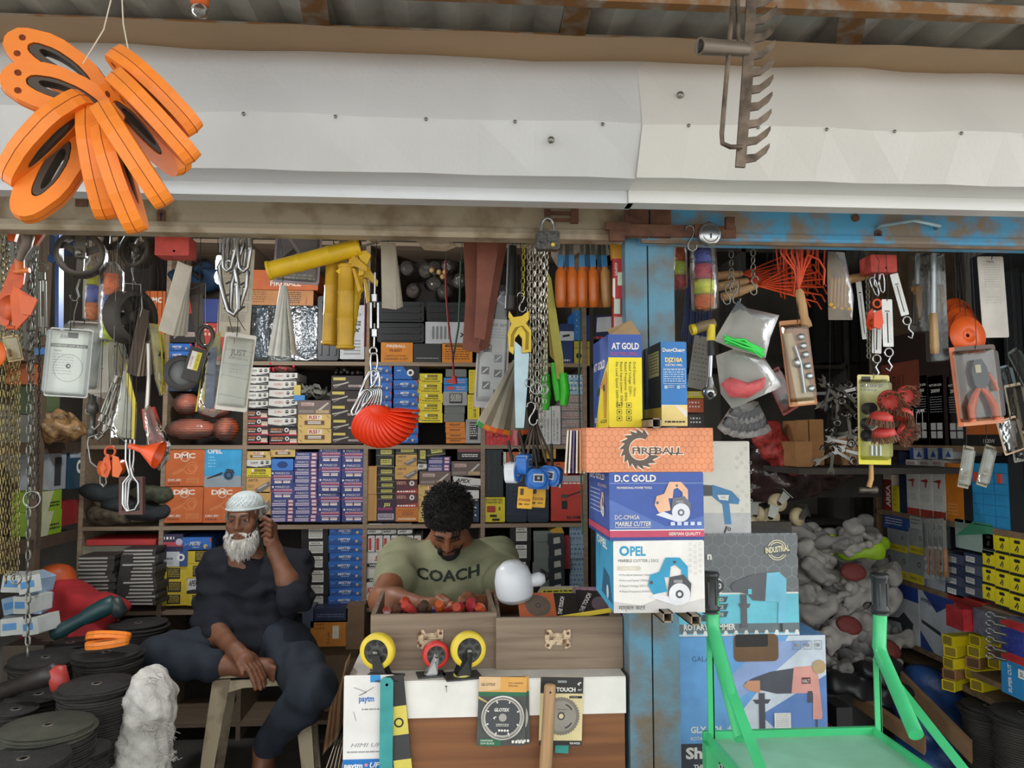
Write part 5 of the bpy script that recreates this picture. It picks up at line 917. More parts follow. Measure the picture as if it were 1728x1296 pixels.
# knitted white cap
cp=[el((0,.02,.06),(.083,.101,.072),.01),('ell',f1(0,.02,-.03),(.2,.2,.085*HS),e3,0,.004,'sub')]
CAPM=C('c9d2d0',.9,var=.08,scale=40,bump=.5,bscale=260);co=put(sdf_mesh(cp,.004,'cap',CAPM),'cap',om)
q=MB();q.tube([Vector(f1(.0835*math.cos(a*.2618),.02+.1015*math.sin(a*.2618),.056))-om.location for a in range(24)],.0045,CAPM,6,True);q.build('cap_band',co)
q=Art();
pm=MB()
for k in range(2):
 for i in range(26):
  a=math.pi*(1.12+.76*i/25);zz=.078+.02*k+.006*(i%3);s_=math.sqrt(max(0,1-((zz-.06)/.073)**2));c0=Vector(f1(.0845*s_*math.cos(a),.02+.1025*s_*math.sin(a),zz))-om.location
  pm.ball(c0,(.0016,.0016,.0028),C('9aa5a6',.9),6,4)
st=pm.build('knit_pattern',co);st['kind']='stuff'
ph=thing('mobile_phone','black mobile phone held at the old man\'s ear','phone',W(450,899,YO-.085),(R(-8),R(-12),R(60)));MB().rbox(.07,.13,-.004,.004,BLACK,.008).build('body',ph);MB().rbox(.062,.12,-.0046,-.004,C('0d0e10',.1),.006).build('screen',ph)
# sandal on the standing foot
sd_=thing('sandal','dark brown leather sandal on the old man\'s lower foot','sandal',V((anR.x-.018,anR.y-.075,0)));lb_=C('3a2219',.5)
b=MB();b.M=Matrix.Rotation(R(-12),4,'Z');o_=[(.048*math.sin(t*.3927)*(1.05 if math.cos(t*.3927)<0 else.9),.15*math.cos(t*.3927))for t in range(16)]
b.loft([[(x,y,.0)for x,y in o_],[(x,y,.014)for x,y in o_]],lb_,True,False);b.build('sole',sd_)
for yy,hh in((-.06,.075),(-.02,.09)):q=MB();q.M=Matrix.Rotation(R(-12),4,'Z');pts=[(.05*math.cos(R(a)),yy,.012+(hh-.015)*math.sin(R(a)))for a in range(0,181,20)];q.loft([[(p[0],p[1]-.016,p[2])for p in pts],[(p[0],p[1]+.016,p[2])for p in pts],[(p[0]*1.06,p[1]+.016,p[2]*1.04)for p in pts],[(p[0]*1.06,p[1]-.016,p[2]*1.04)for p in pts],[(p[0],p[1]-.016,p[2])for p in pts]],lb_,False);q.build('strap',sd_)
# ---------------- plastic stool
PL=C('b9a98c',.6,var=.25,scale=9,kind='worn',col2='8a7a62');SZ=pel.z-.135 if 0 else W(425,1141,2.93).z
stl=thing('plastic_stool','stained cream plastic stool under the seated old man','stool',V((W(447,1150,3.09).x,3.09,0)),(0,0,R(8)))
hw=.165
MB().rbox(2*hw,2*hw,0,.018,PL,.03).build('seat',stl,(0,0,SZ-.018),(R(90),0,0));stl.children[0].location=(0,0,SZ)
for s1 in(-1,1):
 MB().prism([(-hw+.03,-.055),(-hw+.045,-.05),(-.06,-.035),(.06,-.035),(hw-.045,-.05),(hw-.03,-.055),(hw-.02,-.006),(-hw+.02,-.006)],-.004,.004,PL).build('apron',stl,(0,s1*(hw-.004),SZ-.003))
 MB().prism([(-hw+.03,-.055),(-hw+.045,-.05),(-.06,-.035),(.06,-.035),(hw-.045,-.05),(hw-.03,-.055),(hw-.02,-.006),(-hw+.02,-.006)],-.004,.004,PL).build('apron',stl,(s1*(hw-.004),0,SZ-.003),(0,0,R(90)))
 for s2 in(-1,1):
  q=MB();rings=[]
  for z,o_,w_ in((SZ-.004,0,.062),(SZ*.55,.022,.05),(0,.045,.036)):
   X_=s1*(hw+o_);Y2=s2*(hw+o_);t_=.006;rings.append([(X_,Y2,z),(X_-s1*w_,Y2,z),(X_-s1*w_,Y2-s2*t_,z),(X_-s1*t_,Y2-s2*t_,z),(X_-s1*t_,Y2-s2*w_,z),(X_,Y2-s2*w_,z)])
  q.loft(rings,PL,True,False);q.build('leg',stl)
# ---------------- the young man behind the counter
YY=2.72;HS=.9
SK2=C('8a573c',.5,var=.1,scale=30);TS=C('8a8a6c',.9,var=.08,scale=10,bump=.15,bscale=220)
ym=thing('person','young man in olive lettered t-shirt bending over the drawer box','person',(W(757,1140,YY+.1).x,YY+.1,0))
H2=W(757,884,YY-.05);M4=Euler((R(46),R(0),R(-3))).to_matrix()
hp2,f2=head_prims(H2,M4)
sL=W(680,944,YY+.1);sR=W(836,944,YY+.1);eL=W(645,1012,YY-.16);eR=W(872,1012,YY-.16);wL=W(722,1026,2.34);wR=W(808,1022,2.34);hL=W(744,1022,2.30);hR=W(790,1018,2.30)
n2=lerp(sL,sR,.5)+V((0,.0,.065));c2=lerp(sL,sR,.5)+V((0,.02,-.1));p2=V((c2.x,c2.y+.12,.43))
bd=list(hp2)+[cap(f2(0,.04,-.07),n2,.054,.06,.03),cap(n2,c2,.065,.11,.05),cap(sL,sR,.06,.06,.05),cap(c2,p2,.13,.14,.05)]
arm2=lambda s,e,w:[cap(s,e,.052,.042),cap(e,lerp(e,w,.3),.042,.043),cap(lerp(e,w,.3),w,.043,.027)]
bd+=arm2(sL,eL,wL)+arm2(sR,eR,wR)
for s,w_,h_ in((1,wL,hL),(-1,wR,hR)):
 d=(h_-w_).normalized();sd=V((0,-.5,.86));bd+=[cap(w_,h_,.027,.026),cap(h_-sd*.02,h_+sd*.02,.02,.02,.015)]
 for i,L_ in enumerate((.06,.07,.072,.062)):
  a=h_+sd*(-.026+.0175*i)+d*.01;b1=a+d*L_*.4+V((0,-.012,-.01));b2=b1+d*L_*.22+V((-s*.002,-.006,-.024));b3=b2+V((-s*.01,.006,-.018));bd+=finger([a,b1,b2,b3],.0092,.0072)
 a=w_+d*.02+sd*.022;bd+=finger([a,a+d*.03+V((0,-.018,.006)),a+d*.055+V((0,-.028,-.006))],.0105,.008)
bd+=[cap(p2+V((-.08,0,0)),V((p2.x-.12,p2.y-.02,.05)),.08,.045,.04),cap(p2+V((.08,0,0)),V((p2.x+.12,p2.y-.02,.05)),.08,.045,.04)]
put(sdf_mesh(bd,.0045,'body',SK2),'body',ym)
tsP=[cap(n2+V((0,.02,-.06)),c2,.085,.14,.05),cap(sL+V((0,0,-.01)),sR+V((0,0,-.01)),.075,.075,.06),cap(c2+V((-.05,0,0)),p2+V((-.05,-.02,.0)),.135,.15,.06),cap(c2+V((.05,0,0)),p2+V((.05,-.02,0)),.135,.15,.06),cap(sL,lerp(sL,eL,.45),.075,.072,.04),cap(sR,lerp(sR,eR,.45),.075,.072,.04),('ell',tuple(n2+V((0,-.06,.055))),(.085,.09,.07),None,0,.01,'sub')]
tsm=sdf_mesh(tsP,.006,'tshirt',TS,(.005,62),5)
from mathutils.bvhtree import BVHTree
bv=BVHTree.FromPolygons([tuple(v.co)for v in tsm.vertices],[tuple(p.vertices)for p in tsm.polygons])
tso=put(tsm,'tshirt',ym)
vs,fs,x0,x1=text_geo('COACH',.03)
bmx=bmesh.new();vv=[bmx.verts.new((a,b_,0))for a,b_ in vs]
for f_ in fs:
 try:bmx.faces.new([vv[i]for i in f_])
 except ValueError:pass
bmesh.ops.triangulate(bmx,faces=bmx.faces[:]);bmesh.ops.subdivide_edges(bmx,edges=[e for e in bmx.edges if e.calc_length()>.12],cuts=2)
q=MB();pos=[]
for v in bmx.verts:
 t_=(v.co.x-x0)/(x1-x0);px=703+106*t_;py=974-v.co.y/.72*19+9*(1-(2*t_-1)**2)-4*t_;dirv=(W(px,py,3)-V((0,0,CZ))).normalized();hit=bv.ray_cast(V((0,0,CZ)),dirv);p_=hit[0]if hit[0]is not None else W(px,py,YY-.05);pos.append(p_-dirv*.0025-ym.location)
for i,v in enumerate(bmx.verts):v.index=i
q.add(pos,[[v.index for v in f_.verts]for f_ in bmx.faces],C('1f2a1f',.8,var=.3,scale=90));bmx.free();q.build('chest_lettering',tso)
DH=C('14110f',.8,var=.2);brows(ym,f2,DH,th=.005);brows(ym,f2,DH,.012,.0018)
e4=np.array(M4);el2=lambda c,r,k=.02,*s:('ell',f2(*c),tuple(q*HS for q in r),e4,0,k,*s)
put(sdf_mesh([el2((0,.024,.054),(.088,.106,.085)),el2((-.072,.02,.02),(.016,.04,.05)),el2((.072,.02,.02),(.016,.04,.05)),el2((0,-.1,-.022),(.064,.058,.062),.012,'sub')],.004,'hair',DH,(.003,170),6),'hair',ym)
rt=[];rd=random.Random(9)
for i in range(1100):
 th=rd.uniform(0,6.283);ph_=rd.uniform(.05,1.45);x,y,z=.088*math.sin(ph_)*math.cos(th),.024+.106*math.sin(ph_)*math.sin(th),.054+.085*math.cos(ph_)
 if y<-.05 and z<.05:continue
 A0=Vector(f2(x,y,z));N_=M4@Vector((x/.086**2,(y-.03)/.098**2,(z-.055)/.084**2)).normalized();B0=A0+N_*.007+V((rd.uniform(-.012,.012),rd.uniform(-.012,.012),rd.uniform(-.012,.006)));rt.append((A0,B0,N_*.008))
for i in range(12):A0=Vector(f2(rd.uniform(.02,.06),-.07,.075+rd.uniform(-.01,.01)));rt.append((A0,Vector(f2(rd.uniform(.01,.055),-.094,.04+rd.uniform(-.02,.01))),M4@V((0,-.02,.0))))
strands(ym,rt,DH,'hair_strand',.0016)
put(sdf_mesh([el2((0,-.066,-.1),(.034,.026,.026)),cap(f2(-.03,-.082,-.05),f2(0,-.098,-.04),.005,.006,.006),cap(f2(.03,-.082,-.05),f2(0,-.098,-.04),.005,.006,.006),cap(f2(-.033,-.08,-.052),f2(-.03,-.07,-.09),.006,.01,.01),cap(f2(.033,-.08,-.052),f2(.03,-.07,-.09),.006,.01,.01),cap(f2(-.05,-.045,-.06),f2(-.03,-.06,-.1),.007,.01,.01),cap(f2(.05,-.045,-.06),f2(.03,-.06,-.1),.007,.01,.01)],.0035,'beard',DH,(.002,200),7),'beard',ym)
# seat below the young man
MB_=thing('wooden_bench','low wooden bench the young man sits on behind the counter','bench',V((p2.x,p2.y+.03,0)));MB().box((0,0,.28),(.4,.3,.03),dw).build('seat',MB_)
for s1 in(-1,1):
 for s2 in(-1,1):MB().box((s1*.17,s2*.12,.132),(.04,.04,.264),dw).build('leg',MB_)
# ------------------------------------------------------------------ things hanging in the left opening
ZR=1.95
for i,(yy,xa_,xb_,lb)in enumerate(((2.12,-1.9,XP0-.02,'thin steel rail hidden behind the left shutter rail, front'),(2.3,-1.9,XP0-.02,'thin steel rail hidden behind the left shutter rail, rear'),(2.12,XP1+.02,2.1,'thin steel rail behind the blue shutter rail, front'),(2.3,XP1+.02,2.1,'thin steel rail behind the blue shutter rail, rear'))):
 q=MB();q.tube([(xa_,yy,ZR),(xb_,yy,ZR)],.006,STEEL,6);props(q.build('hanging_rail'),lb,'rail')
def PS(t,name,pts,Y,th,m,bevel=False):
 q=wb(t.location);L_=[W(x,y,Y)for x,y in pts]
 ar=sum(L_[i].x*L_[(i+1)%len(L_)].z-L_[(i+1)%len(L_)].x*L_[i].z for i in range(len(L_)))
 if ar<0:L_.reverse()
 q.prism([(p.x,p.z)for p in L_],Y-th/2,Y+th/2,m);return q.build(name,t)
def PT(t,name,pts,Y,r,m,n=6,closed=False):
 """tube through photo points; a point may carry its own distance"""
 q=wb(t.location);q.tube([W(p[0],p[1],p[2]if len(p)>2 else Y)for p in pts],r,m,n,closed);return q.build(name,t)
def wire(t,px,py,Y,m=None,r=.0009):
 a=W(px,py,Y);q=wb(t.location);q.tube([a,V((a.x+.004,Y-.01,(a.z+ZR)/2)),V((a.x,2.12 if Y<2.22 else 2.3,ZR+.006))],r,m or DSTEEL,4)
 return q.build('hanging_wire',t)
def hung(name,label,cat,px,py,Y,rot=(0,0,0),group=None):return thing(name,label,cat,W(px,py,Y),tuple(R(a)for a in rot),group)
def pillow(q,pts,Y,bulge,m,c=None,n=3):
 L_=[W(x,y,Y)for x,y in pts];cc=sum(L_,V())/len(L_)
 for sgn in(-1,1):
  rings=[[V((cc.x+(p.x-cc.x)*k,Y+sgn*bulge*math.sqrt(max(0,1-k*k)),cc.z+(p.z-cc.z)*k))for p in L_]for k in[1-i/n for i in range(n)]+[.04]]
  q.loft(rings,m,True,True,True)
 return q
def chain(px0,py0,px1,py1,Y,lpx,m,label,group=None,sag=0,wk=.62,name='chain'):
 a=W(px0,py0,Y);b_=W(px1,py1,Y);Ln=lpx*S(Y);w_=Ln*wk;r_=Ln*.085;d=b_-a;n=max(2,int(d.length/(Ln*.78)));q=MB();d.normalize();sd=V((d.z,0,-d.x));yv=V((0,1,0))
 hl=Ln/2-w_/2;hw_=w_/2-r_
 for i in range(n):
  c=d*((i+.5)*(b_-a).length/n);s=(sd,yv)[i%2]*.9+(yv,sd)[i%2]*.43;s.normalize();pts=[]
  for k in range(8):
   an=math.pi*k/7 if k<4 else 0
  for an in(0,60,120,180):pts.append(c+s*hw_*math.cos(R(an))-d*(hl+hw_*math.sin(R(an))))
  for an in(180,240,300,360):pts.append(c+s*hw_*math.cos(R(an))+d*(hl-hw_*math.sin(R(an))))
  q.tube(pts,r_,m,4,True)
 return props(q.build(name,None,a),label,'chain',group)
def ring(t,px,py,rpx,Y,m,r=.002,name='ring',rx=1):
 q=wb(t.location if t else(0,0,0));c=W(px,py,Y);k=rpx*S(Y);q.tube([c+V((k*rx*math.cos(a*.349),0,k*math.sin(a*.349)))for a in range(18)],r,m,6,True);return q.build(name,t)
def sheet_fan(x,y,n,wpx,hpx,Y,a0,a1,mats,lab,group,yaw=60,cat='sheet',name='card',th=.0015,drop=0,dxy=0):
 """cards hung from one wire, seen nearly edge-on"""
 for i in range(n):
  k=i/max(1,n-1);q=MB();w_,h_=wpx*S(Y),hpx*S(Y);q.box((0,0,-h_/2),(w_,th,h_),mats[i%len(mats)])
  q.M=Matrix();p=W(x+dxy*(k-.5),y,Y+.012*i);o=q.build(name,None,p,(0,R(a0+(a1-a0)*k),R(yaw+4*math.sin(i*2.3))));MB().tube([(0,0,-.004),(0,0,max(.01,ZR-p.z))],.0008,DSTEEL,4).build('hanging_wire',o)if i%3==0 else None;props(o,lab.format(['leftmost','second','third','fourth','fifth','sixth','seventh','eighth','ninth','tenth','eleventh','twelfth'][i]if i<n-1 else 'rightmost'),cat,group)
def blister(cx,cy,wpx,hpx,Y,tilt,yaw,card,art,label,dep=.02,group=None,shell=True,wx=None,cat='blister pack',name='blister_pack',pitch=0,inset=.9,rail=True):
 w_,h_=wpx*S(Y),hpx*S(Y);t=hung(name,label,cat,cx,cy,Y,(pitch,tilt,yaw),group)
 MB().rbox(w_,h_,0,.0015,card,min(w_,h_)*.06).build('card',t)
 if art:A=Art();art(A,w_,h_);A.b.v=[Vector((v.x-w_/2,v.y,v.z-h_/2))for v in A.b.v];A.b.build('printed_face',t)
 if shell:
  q=MB();r0=rrect(w_*inset,h_*inset,min(w_,h_)*.06);r1=rrect(w_*inset*.9,h_*inset*.93,min(w_,h_)*.05);q.loft([[(x,-.002,z)for x,z in r0],[(x,-dep*.8,z)for x,z in r1],[(x*.95,-dep,z*.97)for x,z in r1]],CLEAR(.015,.15),True,True);q.build('clear_shell',t)
 if rail:
  q=MB();q.tube([(0,0,h_*.46),(.002,-.004,h_*.5+.01),(0,0,max(h_*.5+.03,ZR-t.location.z-.0))],.001,DSTEEL,5);wi=q.build('hanging_wire',t);wi.rotation_euler=(0,-R(tilt),0)if abs(tilt)>1 else(0,0,0)
 return t
BR2=BRASS
for i,(x,y0,x1,y1,lp_,m,lb)in enumerate(((4,392,3,968,15,BRASS,'leftmost brass-toned chain at the picture edge'),(11,390,10,985,14,BRASS,'second brass-toned chain from the picture edge'),(19,560,18,970,15,BRASS,'third brass-toned chain from the picture edge'),(26,570,24,978,13,BRASS,'fourth brass-toned chain from the picture edge'),(33,430,31,965,12,BRASS,'thin chain just left of the big-linked chain'),(50,440,47,1108,21,GALV,'longest big-linked chain ending near the discs'),(56,425,56,845,15,GALV,'chain with a steel ring at its lower end'),(67,560,63,925,12,DSTEEL,'thin dark twisted chain left of the wood post'),(12,385,22,560,12,GALV,'silver chain behind the orange hook'),(24,400,40,600,12,GALV,'silver chain hanging behind the orange pulley block'),(62,420,46,560,13,GALV,'silver chain right of the orange pulley block'))):
 chain(x,y0,x1,y1,2.14+.012*(i%4),lp_,m,lb,'chains at the left edge')
for x,y,r_,lb in((54,843,13,'steel ring hanging on the chain beside the wood post'),(27,977,8,'small steel ring at the end of the brass chains')):
 o=ring(None,x,y,r_,2.13,STEEL,.0025,'steel_ring');props(o,lb,'ring')
# orange snatch block and hook
og=C('c9531f',.4,.1,var=.15,scale=30)
t=hung('pulley_block','large orange snatch pulley block hanging among the chains','pulley',30,500,2.1)
PS(t,'side_plate',[(0,500),(20,447),(38,436),(44,452),(40,480),(26,500),(20,530),(14,552),(2,548)],2.115,.006,og)
PS(t,'side_plate',[(18,500),(24,482),(36,490),(64,506),(50,533),(28,557),(22,552)],2.08,.006,C('cf5a22',.4,.1,var=.12));PS(t,'cover_plate',[(32,494),(64,505),(52,532),(36,530)],2.07,.005,C('d9622a',.4))
q=wb(t.location);q.lathe([(.001,-.01),(.034,-.01),(.026,0),(.034,.01),(.001,.01)],W(22,520,2.1),og,'y',24);q.build('sheave',t)
PT(t,'swivel_pin',[(33,438),(33,462)],2.09,.012,C('d9702f',.4),10);PT(t,'cross_pin',[(24,458),(50,456)],2.085,.007,C('dd7a35',.4),8);PT(t,'lower_pin',[(12,552),(26,553)],2.08,.006,og,8);wire(t,33,440,2.11,STEEL,.003)
t=hung('lifting_hook','grey forged hook with orange frame at the top left corner','hook',45,405,2.07);PS(t,'frame',[(12,385),(33,385),(26,408),(16,407)],2.08,.012,og);PS(t,'frame',[(52,400),(58,392),(78,392),(62,415),(54,413)],2.09,.012,C('b5532a',.5));PT(t,'hook',[(40,388),(48,400),(44,415),(38,425),(33,440)],2.06,[.012,.015,.014,.012,.009],C('6b6058',.5,.4),10);wire(t,45,392,2.07)
t=hung('plastic_disc','bright orange plastic disc cut off by the left picture edge','disc',-8,598,2.05);q=MB();q.lathe([(.001,-.004),(.032,-.004),(.035,0),(.032,.004),(.001,.004)],(0,0,0),C('e0681a',.4),'y',28,sx=.8);q.build('disc',t);wire(t,-8,575,2.05)
blister(22,588,22,42,2.13,-14,20,C('cdb98a'),lambda A,w,h:A.text('8000',w*.35,h*.2,w*.22,blk,rot=90,bold=.03),'cream card reading 8000 beside the orange pulley block',.006)
def turnbuckle(t,x0,y0,x1,y1,Y,m,w=5,ends='ring'):
 a,b_=V((x0,y0)),V((x1,y1));d=(b_-a).normalized();nr=V((-d.y,d.x))*w
 for s in(-1,1):p,q_=a+nr*s+d*8,b_+nr*s-d*8;PT(t,'side_rod',[(p.x,p.y),(q_.x,q_.y)],Y,.0035,m,8)
 for c in(a,b_):p=c+d*6;q_=c-d*6;PT(t,'end_block',[(q_.x,q_.y),(p.x,p.y)],Y,.009,m,8)
 mm=(a+b_)/2
 for c in(a,b_):q_=c+(mm-c)*.55;PT(t,'threaded_rod',[(c.x,c.y),(q_.x,q_.y)],Y,.0028,STEEL,6)
 if ends:
  for c,k in((a,-1),(b_,1)):p=c+d*k*14;ring(t,p.x,p.y,8,Y,m,.0028,'eye')
t=hung('turnbuckle','grey steel turnbuckle beside the blue rack post','turnbuckle',73,520,2.2);turnbuckle(t,71,466,72,560,2.2,C('7f857c',.45,.7));wire(t,71,445,2.2)
t=hung('rack_frame','blue painted rack frame behind the grey pulley wheel','frame',100,480,2.45);bl=C('1f4f8f',.5,var=.15);PS(t,'post',[(97,385),(104,385),(103,567),(97,567)],2.45,.03,bl);PS(t,'arm',[(84,432),(100,434),(100,446),(84,442)],2.45,.03,bl);PS(t,'panel',[(84,392),(130,392),(130,432),(84,432)],2.5,.006,C('1b2f52',.5));wire(t,100,386,2.45);PS(t,'lower_arm',[(62,588),(104,586),(104,596),(62,600)],2.46,.02,C('2a6aa8',.5))
def pulley(px,py,rpx,Y,yaw,m,label,br_=True,name='pulley',spokes=3):
 r_=rpx*S(Y);t=hung(name,label,'wheel',px,py,Y,(0,0,yaw));w_=r_*.32
 MB().lathe([(r_*.78,-w_),(r_,-w_),(r_*.86,0),(r_,w_),(r_*.78,w_),(r_*.74,0),(r_*.78,-w_)],(0,0,0),m,'y',32).build('rim',t)
 MB().lathe([(.001,-w_*.8),(r_*.22,-w_*.8),(r_*.22,w_*.8),(.001,w_*.8)],(0,0,0),m,'y',14).build('hub',t)
 for k in range(spokes):a=2*math.pi*k/spokes+.5;MB().bar((0,0,0),(r_*.8*math.cos(a),0,r_*.8*math.sin(a)),r_*.28,w_*.5,m).build('spoke',t)
 if br_:
  MB().box((r_*.05,-w_*1.3,r_*.55),(r_*.42,.004,r_*1.5),C('5a544c',.5,.5)).build('bracket',t);MB().lathe([(.001,-w_*1.3-.012),(.009,-w_*1.3-.01),(.009,-w_*1.3)],(0,0,0),STEEL,'y',8).build('bolt',t)
 q=MB();q.tube([(0,0,r_*.7),(0,0,max(r_+.02,ZR-t.location.z))],.0015,DSTEEL,5);q.build('hanging_wire',t);return t
wg=C('57524b',.5,.5,var=.2,scale=20)
pulley(137,430,38,2.12,14,wg,'large grey cast pulley wheel below the left rail');pulley(234,422,31,2.14,-26,C('4b4741',.5,.5,var=.2),'dark pulley wheel tilted left of the red block',False);pulley(182,392,28,2.2,8,C('3f3b36',.5,.4),'dark pulley wheel half hidden by the grey rail');pulley(221,535,44,2.16,66,C('45413c',.7,var=.15),'dark grey rubber wheel seen nearly edge-on in a wire bracket',False,spokes=4)
t=hung('wire_bracket','bent wire bracket holding the edge-on rubber wheel','bracket',226,500,2.13);PT(t,'wire',[(209,500),(210,478),(238,480),(240,520),(236,535)],2.13,.0025,STEEL);PT(t,'hook',[(228,478),(222,455),(226,438),(236,430)],2.13,.0022,STEEL);wire(t,234,432,2.13)
t=hung('chain_hook','small steel hook on a dark chain below the grey pulley','hook',128,490,2.2);PT(t,'hook',[(135,470),(129,487),(133,500),(130,508),(122,507),(118,498)],2.2,.003,STEEL);PT(t,'wire',[(131,508),(125,530),(124,560)],2.2,.0015,STEEL);wire(t,136,468,2.2)
# packs of rope balls in clear bags
def ropeballs(x0,x1,y0,y1,Y,cols,label,name='rope_pack',top=True,tilt=0):
 t=hung(name,label,'rope',(x0+x1)/2,y0,Y);n=len(cols);hh=(y1-y0)/n;r_=(x1-x0)/2*S(Y)
 for i,c in enumerate(cols):
  m=C(c,.6,var=.2,scale=40,bump=.4,bscale=90);c0=W((x0+x1)/2+tilt*i,y0+hh*(i+.5),Y);q=wb(t.location);h2=hh*S(Y)/2;rd=random.Random(i+int(x0))
  q.lathe([(.001,-h2*1.0),(r_*.8,-h2*.9),(r_*.93,-h2*.3),(r_*.93,h2*.3),(r_*.8,h2*.9),(.001,h2)],c0,m,'z',14)
  for k in range(26):
   a=rd.uniform(0,6.28);z=rd.uniform(-.8,.8)*h2;b2=a+rd.uniform(.5,1.2);z2=z+rd.uniform(-.6,.6)*h2;q.tube([c0+V((r_*.95*math.cos(u),r_*.95*math.sin(u),zz))for u,zz in((a,z),((a+b2)/2,(z+z2)/2),(b2,z2))],.002,m,4)
  q.build('rope_ball',t)
 q=wb(t.location);c=W((x0+x1)/2,y0,Y);cb=W((x0+x1)/2+tilt*n,y1,Y);L_=[]
 for k,z,rr in((0,c.z+.03,.5),(1,c.z+.005,1.0),(2,(c.z+cb.z)/2,1.06),(3,cb.z+.004,1.04),(4,cb.z-.004,.6)):xx=c.x+(cb.x-c.x)*k/4;L_.append([V((xx+r_*rr*1.03*math.cos(u*.449),Y+r_*rr*1.03*math.sin(u*.449),z+.002*math.sin(u*3)))for u in range(14)])
 q.loft(L_,C('f4f6f4',.3,kind='clear',trans=.06,bump=.5,scale=30),True,True,False);q.build('plastic_bag',t);wire(t,(x0+x1)/2,y0-12,Y)
ropeballs(143,168,452,540,2.2,('c8d432','3c52b0','d0712f'),'bag of yellow, blue and orange rope balls left of its taller twin');ropeballs(170,205,462,574,2.16,('dd6a2c','3a50ae','c6de22'),'bag of orange, blue and lime rope balls beside the rubber wheel')
# red blocks
rb_=C('b5463c',.8,var=.15,scale=30,bump=.2)
def redblock(r_,Y,lb):carton(r_,Y,.06,rb_,None,lb,'block','rubber_block');t=bpy.data.objects[-1]if 0 else None
for(r_,lb)in(((262,398,317,431),'red rubber block hanging under the left grey rail'),((1468,428,1516,459),'red rubber block hanging under the blue rail')):
 o=carton(r_,2.06,.06,rb_,None,lb,'block',name='rubber_block');q=MB();q.tube([(0,.03,.05),(0,.05,max(.06,ZR-o.location.z))],.001,DSTEEL,5);q.build('hanging_wire',o);q=MB();q.lathe([(.003,-.001),(.0001,-.001)],(.006,0,.012),BLACK,'y',8);q.build('hole',o)
# sandpaper sheets, strips and cards
wc=C('cfc9bb',.8);sp=[C('6b5f57',.9),C('d2c2ac',.8)]
sheet_fan(244,522,10,22,112,2.15,12,-10,sp,'{} sheet in the brown sandpaper fan right of the rubber wheel','brown sandpaper fan',70,'sandpaper','sandpaper_sheet')
sheet_fan(312,446,7,26,122,2.12,14,2,[wc,C('b5ae9f',.8)],'{} pale card in the fan under the red block','pale cards under the red block',50)
sheet_fan(655,410,6,30,112,2.18,-2,-9,[C('c4bcab',.7),C('a8a090',.7)],'{} pale strip card right of the caulking guns','pale strip cards',42)
for i in range(11):
 q=MB();q.box((0,0,-.1),(.010,.002,.2),C(['a9a79f','8d8a82','bdbab2'][i%3],.35,.6));o=q.build('hacksaw_blade',None,W(476+i*.5,482,2.16+.006*i),(0,R(9-1.9*i),R(30)));props(o,'%s steel strip in the bundle hanging before the black wrapped boxes'%(ORD[i]if i else 'leftmost'),'blade','steel strips bundle')
t=hung('strip_bag','clear bag end around the hanging steel strips','bag',475,590,2.2);q=wb(t.location);pillow(q,[(452,612),(458,560),(470,500),(482,500),(488,560),(492,612)],2.2,.02,CLEAR(.05,.9));q.build('film',t);wire(t,476,500,2.2)
# diamond blade pack and cards
def a_dsb(A,w,h):A.rect(w*.06,h*.05,w*.9,h*.97,C('fbfbf9',.5,var=.02)).rect(w*.42,h*.86,w*.66,h*.94,C('5a5650')).text('Blk',w*.25,h*.85,h*.06,DKGREY,shear=.2).rect(w*.06,h*.72,w*.9,h*.77,C('6d6a68')).text('DIAMOND SAW BLADE',w*.1,h*.73,h*.03,wht,width=w*.76,bold=.02).text('Features',w*.14,h*.66,h*.022,DKGREY).lines(w*.14,w*.6,h*.3,h*.62,8,C('b5b5b5'),.2).ring(w*.5,h*.42,w*.34,w*.33,C('9c9c9c'),36).disc(w*.5,h*.45,w*.055,C('4a4a4a')).disc(w*.51,h*.45,w*.025,WHITE)
blister(140,600,62,112,2.2,4,-8,C('cfcfcb'),lambda A,w,h:A.lines(w*.2,w*.8,h*.6,h*.9,3,C('b9b9b4'),.3),'second clear blade pack behind the front one',.03,inset=.96)
blister(116,612,66,112,2.1,3,6,C('d5d7d8'),a_dsb,'clear diamond saw blade pack in front of the white cards',.04,inset=.97)
for i in range(5):
 t=blister(163+i*4.5,608+i*2,34,106,2.2+i*.012,-3-i*2.5,14+8*i,C('dedbd2' if i%2==0 else 'cfcabd',.8),(lambda A,w,h:A.text('BLADE',w*.2,h*.58,h*.035,DKGREY,width=w*.5).text('BLADES',w*.2,h*.8,h*.025,DKGREY).lines(w*.2,w*.8,h*.3,h*.45,2,GREY,.2))if i==0 else None,'%s white card behind the diamond blade pack'%['front','second','third','fourth','rearmost'][i],group='white cards by the blade pack',shell=False,cat='card',name='card')
# steel bolts and tools below
for i,(a,c)in enumerate((((196,640),(172,705)),((206,642),(186,712)),((190,655),(178,722)))):
 t=hung('turnbuckle','%s slanting steel turnbuckle above the small orange pulley'%['left','right','rear'][i],'turnbuckle',*a,2.2,group='slanting turnbuckles');turnbuckle(t,*a,*c,2.18+.02*i,C('9c9a92',.35,.8),4,None);PT(t,'hook',[c,(c[0]-4,c[1]+12),(c[0]-12,c[1]+20),(c[0]-18,c[1]+16)],2.18+.02*i,.0035,STEEL);wire(t,*a,2.2)
t=hung('spray_gun','grey steel nozzle tool under the white cards','tool',156,680,2.25);q=wb(t.location);q.lathe([(.001,.05),(.012,.045),(.012,.02),(.016,.015),(.016,-.01),(.008,-.015),(.008,-.05),(.014,-.06),(.012,-.08),(.001,-.085)],W(157,690,2.25),C('5c5b58',.4,.7),'z',14);q.build('body',t);ring(t,150,694,5,2.25,STEEL);wire(t,157,660,2.25)
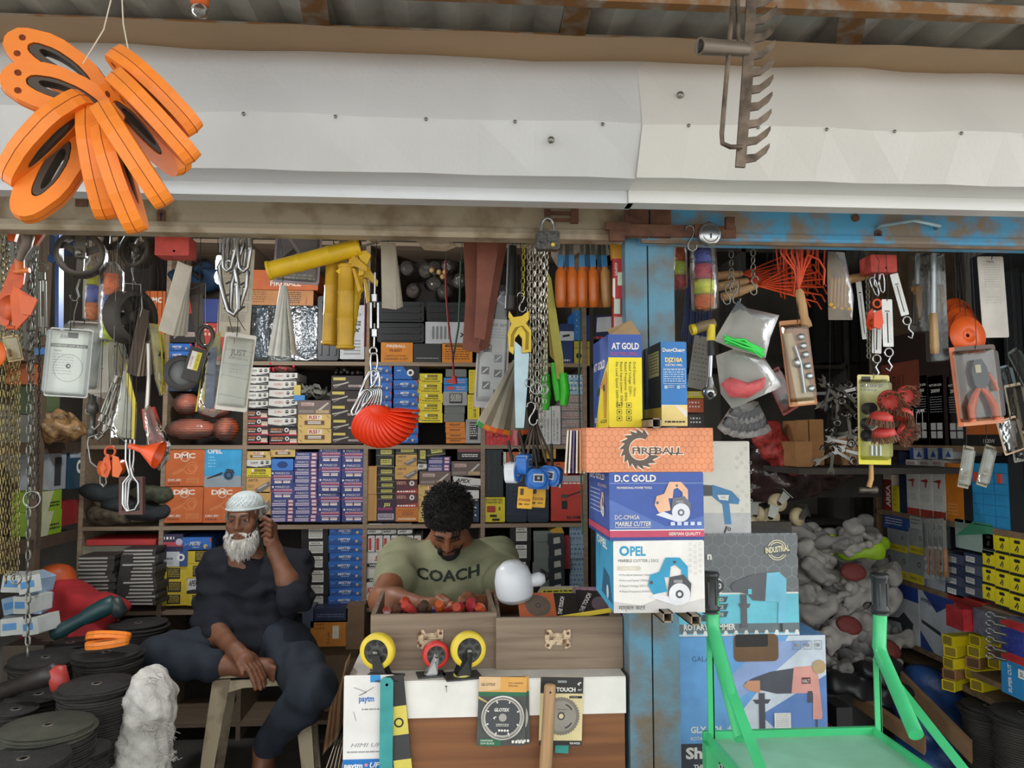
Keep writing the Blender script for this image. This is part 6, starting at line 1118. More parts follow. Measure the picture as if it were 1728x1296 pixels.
t=hung('tool_bag','clear bag of leaflets with a yellow edge above the long clips','bag',208,650,2.14);PS(t,'leaflet',[(188,725),(195,690),(212,612),(214,640),(205,738)],2.15,.004,C('d3cfc4',.8));PS(t,'leaflet',[(206,738),(216,640),(224,660),(226,740)],2.155,.003,C('c5c1b4',.7));PS(t,'yellow_edge',[(214,612),(220,640),(230,680),(228,741),(223,741),(224,690),(214,650)],2.13,.004,C('d6c33a',.5));q=wb(t.location);pillow(q,[(186,738),(194,690),(206,640),(213,605),(222,640),(231,690),(229,742)],2.14,.025,CLEAR(.05,.8));q.build('film',t);wire(t,213,606,2.14)
A=Art();
t=hung('clear_bag','crumpled yellowish clear bag of bolts behind the leaflet bag','bag',196,600,2.3);q=wb(t.location);pillow(q,[(178,580),(208,576),(218,610),(206,640),(186,634)],2.3,.03,C('b9b19a',.25,var=.2,bump=.6,bscale=40));q.build('film',t);wire(t,194,580,2.3)
for i in range(4):PT(t,'bolt',[(182+8*i,576),(190+8*i,604)],2.28,.004,STEEL,6)
# yellow blade packets
for i,(pts,lb)in enumerate((([(252,545),(268,548),(274,590),(276,640),(272,665),(264,640),(258,590)],'left yellow-edged saw blade packet beside the sandpaper fan'),([(268,570),(277,560),(281,600),(279,660),(272,668),(274,620)],'right yellow-edged saw blade packet beside the sandpaper fan'))):
 t=hung('blade_packet',lb,'packet',262+8*i,560,2.18+.02*i);PS(t,'card',pts,2.18+.02*i,.003,C('d4bf2e',.5));q=wb(t.location);pillow(q,[(x-3,y)for x,y in pts],2.17+.02*i,.014,CLEAR(.1,.8));q.build('film',t);wire(t,264+8*i,555,2.18+.02*i)
t=hung('tin_snips','red-handled tool in clear bag with an orange funnel','tool',255,640,2.13);PT(t,'blade',[(250,580),(251,640),(248,690)],2.14,.006,C('b9b4ac',.3,.6),8);PT(t,'handle',[(245,690),(248,720),(262,750)],2.13,.009,C('b5402e',.4),8);PT(t,'handle',[(256,688),(266,720),(276,752)],2.13,.010,C('b5402e',.4),8)
q=wb(t.location);pillow(q,[(243,690),(252,682),(268,710),(288,750),(286,775),(268,795),(248,760)],2.12,.03,CLEAR(.05,.9));q.build('film',t);wire(t,250,582,2.14)
t=hung('funnel','bright orange plastic funnel lying sideways left of the upper blower box','funnel',250,762,2.06,(0,-72,0));q=MB();q.lathe([(.003,.052),(.007,.05),(.009,.018),(.036,-.026),(.037,-.03),(.034,-.027),(.007,.018)],(0,0,0),C('e4541c',.35),'z',24);q.build('cone',t)
q=MB();q.tube([(0,0,.05),(.03,0,.12)],.001,STEEL,5);q.build('hanging_wire',t)
t=hung('pulley_block','small orange pulley pair on a ring above the gloves','pulley',188,785,2.12);ring(t,186,762,8,2.12,og,.0035,'swivel_ring')
for dx,dy in((178,790),(198,788)):
 q=wb(t.location);c=W(dx,dy,2.12);q.lathe([(.001,-.012),(.02,-.012),(.014,0),(.02,.012),(.001,.012)],c,C('cf5f1e',.4),'y',20,rot=(0,0,R(-35)));q.build('sheave',t)
PS(t,'side_plate',[(176,772),(184,766),(188,790),(182,806),(172,804),(170,790)],2.105,.004,og);PS(t,'side_plate',[(190,768),(200,772),(207,792),(200,806),(190,804)],2.1,.004,C('d9641f',.4));wire(t,186,756,2.12,STEEL)
t=hung('wire_hook','long bent steel wire hook left of the small orange pulley','hook',155,760,2.15);PT(t,'wire',[(166,733),(150,738),(148,748),(153,780),(170,793),(169,815),(175,822),(180,815),(178,800)],2.15,.0025,STEEL);wire(t,168,732,2.15)
for i in range(3):
 t=hung('long_clip','%s long chrome spring clip hanging over the gloves'%['left','middle','right'][i],'clip',222,760,2.08,group='long chrome clips');x=213+i*7
 PT(t,'upper_rod',[(x,742),(x-1,775),(217+i*3,795)],2.08+.01*i,.0028,CHROME);PT(t,'loop',[(217+i*3,795),(219+i*3,802),(208+i*5,815),(207+i*4,850),(214+i*2,863),(228+i*2,860),(234,848),(233,815),(224,803),(221+i*2,790)],2.08+.01*i,.003,CHROME);wire(t,x,742,2.08)
t=hung('picture_frame','dark reddish open frame behind the long chrome clips','frame',223,838,2.3);PS(t,'rail',[(203,805),(243,805),(243,811),(203,811)],2.3,.02,C('5a3a34',.6));PS(t,'rail',[(203,862),(243,862),(243,868),(203,868)],2.3,.02,C('5a3a34',.6));PS(t,'stile',[(203,811),(208,811),(208,862),(203,862)],2.3,.02,C('5a3a34',.6));PS(t,'stile',[(238,811),(243,811),(243,862),(238,862)],2.3,.02,C('5a3a34',.6));wire(t,223,806,2.3)
# trowel, clamp, black caster
t=hung('scraper','grey steel scraper blade hanging right of the pale cards','scraper',330,510,2.2);PS(t,'blade',[(320,500),(342,496),(344,560),(346,582),(332,584)],2.2,.004,C('5f5750',.45,.5,var=.3));PS(t,'frame',[(318,478),(346,478),(346,500),(318,500)],2.21,.02,C('3a2f28',.5));PT(t,'hook',[(318,470),(326,440),(340,448)],2.2,.003,DSTEEL);PT(t,'frame_wire',[(318,490),(347,478),(347,550)],2.19,.0015,STEEL);wire(t,326,442,2.2)
o=ring(None,347,568,17,2.16,C('4a4641',.5,.5),.006,'iron_ring',.7);props(o,'dark iron ring hanging at the scraper\'s end','ring')
t=hung('caster','large black caster wheel with a yellow and white sticker','caster',312,630,2.13,(0,0,18));r_=.048
MB().lathe([(r_*.72,-.014),(r_,-.012),(r_,.012),(r_*.72,.014),(r_*.72,-.014)],(-.006,0,0),C('3f3d3b',.7),'y',32).build('tyre',t);MB().lathe([(.001,-.008),(r_*.72,-.008),(r_*.72,.008),(.001,.008)],(-.006,0,0),C('6f7274',.5),'y',24).build('wheel_hub',t);MB().box((.022,-.022,.024),(.042,.006,.09),C('2b2826',.5),(0,R(14),0)).build('fork',t)
A=Art();A.rect(-.012,-.022,.002,.028,C('d9d5ce')).rect(.002,-.022,.014,.028,C('cfbf2c')).text('CAST IRON',.010,-.018,.006,blk,rot=90,width=.04).text('CASTER',-.004,-.016,.005,C('9c3a34'),rot=90,width=.03);A.b.build('sticker',t,(.022,-.0255,.03),(0,R(14),0));q=MB();q.tube([(.03,0,.06),(.03,0,ZR-t.location.z)],.001,DSTEEL,5);q.build('hanging_wire',t)
# instruction card, snap hooks, plastic sleeve, yellow bag
def a_ins(A,w,h):
 A.text('VITO',w*.14,h*.86,h*.06,DKGREY,width=w*.4,bold=.02).lines(w*.08,w*.3,h*.97,h*.99,1,DKGREY,.8)
 for i in range(4):
  for j in range(2):u,v=w*(.12+.44*j),h*(.7-.14*i);A.line([(u,v),(u+w*.34,v),(u+w*.34,v+h*.1),(u,v+h*.1),(u,v)],w*.01,GREY).line([(u+w*.06,v+h*.03),(u+w*.25,v+h*.07)],w*.06,DKGREY)
 A.lines(w*.1,w*.85,h*.16,h*.26,5,GREY,.3)
 for k in range(14):A.rect(w*(.3+.03*k),h*.06,w*(.3+.03*k+(.02 if k%3 else.01)),h*.12,DKGREY)
blister(398,494,53,150,2.26,2,4,C('d8d2c0',.8),a_ins,'tall white instruction card behind the steel snap hooks',shell=False,cat='card',name='instruction_card')
def snaphook(t,x,y,h,Y,ang,m=CHROME,w=None):
 k=h*S(Y);w_=k*.3;c=W(x,y,Y);q=wb(t.location);ca,sa=math.cos(R(ang)),math.sin(R(ang));L_=[(w_*.25,k*.5),(-w_*.25,k*.5),(-w_*.45,k*.42),(-w_*.5,k*.1),(-w_*.32,-k*.4),(0,-k*.5),(w_*.3,-k*.4),(w_*.5,k*.1),(w_*.45,k*.42)];pts=[c+V((a*ca+b_*sa,.0,-a*sa+b_*ca))for a,b_ in L_];q.tube(pts,k*.045,m,6,True);q.build('loop',t)
 q=wb(t.location);p=c+V((w_*.42*ca+k*.05*sa,0,-w_*.42*sa+k*.05*ca));q.ball(p,(k*.05,k*.05,k*.07),m,8,6);q.build('gate',t)
for i,(x,y,h,a)in enumerate(((386,425,66,4),(396,420,80,8),(404,425,72,-2),(412,422,74,0),(388,486,92,-10),(402,490,78,8))):
 t=hung('snap_hook',['leftmost upper chrome snap hook in the cluster','second upper chrome snap hook in the cluster','third upper chrome snap hook in the cluster','rightmost upper chrome snap hook in the cluster','lower left chrome snap hook over the instruction card','lower right chrome snap hook over the instruction card'][i],'snap hook',x,y,2.1,group='snap hooks by the card');snaphook(t,x,y,h,2.1+.012*(i%3),a)
 if i<4:wire(t,x,y-h/2,2.1)
t=hung('wire_tie','brown wire tie below the snap hooks','wire',395,545,2.1);PT(t,'wire',[(386,534),(392,560),(396,575),(394,583)],2.1,.0014,C('6a4a38',.5));PT(t,'wire',[(396,530),(404,542),(414,558)],2.1,.0014,C('6a4a38',.5))
t=blister(398,628,50,128,2.1,6,10,C('c9c4ba',.5),lambda A,w,h:A.text('JUST',w*.25,h*.72,h*.075,C('7c776e'),width=w*.5,bold=.03).text('BUY ONLINE',w*.22,h*.66,h*.03,C('7c776e'),width=w*.6).line([(w*.05,h*.78),(w*.95,h*.78)],h*.005,GREY).line([(w*.05,h*.6),(w*.95,h*.6)],h*.005,GREY).line([(w*.05,h*.45),(w*.95,h*.42)],h*.005,GREY).line([(w*.05,h*.2),(w*.95,h*.17)],h*.005,GREY).lines(w*.3,w*.7,h*.46,h*.58,3,C('a29c92'),.2),'clouded plastic sleeve hanging from the brown wire',.008,name='plastic_sleeve',cat='sleeve')
t=hung('plastic_bag','yellow and blue clear bag behind the clouded sleeve','bag',350,620,2.16);PS(t,'yellow_strip',[(344,604),(350,600),(344,690),(330,695),(338,640)],2.16,.004,C('d6c02e',.5));PS(t,'blue_strip',[(352,590),(366,585),(360,690),(346,690)],2.17,.004,C('31558f',.5));PS(t,'yellow_card',[(345,585),(365,565),(372,560),(372,600),(355,610)],2.18,.003,C('d8bf2a',.5));q=wb(t.location);pillow(q,[(332,694),(340,640),(346,590),(370,560),(376,600),(378,690),(360,705)],2.15,.03,CLEAR(.07,.9));q.build('film',t);wire(t,368,562,2.16)
# glowing bulb in the back and blue tarpaulin bundle
lb2=thing('led_bulb','glowing white bulb left of the instruction card','bulb',W(370,468,2.9));q=MB();q.ball((0,0,0),(.017,.017,.026),C('f4f8ff',.3,kind='glow',trans=14),16,12);q.build('globe',lb2);q=MB();q.lathe([(.013,.03),(.015,.05),(.013,.08),(.001,.085)],(0,0,0),WHITE,'z',12);q.build('cap',lb2);q=MB();q.tube([(0,0,.08),(0,0,2.42-lb2.location.z)],.003,BLACK,6);q.build('cord',lb2)
L=bpy.data.lights.new('bulb_light','POINT');L.energy=10;L.color=(.96,.98,1);L.shadow_soft_size=.04;lo_=bpy.data.objects.new('bulb_light',L);COL.objects.link(lo_);lo_.location=lb2.location+V((0,-.05,0))
t=thing('tarpaulin','crumpled dark blue tarpaulin bundle on the top shelf','tarpaulin',W(335,470,YB+.05));q=MB();rd=random.Random(4);pts=[('ell',tuple(t.location+V((rd.uniform(-.11,.11),rd.uniform(0,.08),rd.uniform(-.05,.06)))),(.07,.06,.04),None,0,.02)for _ in range(9)];put(sdf_mesh(pts,.012,'cloth',C('22384f',.4,var=.3,bump=.4,bscale=20),(.01,60),8),'cloth',t)
cart((290,505,330,530),(C('a82f2c'),None,''),'red box behind the scraper on the top shelf');cart((330,505,372,545),(C('2a3a7c'),None,''),'dark blue box behind the scraper on the top shelf');cart((290,530,330,578),(C('26211f'),{'F':a_drk},''),'black box with yellow strip under the red box');cart((330,545,410,608),(C('a8322a'),{'F':a_rb},''),'red box behind the instruction card')
# ------------------------------------------------------------------ things hanging in the middle of the left opening
yg=C('d9b31a',.4,var=.1);yd=C('c49a22',.45,var=.12)
def cgun(px,py,L_,r_,Y,tilt,yaw,label,m=None,group='yellow caulking guns'):
 m=m or yg;k=S(Y);L_*=k;r_*=k;t=hung('caulking_gun',label,'caulking gun',px,py,Y,(0,tilt,yaw),group)
 rings=[[(rr*math.cos(R(a)),rr*math.sin(R(a)),z)for a in range(-200,21,20)]+[((rr-.002)*math.cos(R(a)),(rr-.002)*math.sin(R(a)),z)for a in range(20,-201,-20)]for z,rr in((0,r_),(-L_*.3,r_),(-L_*.31,r_*1.05),(-L_*.33,r_*1.05),(-L_*.34,r_),(-L_*.65,r_),(-L_*.66,r_*1.05),(-L_*.68,r_*1.05),(-L_*.69,r_),(-L_,r_))]
 MB().loft(rings,m).build('barrel',t);MB().lathe([(r_*.3,0),(r_*1.1,0),(r_*1.1,-.008),(r_*.3,-.008),(r_*.3,0)],(0,0,-L_),m,'z',20).build('front_ring',t);MB().lathe([(.001,.008),(r_*1.05,.008),(r_*1.05,-.002),(.001,-.002)],(0,0,0),m,'z',20).build('rear_plate',t)
 MB().lathe([(.001,0),(r_*.5,0),(r_*.42,.01),(.001,.012)],(0,0,-L_+.002),STEEL,'z',14).build('plunger',t)
 MB().prism([(r_*.6,.02),(r_*1.3,.03),(r_*3.2,-.005),(r_*3.2,-.018),(r_*1.4,.0),(r_*.6,-.005)],-.008,.008,m).build('handle',t);MB().prism([(r_*1.0,-.005),(r_*1.4,-.005),(r_*2.4,-.065),(r_*2.0,-.072)],-.007,.007,m).build('trigger',t);MB().tube([(0,0,.005),(0,0,.05)],.003,STEEL,6).build('push_rod',t)
 q=MB();a=Matrix.Rotation(-R(tilt),3,'Y')@V((0,0,ZR-t.location.z));q.tube([(0,0,.01),a],.0012,DSTEEL,5);q.build('hanging_wire',t)
cgun(603,418,148,15,2.08,74,0,'yellow caulking gun lying nearly level under the rail');cgun(562,440,138,12,2.13,2,40,'left hanging yellow caulking gun with a dark slot',yd);cgun(585,452,132,14,2.09,0,-30,'front hanging yellow caulking gun with ribbed barrel',yd);cgun(603,466,110,11,2.17,8,10,'rear hanging yellow caulking gun behind the ribbed one')
blister(502,437,76,84,2.24,3,3,C('b9b3c4',.5),lambda A,w,h:(hexes(A,0,h*.35,w,h*.95,w*.035,w*.006,C('8f889c')),A.poly([(w*.05,h*.4),(w*.4,h*.7),(w*.5,h*.6),(w*.2,h*.35)],DKGREY).line([(w*.3,h*.9),(w*.8,h*.3)],w*.05,C('e0dde6')).lines(w*.1,w*.9,h*.06,h*.2,2,WHITE,.5)),'lilac patterned tool pack behind the level caulking gun',.012)
blister(592,418,38,46,2.18,-8,12,C('b3302a',.5),lambda A,w,h:A.text('Made in China',w*.1,h*.1,h*.05,wht,width=w*.7).poly([(0,h*.5),(w,h*.8),(w,h),(0,h)],C('c8b9ae')),'red package above the caulking gun handles',.01)
# turnbuckle string with clips and orange discs
t=hung('turnbuckle','long silver turnbuckle hanging in the middle of the opening','turnbuckle',631,535,2.08);turnbuckle(t,632,503,632,562,2.08,CHROME,6,None);PT(t,'threaded_rod',[(633,460),(632,505)],2.08,.003,CHROME);PT(t,'threaded_rod',[(632,560),(631,588)],2.08,.003,CHROME);ring(t,630,592,6,2.08,CHROME,.003,'eye');wire(t,633,460,2.08)
for i,(x,y,h,a)in enumerate(((631,616,40,0),(621,650,52,28),(634,648,46,-4))):t=hung('snap_hook',['uppermost chrome snap hook under the long turnbuckle','left chrome snap hook of the linked pair','right chrome snap hook of the linked pair'][i],'snap hook',x,y,2.07,group='linked snap hooks');snaphook(t,x,y,h,2.07,a)
for i in range(6):t=hung('snap_hook','%s of six chrome snap hooks fanned above the orange discs'%['leftmost','second','third','fourth','fifth','rightmost'][i],'snap hook',612+i*4,680,2.03,group='fanned snap hooks');snaphook(t,609+i*5.2,680,50,2.03+.006*i,34-i*6)
oc=C('ee3c12',.4,var=.06)
for i in range(16):
 r_=.054;a=R(-128+i*8.4);ph_=R(44+i*2.7);d=V((math.cos(a),.12,math.sin(a))).normalized();e2=(V((-d.z,0,d.x))*math.cos(ph_)+V((0,1,0))*math.sin(ph_));e2=(e2-d*e2.dot(d)).normalized();n_=d.cross(e2);Mx=Matrix((e2,n_,d)).transposed()if n_.y>0 else Matrix((-e2,-n_,d)).transposed();t=thing('plastic_disc','%s red-orange disc, counted from the front of the fan'%(['front']+ORD[1:15]+['rearmost'])[i],'disc',W(645,691,1.98+.004*i)+d*r_*.85,Mx.to_euler(),'fan of red-orange discs')
 MB().lathe([(.004,-.001),(r_*.3,-.001),(r_*.32,-.005),(r_*.4,-.004),(r_,-.0012),(r_,.0012),(r_*.4,.001),(.004,.001)],(0,0,0),oc,'y',30).build('disc',t)
 if i==0:
  for k in range(5):a=k*1.257;MB().bar((.011*math.cos(a),-.0055,.011*math.sin(a)),(.0165*math.cos(a+.5),-.0055,.0165*math.sin(a+.5)),.004,.002,C('a82a0c',.5)).build('hub_slot',t)
  MB().lathe([(.004,-.002),(.006,-.006),(.0075,-.002)],(0,0,0),C('a82a0c',.5),'y',12).build('hub',t)
t=hung('wire_loop','thin wire holding the fan of orange discs','wire',650,690,2.07);PT(t,'wire',[(636,640),(645,660),(652,690)],2.07,.001,STEEL);PT(t,'wire',[(640,668),(632,720)],2.0,.001,STEEL)
# brown belts, cords, socket card, saws
bb=C('7d4a3b',.75,var=.15,scale=12,bump=.2)
for i,(pts,Y)in enumerate((([(782,408),(806,408),(804,500),(809,596),(780,590),(786,500)],2.2),([(806,408),(842,408),(826,510),(818,574),(800,570),(804,500)],2.15),([(840,408),(856,408),(836,520),(824,588),(806,594),(818,540)],2.24))):t=hung('rubber_belt',['left brown rubber belt hanging under the grey rail','front brown rubber belt hanging under the grey rail','right brown rubber belt hanging under the grey rail'][i],'belt',(pts[0][0]+pts[1][0])/2,410,Y,group='brown belts');PS(t,'strip',pts,Y,.006,bb);wire(t,(pts[0][0]+pts[1][0])/2,411,Y)
t=hung('cord','dark red cord hanging before the white vented box','cord',755,500,2.4);PT(t,'cord',[(752,440),(753,500),(758,560),(764,600),(766,640)],2.4,.003,C('8a2226',.7));PT(t,'end_tag',[(766,635),(768,648)],2.4,.008,C('b5302c',.5));wire(t,752,441,2.4)
t=hung('cord','dark green cord hanging beside the red one','cord',776,500,2.4);PT(t,'cord',[(778,440),(776,505),(774,550),(767,590),(764,610)],2.4,.003,C('24553a',.7));wire(t,778,441,2.4)
t=hung('cord','dark red cord left of the left black cases','cord',617,520,2.5);PT(t,'cord',[(618,450),(617,520),(616,585)],2.5,.004,C('6a2226',.7));wire(t,618,451,2.5)
t=hung('cord','long green cord hanging left of the yellow drill box','cord',980,600,2.3);PT(t,'cord',[(979,420),(979,520),(977,640),(980,780),(983,900)],2.3,.0028,C('2c5a44',.7));wire(t,979,421,2.3)
def a_sock(A,w,h):
 hexes(A,0,0,w,h*.45,w*.03,w*.006,C('a8a2a4'));A.rect(0,h*.72,w,h,C('3a3434')).line([(w*.3,h*.78),(w*.75,h*.95)],w*.06,C('cfcac6')).line([(w*.2,h*.92),(w*.8,h*.84)],w*.04,C('cfcac6')).text('SOCKET SET',w*.1,h*.66,h*.022,DKGREY,width=w*.8,bold=.02).lines(w*.1,w*.9,h*.55,h*.64,4,GREY,.25)
 for i,(u,v)in enumerate(((.35,.48),(.68,.4),(.3,.3),(.7,.28),(.35,.18),(.7,.12))):A.rect(w*(u-.12),h*(v-.03),w*(u+.12),h*(v+.03),C('4a4648')).line([(w*(u-.08),h*(v-.02)),(w*(u+.08),h*(v+.02))],w*.04,C('cfcac8'))
blister(832,584,54,210,2.27,3,-5,C('c9c3c6',.5),a_sock,'tall pale socket set card behind the grey saw blades',.012)
for i in range(8):
 a=30-i*5.2;t=hung('tipped_saw_blade','%s grey saw blade with coloured tip in the hanging fan'%(ORD[i]if i else 'leftmost'),'saw blade',868+i*1.2,608,2.12+.01*i,(0,a,22),'fan of grey saw blades');L_=122*S(2.12);MB().prism([(-.004,0),(.004,0),(.011,-L_),(-.011,-L_)],0,.0015,C(['a39c8b','7f7869','bdb5a3'][i%3],.4,.5)).build('blade',t);MB().prism([(-.011,-L_),(.011,-L_),(.008,-L_-.014),(-.008,-L_-.012)][::-1],-.002,.004,C(['2c8f3f','e07a1f','d86a1c','cf4a1c','e07a1f','2c8f3f','d86a1c','cf4a1c'][i],.5)).build('tip',t)  # loose saw blades with coloured tips, not whole saws
 if i==3:wire(t,868,606,2.12)if 0 else None
t=hung('hand_saw','pruning saw with ornate yellow handle pointing down','saw',878,560,2.06);PS(t,'handle',[(859,526),(866,536),(880,534),(892,525),(892,540),(887,546),(896,558),(896,594),(881,596),(881,572),(875,564),(869,571),(866,598),(859,592),(857,562),(863,546),(858,534)],2.06,.016,C('d4b51e',.45));PS(t,'blade',[(868,575),(893,597),(889,660),(884,722),(870,722),(868,650)],2.065,.002,C('8fa3a8',.35,.6));wire(t,878,536,2.07)
for i in range(3):PT(t,'handle_groove',[(862+i*2,585),(863+i*2,565),(870+i*2,553),(882-i,550),(892-i*2,562),(891-i*2,590)],2.051,.0012,C('9c8210',.5),5)
t=hung('torch','long black torch hanging beside the brown belts','torch',865,460,2.2);PT(t,'body',[(864,415),(860,520)],2.2,.013,BLACK,12);PT(t,'head',[(862,500),(861,522)],2.19,.017,C('2a2522',.4),12);wire(t,864,416,2.2)
chain(884,408,882,500,2.1,13,C('b9b04a',.4,.7),'yellowish chain right of the black torch','chains in the middle');s_hook(880,510,34,2.1,'steel hook at the end of the yellowish chain')
for i in range(7):chain(892+i*5.2,410,893+i*4.4,640+(i*37%60),2.08+.014*(i%3),14 if i%2 else 12,C('b9b6a8',.3,.9),'%s strand in the silver chain bunch'%(ORD[i]if i else 'leftmost'),'chains in the middle')
for x,y,r_,lb in((905,655,10,'largest steel ring on the silver chain bunch'),(894,646,7,'left small steel ring on the chain bunch'),(917,657,8,'right steel ring on the chain bunch')):o=ring(None,x,y,r_,2.06,CHROME,.002,'steel_ring');props(o,lb,'ring')
s_hook(898,698,40,2.06,'large S hook below the silver chains');chain(913,670,914,722,2.09,14,C('b9b6a8',.3,.9),'short chain end right of the S hook','chains in the middle')
for i,(bl_,hd,c)in enumerate((([(922,455),(930,470),(950,600),(952,640),(940,640),(926,540)],[(950,630),(954,660),(951,684)],'a9a02a'),([(922,500),(928,505),(944,600),(938,612),(928,600)],[(936,612),(940,645),(944,676)],'b59a3a'),([(918,560),(924,570),(925,630),(920,635)],[(921,632),(922,665),(920,692)],'9aa04a'))):
 t=hung('hand_saw',['tall yellow-green saw with bright green handle','middle saw with bright green handle','left saw with green handle behind the chains'][i],'saw',bl_[0][0],bl_[0][1],2.16+.03*i);PS(t,'blade',bl_,2.16+.03*i,.003,C(c,.45));PT(t,'handle',hd,2.16+.03*i,[.012,.014,.012],C('35c41f',.4),10);wire(t,bl_[0][0]+2,bl_[0][1]+5,2.16+.03*i)
for i,(x,dx)in enumerate(((946,0),(965,1),(982,0),(1001,1),(1021,3),(957,0),(992,0),(1013,1))):
 rear=i>=5;Y=2.22 if rear else 2.14;t=hung('file',(['leftmost','second','middle','fourth','rightmost'][i]+' orange-handled file in the front row' if not rear else['left','middle','right'][i-5]+' orange-handled file in the rear row'),'file',x,455,Y,(0,-dx,0),'orange-handled files');k=S(Y)
 MB().lathe([(.001,-66*k),(7*k,-65*k),(9.5*k,-52*k),(9.8*k,-20*k),(8.5*k,-4*k),(5*k,2*k),(5*k,4*k)],(0,0,0),C('c96a28' if i!=4 else 'b98a52',.35,var=.15),'z',12).build('handle',t);MB().box((0,0,14*k),(9*k,.006,22*k),C('3f86bd',.5)).build('sheath',t);MB().box((0,0,30*k),(7*k,.003,30*k),STEEL).build('tang',t)
 q=MB();q.tube([(0,0,40*k),(0,0,ZR-t.location.z)],.0012,DSTEEL,5);q.build('hanging_wire',t)
t=hung('plastic_film','crumpled clear film above the orange file handles','film',975,425,2.25);q=wb(t.location);pillow(q,[(930,412),(1025,412),(1030,430),(1000,440),(970,432),(940,450),(930,432)],2.25,.03,C('b0aaa0',.25,var=.2,bump=.7,bscale=40));q.build('film',t);wire(t,975,414,2.25)
t=hung('spirit_level','red spirit level standing against the post','level',1042,490,2.06);PS(t,'body',[(1034,438),(1051,438),(1051,570),(1034,570)],2.06,.02,C('b8262c',.4,var=.15));PS(t,'end_cap',[(1030,408),(1051,408),(1051,438),(1032,438)],2.06,.022,C('c9901f',.5));PS(t,'vial',[(1042,460),(1050,460),(1050,482),(1042,482)],2.048,.008,C('cfd8c0',.2));PS(t,'vial',[(1036,505),(1046,505),(1046,530),(1036,530)],2.048,.008,C('b9c8b0',.2));PS(t,'stripe',[(1034,470),(1038,470),(1038,505),(1034,500)],2.049,.003,WHITE);PS(t,'label_patch',[(1036,535),(1050,535),(1050,560),(1036,560)],2.049,.002,C('c9b5ad',.6));A=Art();A.text('450MM',0,0,.008,wht,rot=-90,width=.035);A.b.build('lettering',t,W(1037,443,2.048)-t.location);wire(t,1042,410,2.06)
# tape measures with straps and yellow tags
tb=C('2f74c8',.4);tw_=C('dfe4ea',.4)
for i,(x,y,yaw,mm,lb)in enumerate(((866,797,62,tw_,'leftmost tape measure, white and blue, seen from the side'),(885,783,66,tb,'upper blue tape measure with white band, seen from the side'),(906,808,8,tb,'front round blue tape measure with dark label'),(930,803,-28,tb,'rightmost blue tape measure with silver clip'))):
 t=hung('tape_measure',lb,'tape measure',x,y,2.08-.015*(i==2),(0,-8+5*i,yaw),'blue tape measures');MB().rbox(.058,.054,-.014,.014,mm,.016).build('case',t);MB().lathe([(.020,-.0165),(.026,-.0155),(.026,.0155),(.020,.0165)],(0,0,0),tb,'y',28).build('side_ring',t);MB().rbox(.05,.012,-.0148,.0148,tw_ if i<2 else C('2a5fa8',.4),.004,0,.018 if i<2 else-.02).build('band',t)
 A=Art();A.rect(-.014,-.008,.014,.014,C('cfd3d6')).rect(-.011,-.005,.011,.010,C('2a2f33')).disc(0,.003,.004,C('a9b5bd'),10);A.b.build('label',t,(0,-.0168,0));MB().box((.03,0,-.022),(.006,.012,.01),STEEL).build('hook_end',t);MB().tube([(.0,.0,.028),(.004-.006*i,.012,.085)],.0045,C('2b2724',.6),6).build('strap',t)
for i in range(6):t=hung('strap_bundle','%s dark wrist strap above the tape measures'%(ORD[i]if i else 'leftmost'),'strap',900,722,2.1,group='dark straps');PT(t,'strap',[(898+i*1.5,715),(888+i*6,745),(878+i*11,780)],2.09+.008*i,.0035,C(['2b2724','6b5a4a','4a3f38'][i%3],.6),6);wire(t,899,716,2.1)
for i,(x,y,tl_)in enumerate(((886,840,4),(908,838,3))):blister(x,y,25,36,2.06+.02*i,tl_,0,C('e0a81a',.5),lambda A,w,h:A.rect(w*.15,h*.62,w*.38,h*.92,C('4a3a1a')).text('STANDER',w*.08,h*.34,h*.12,C('7a2414'),width=w*.8,bold=.02).text('5M',w*.08,h*.15,h*.1,blk,bold=.03).lines(w*.45,w*.9,h*.15,h*.24,1,blk,.7),'%s yellow tag hanging from the tape measures'%['left','right'][i],shell=False,cat='tag',name='tag',rail=False)
t=hung('spring_balance','dark red tube with steel ring below the saw blades','spring balance',871,735,2.1);PT(t,'tube',[(871,726),(871,752)],2.1,.013,C('8a3a38',.3),12);ring(t,870,763,8,2.1,STEEL,.0025);PT(t,'hook',[(870,772),(867,780),(873,785)],2.1,.002,STEEL);wire(t,871,728,2.1)
# berries bag, straps and small dark things on the shelf
t=thing('berry_bag','clear bag with red bead ends on the white oval-printed boxes','bag',W(478,628,YS+.05));q=MB();q.ball((0,0,.015),(.065,.05,.018),C('6a3f3a',.3,var=.3,bump=.5,bscale=40),16,8);q.build('bag',t);rd=random.Random(8)
for i in range(9):q=MB();q.ball((rd.uniform(-.06,.06),-.05+rd.uniform(-.01,.02),rd.uniform(.002,.035)),.0065,C('d8304a',.3),8,6);q.build('bead',t)
t=thing('strap_bundle','crumpled grey webbing straps on the tan boxes','strap',W(530,676,YS+.05));ws_=C('77766c',.8,var=.15);rd=random.Random(12)
for i in range(9):
 c=V((rd.uniform(-.04,.04),rd.uniform(-.05,.05),.02+rd.uniform(0,.05)));q=MB();a0=rd.uniform(0,6);pts=[c+V((.045*math.cos(a0+u*.6),.03*math.sin(a0+u*.6),.015*math.sin(u*1.7+i)))for u in range(8)];q.loft([[p+V((0,0,-.008))for p in pts],[p+V((0,0,.008))for p in pts],[p+V((.002,.002,.008))for p in pts],[p+V((.002,.002,-.008))for p in pts]],ws_,False);q.build('webbing',t)
t=thing('chain_heap','heap of dark chain pieces on the top black box','chain',W(588,634,YS+.05));q=MB()
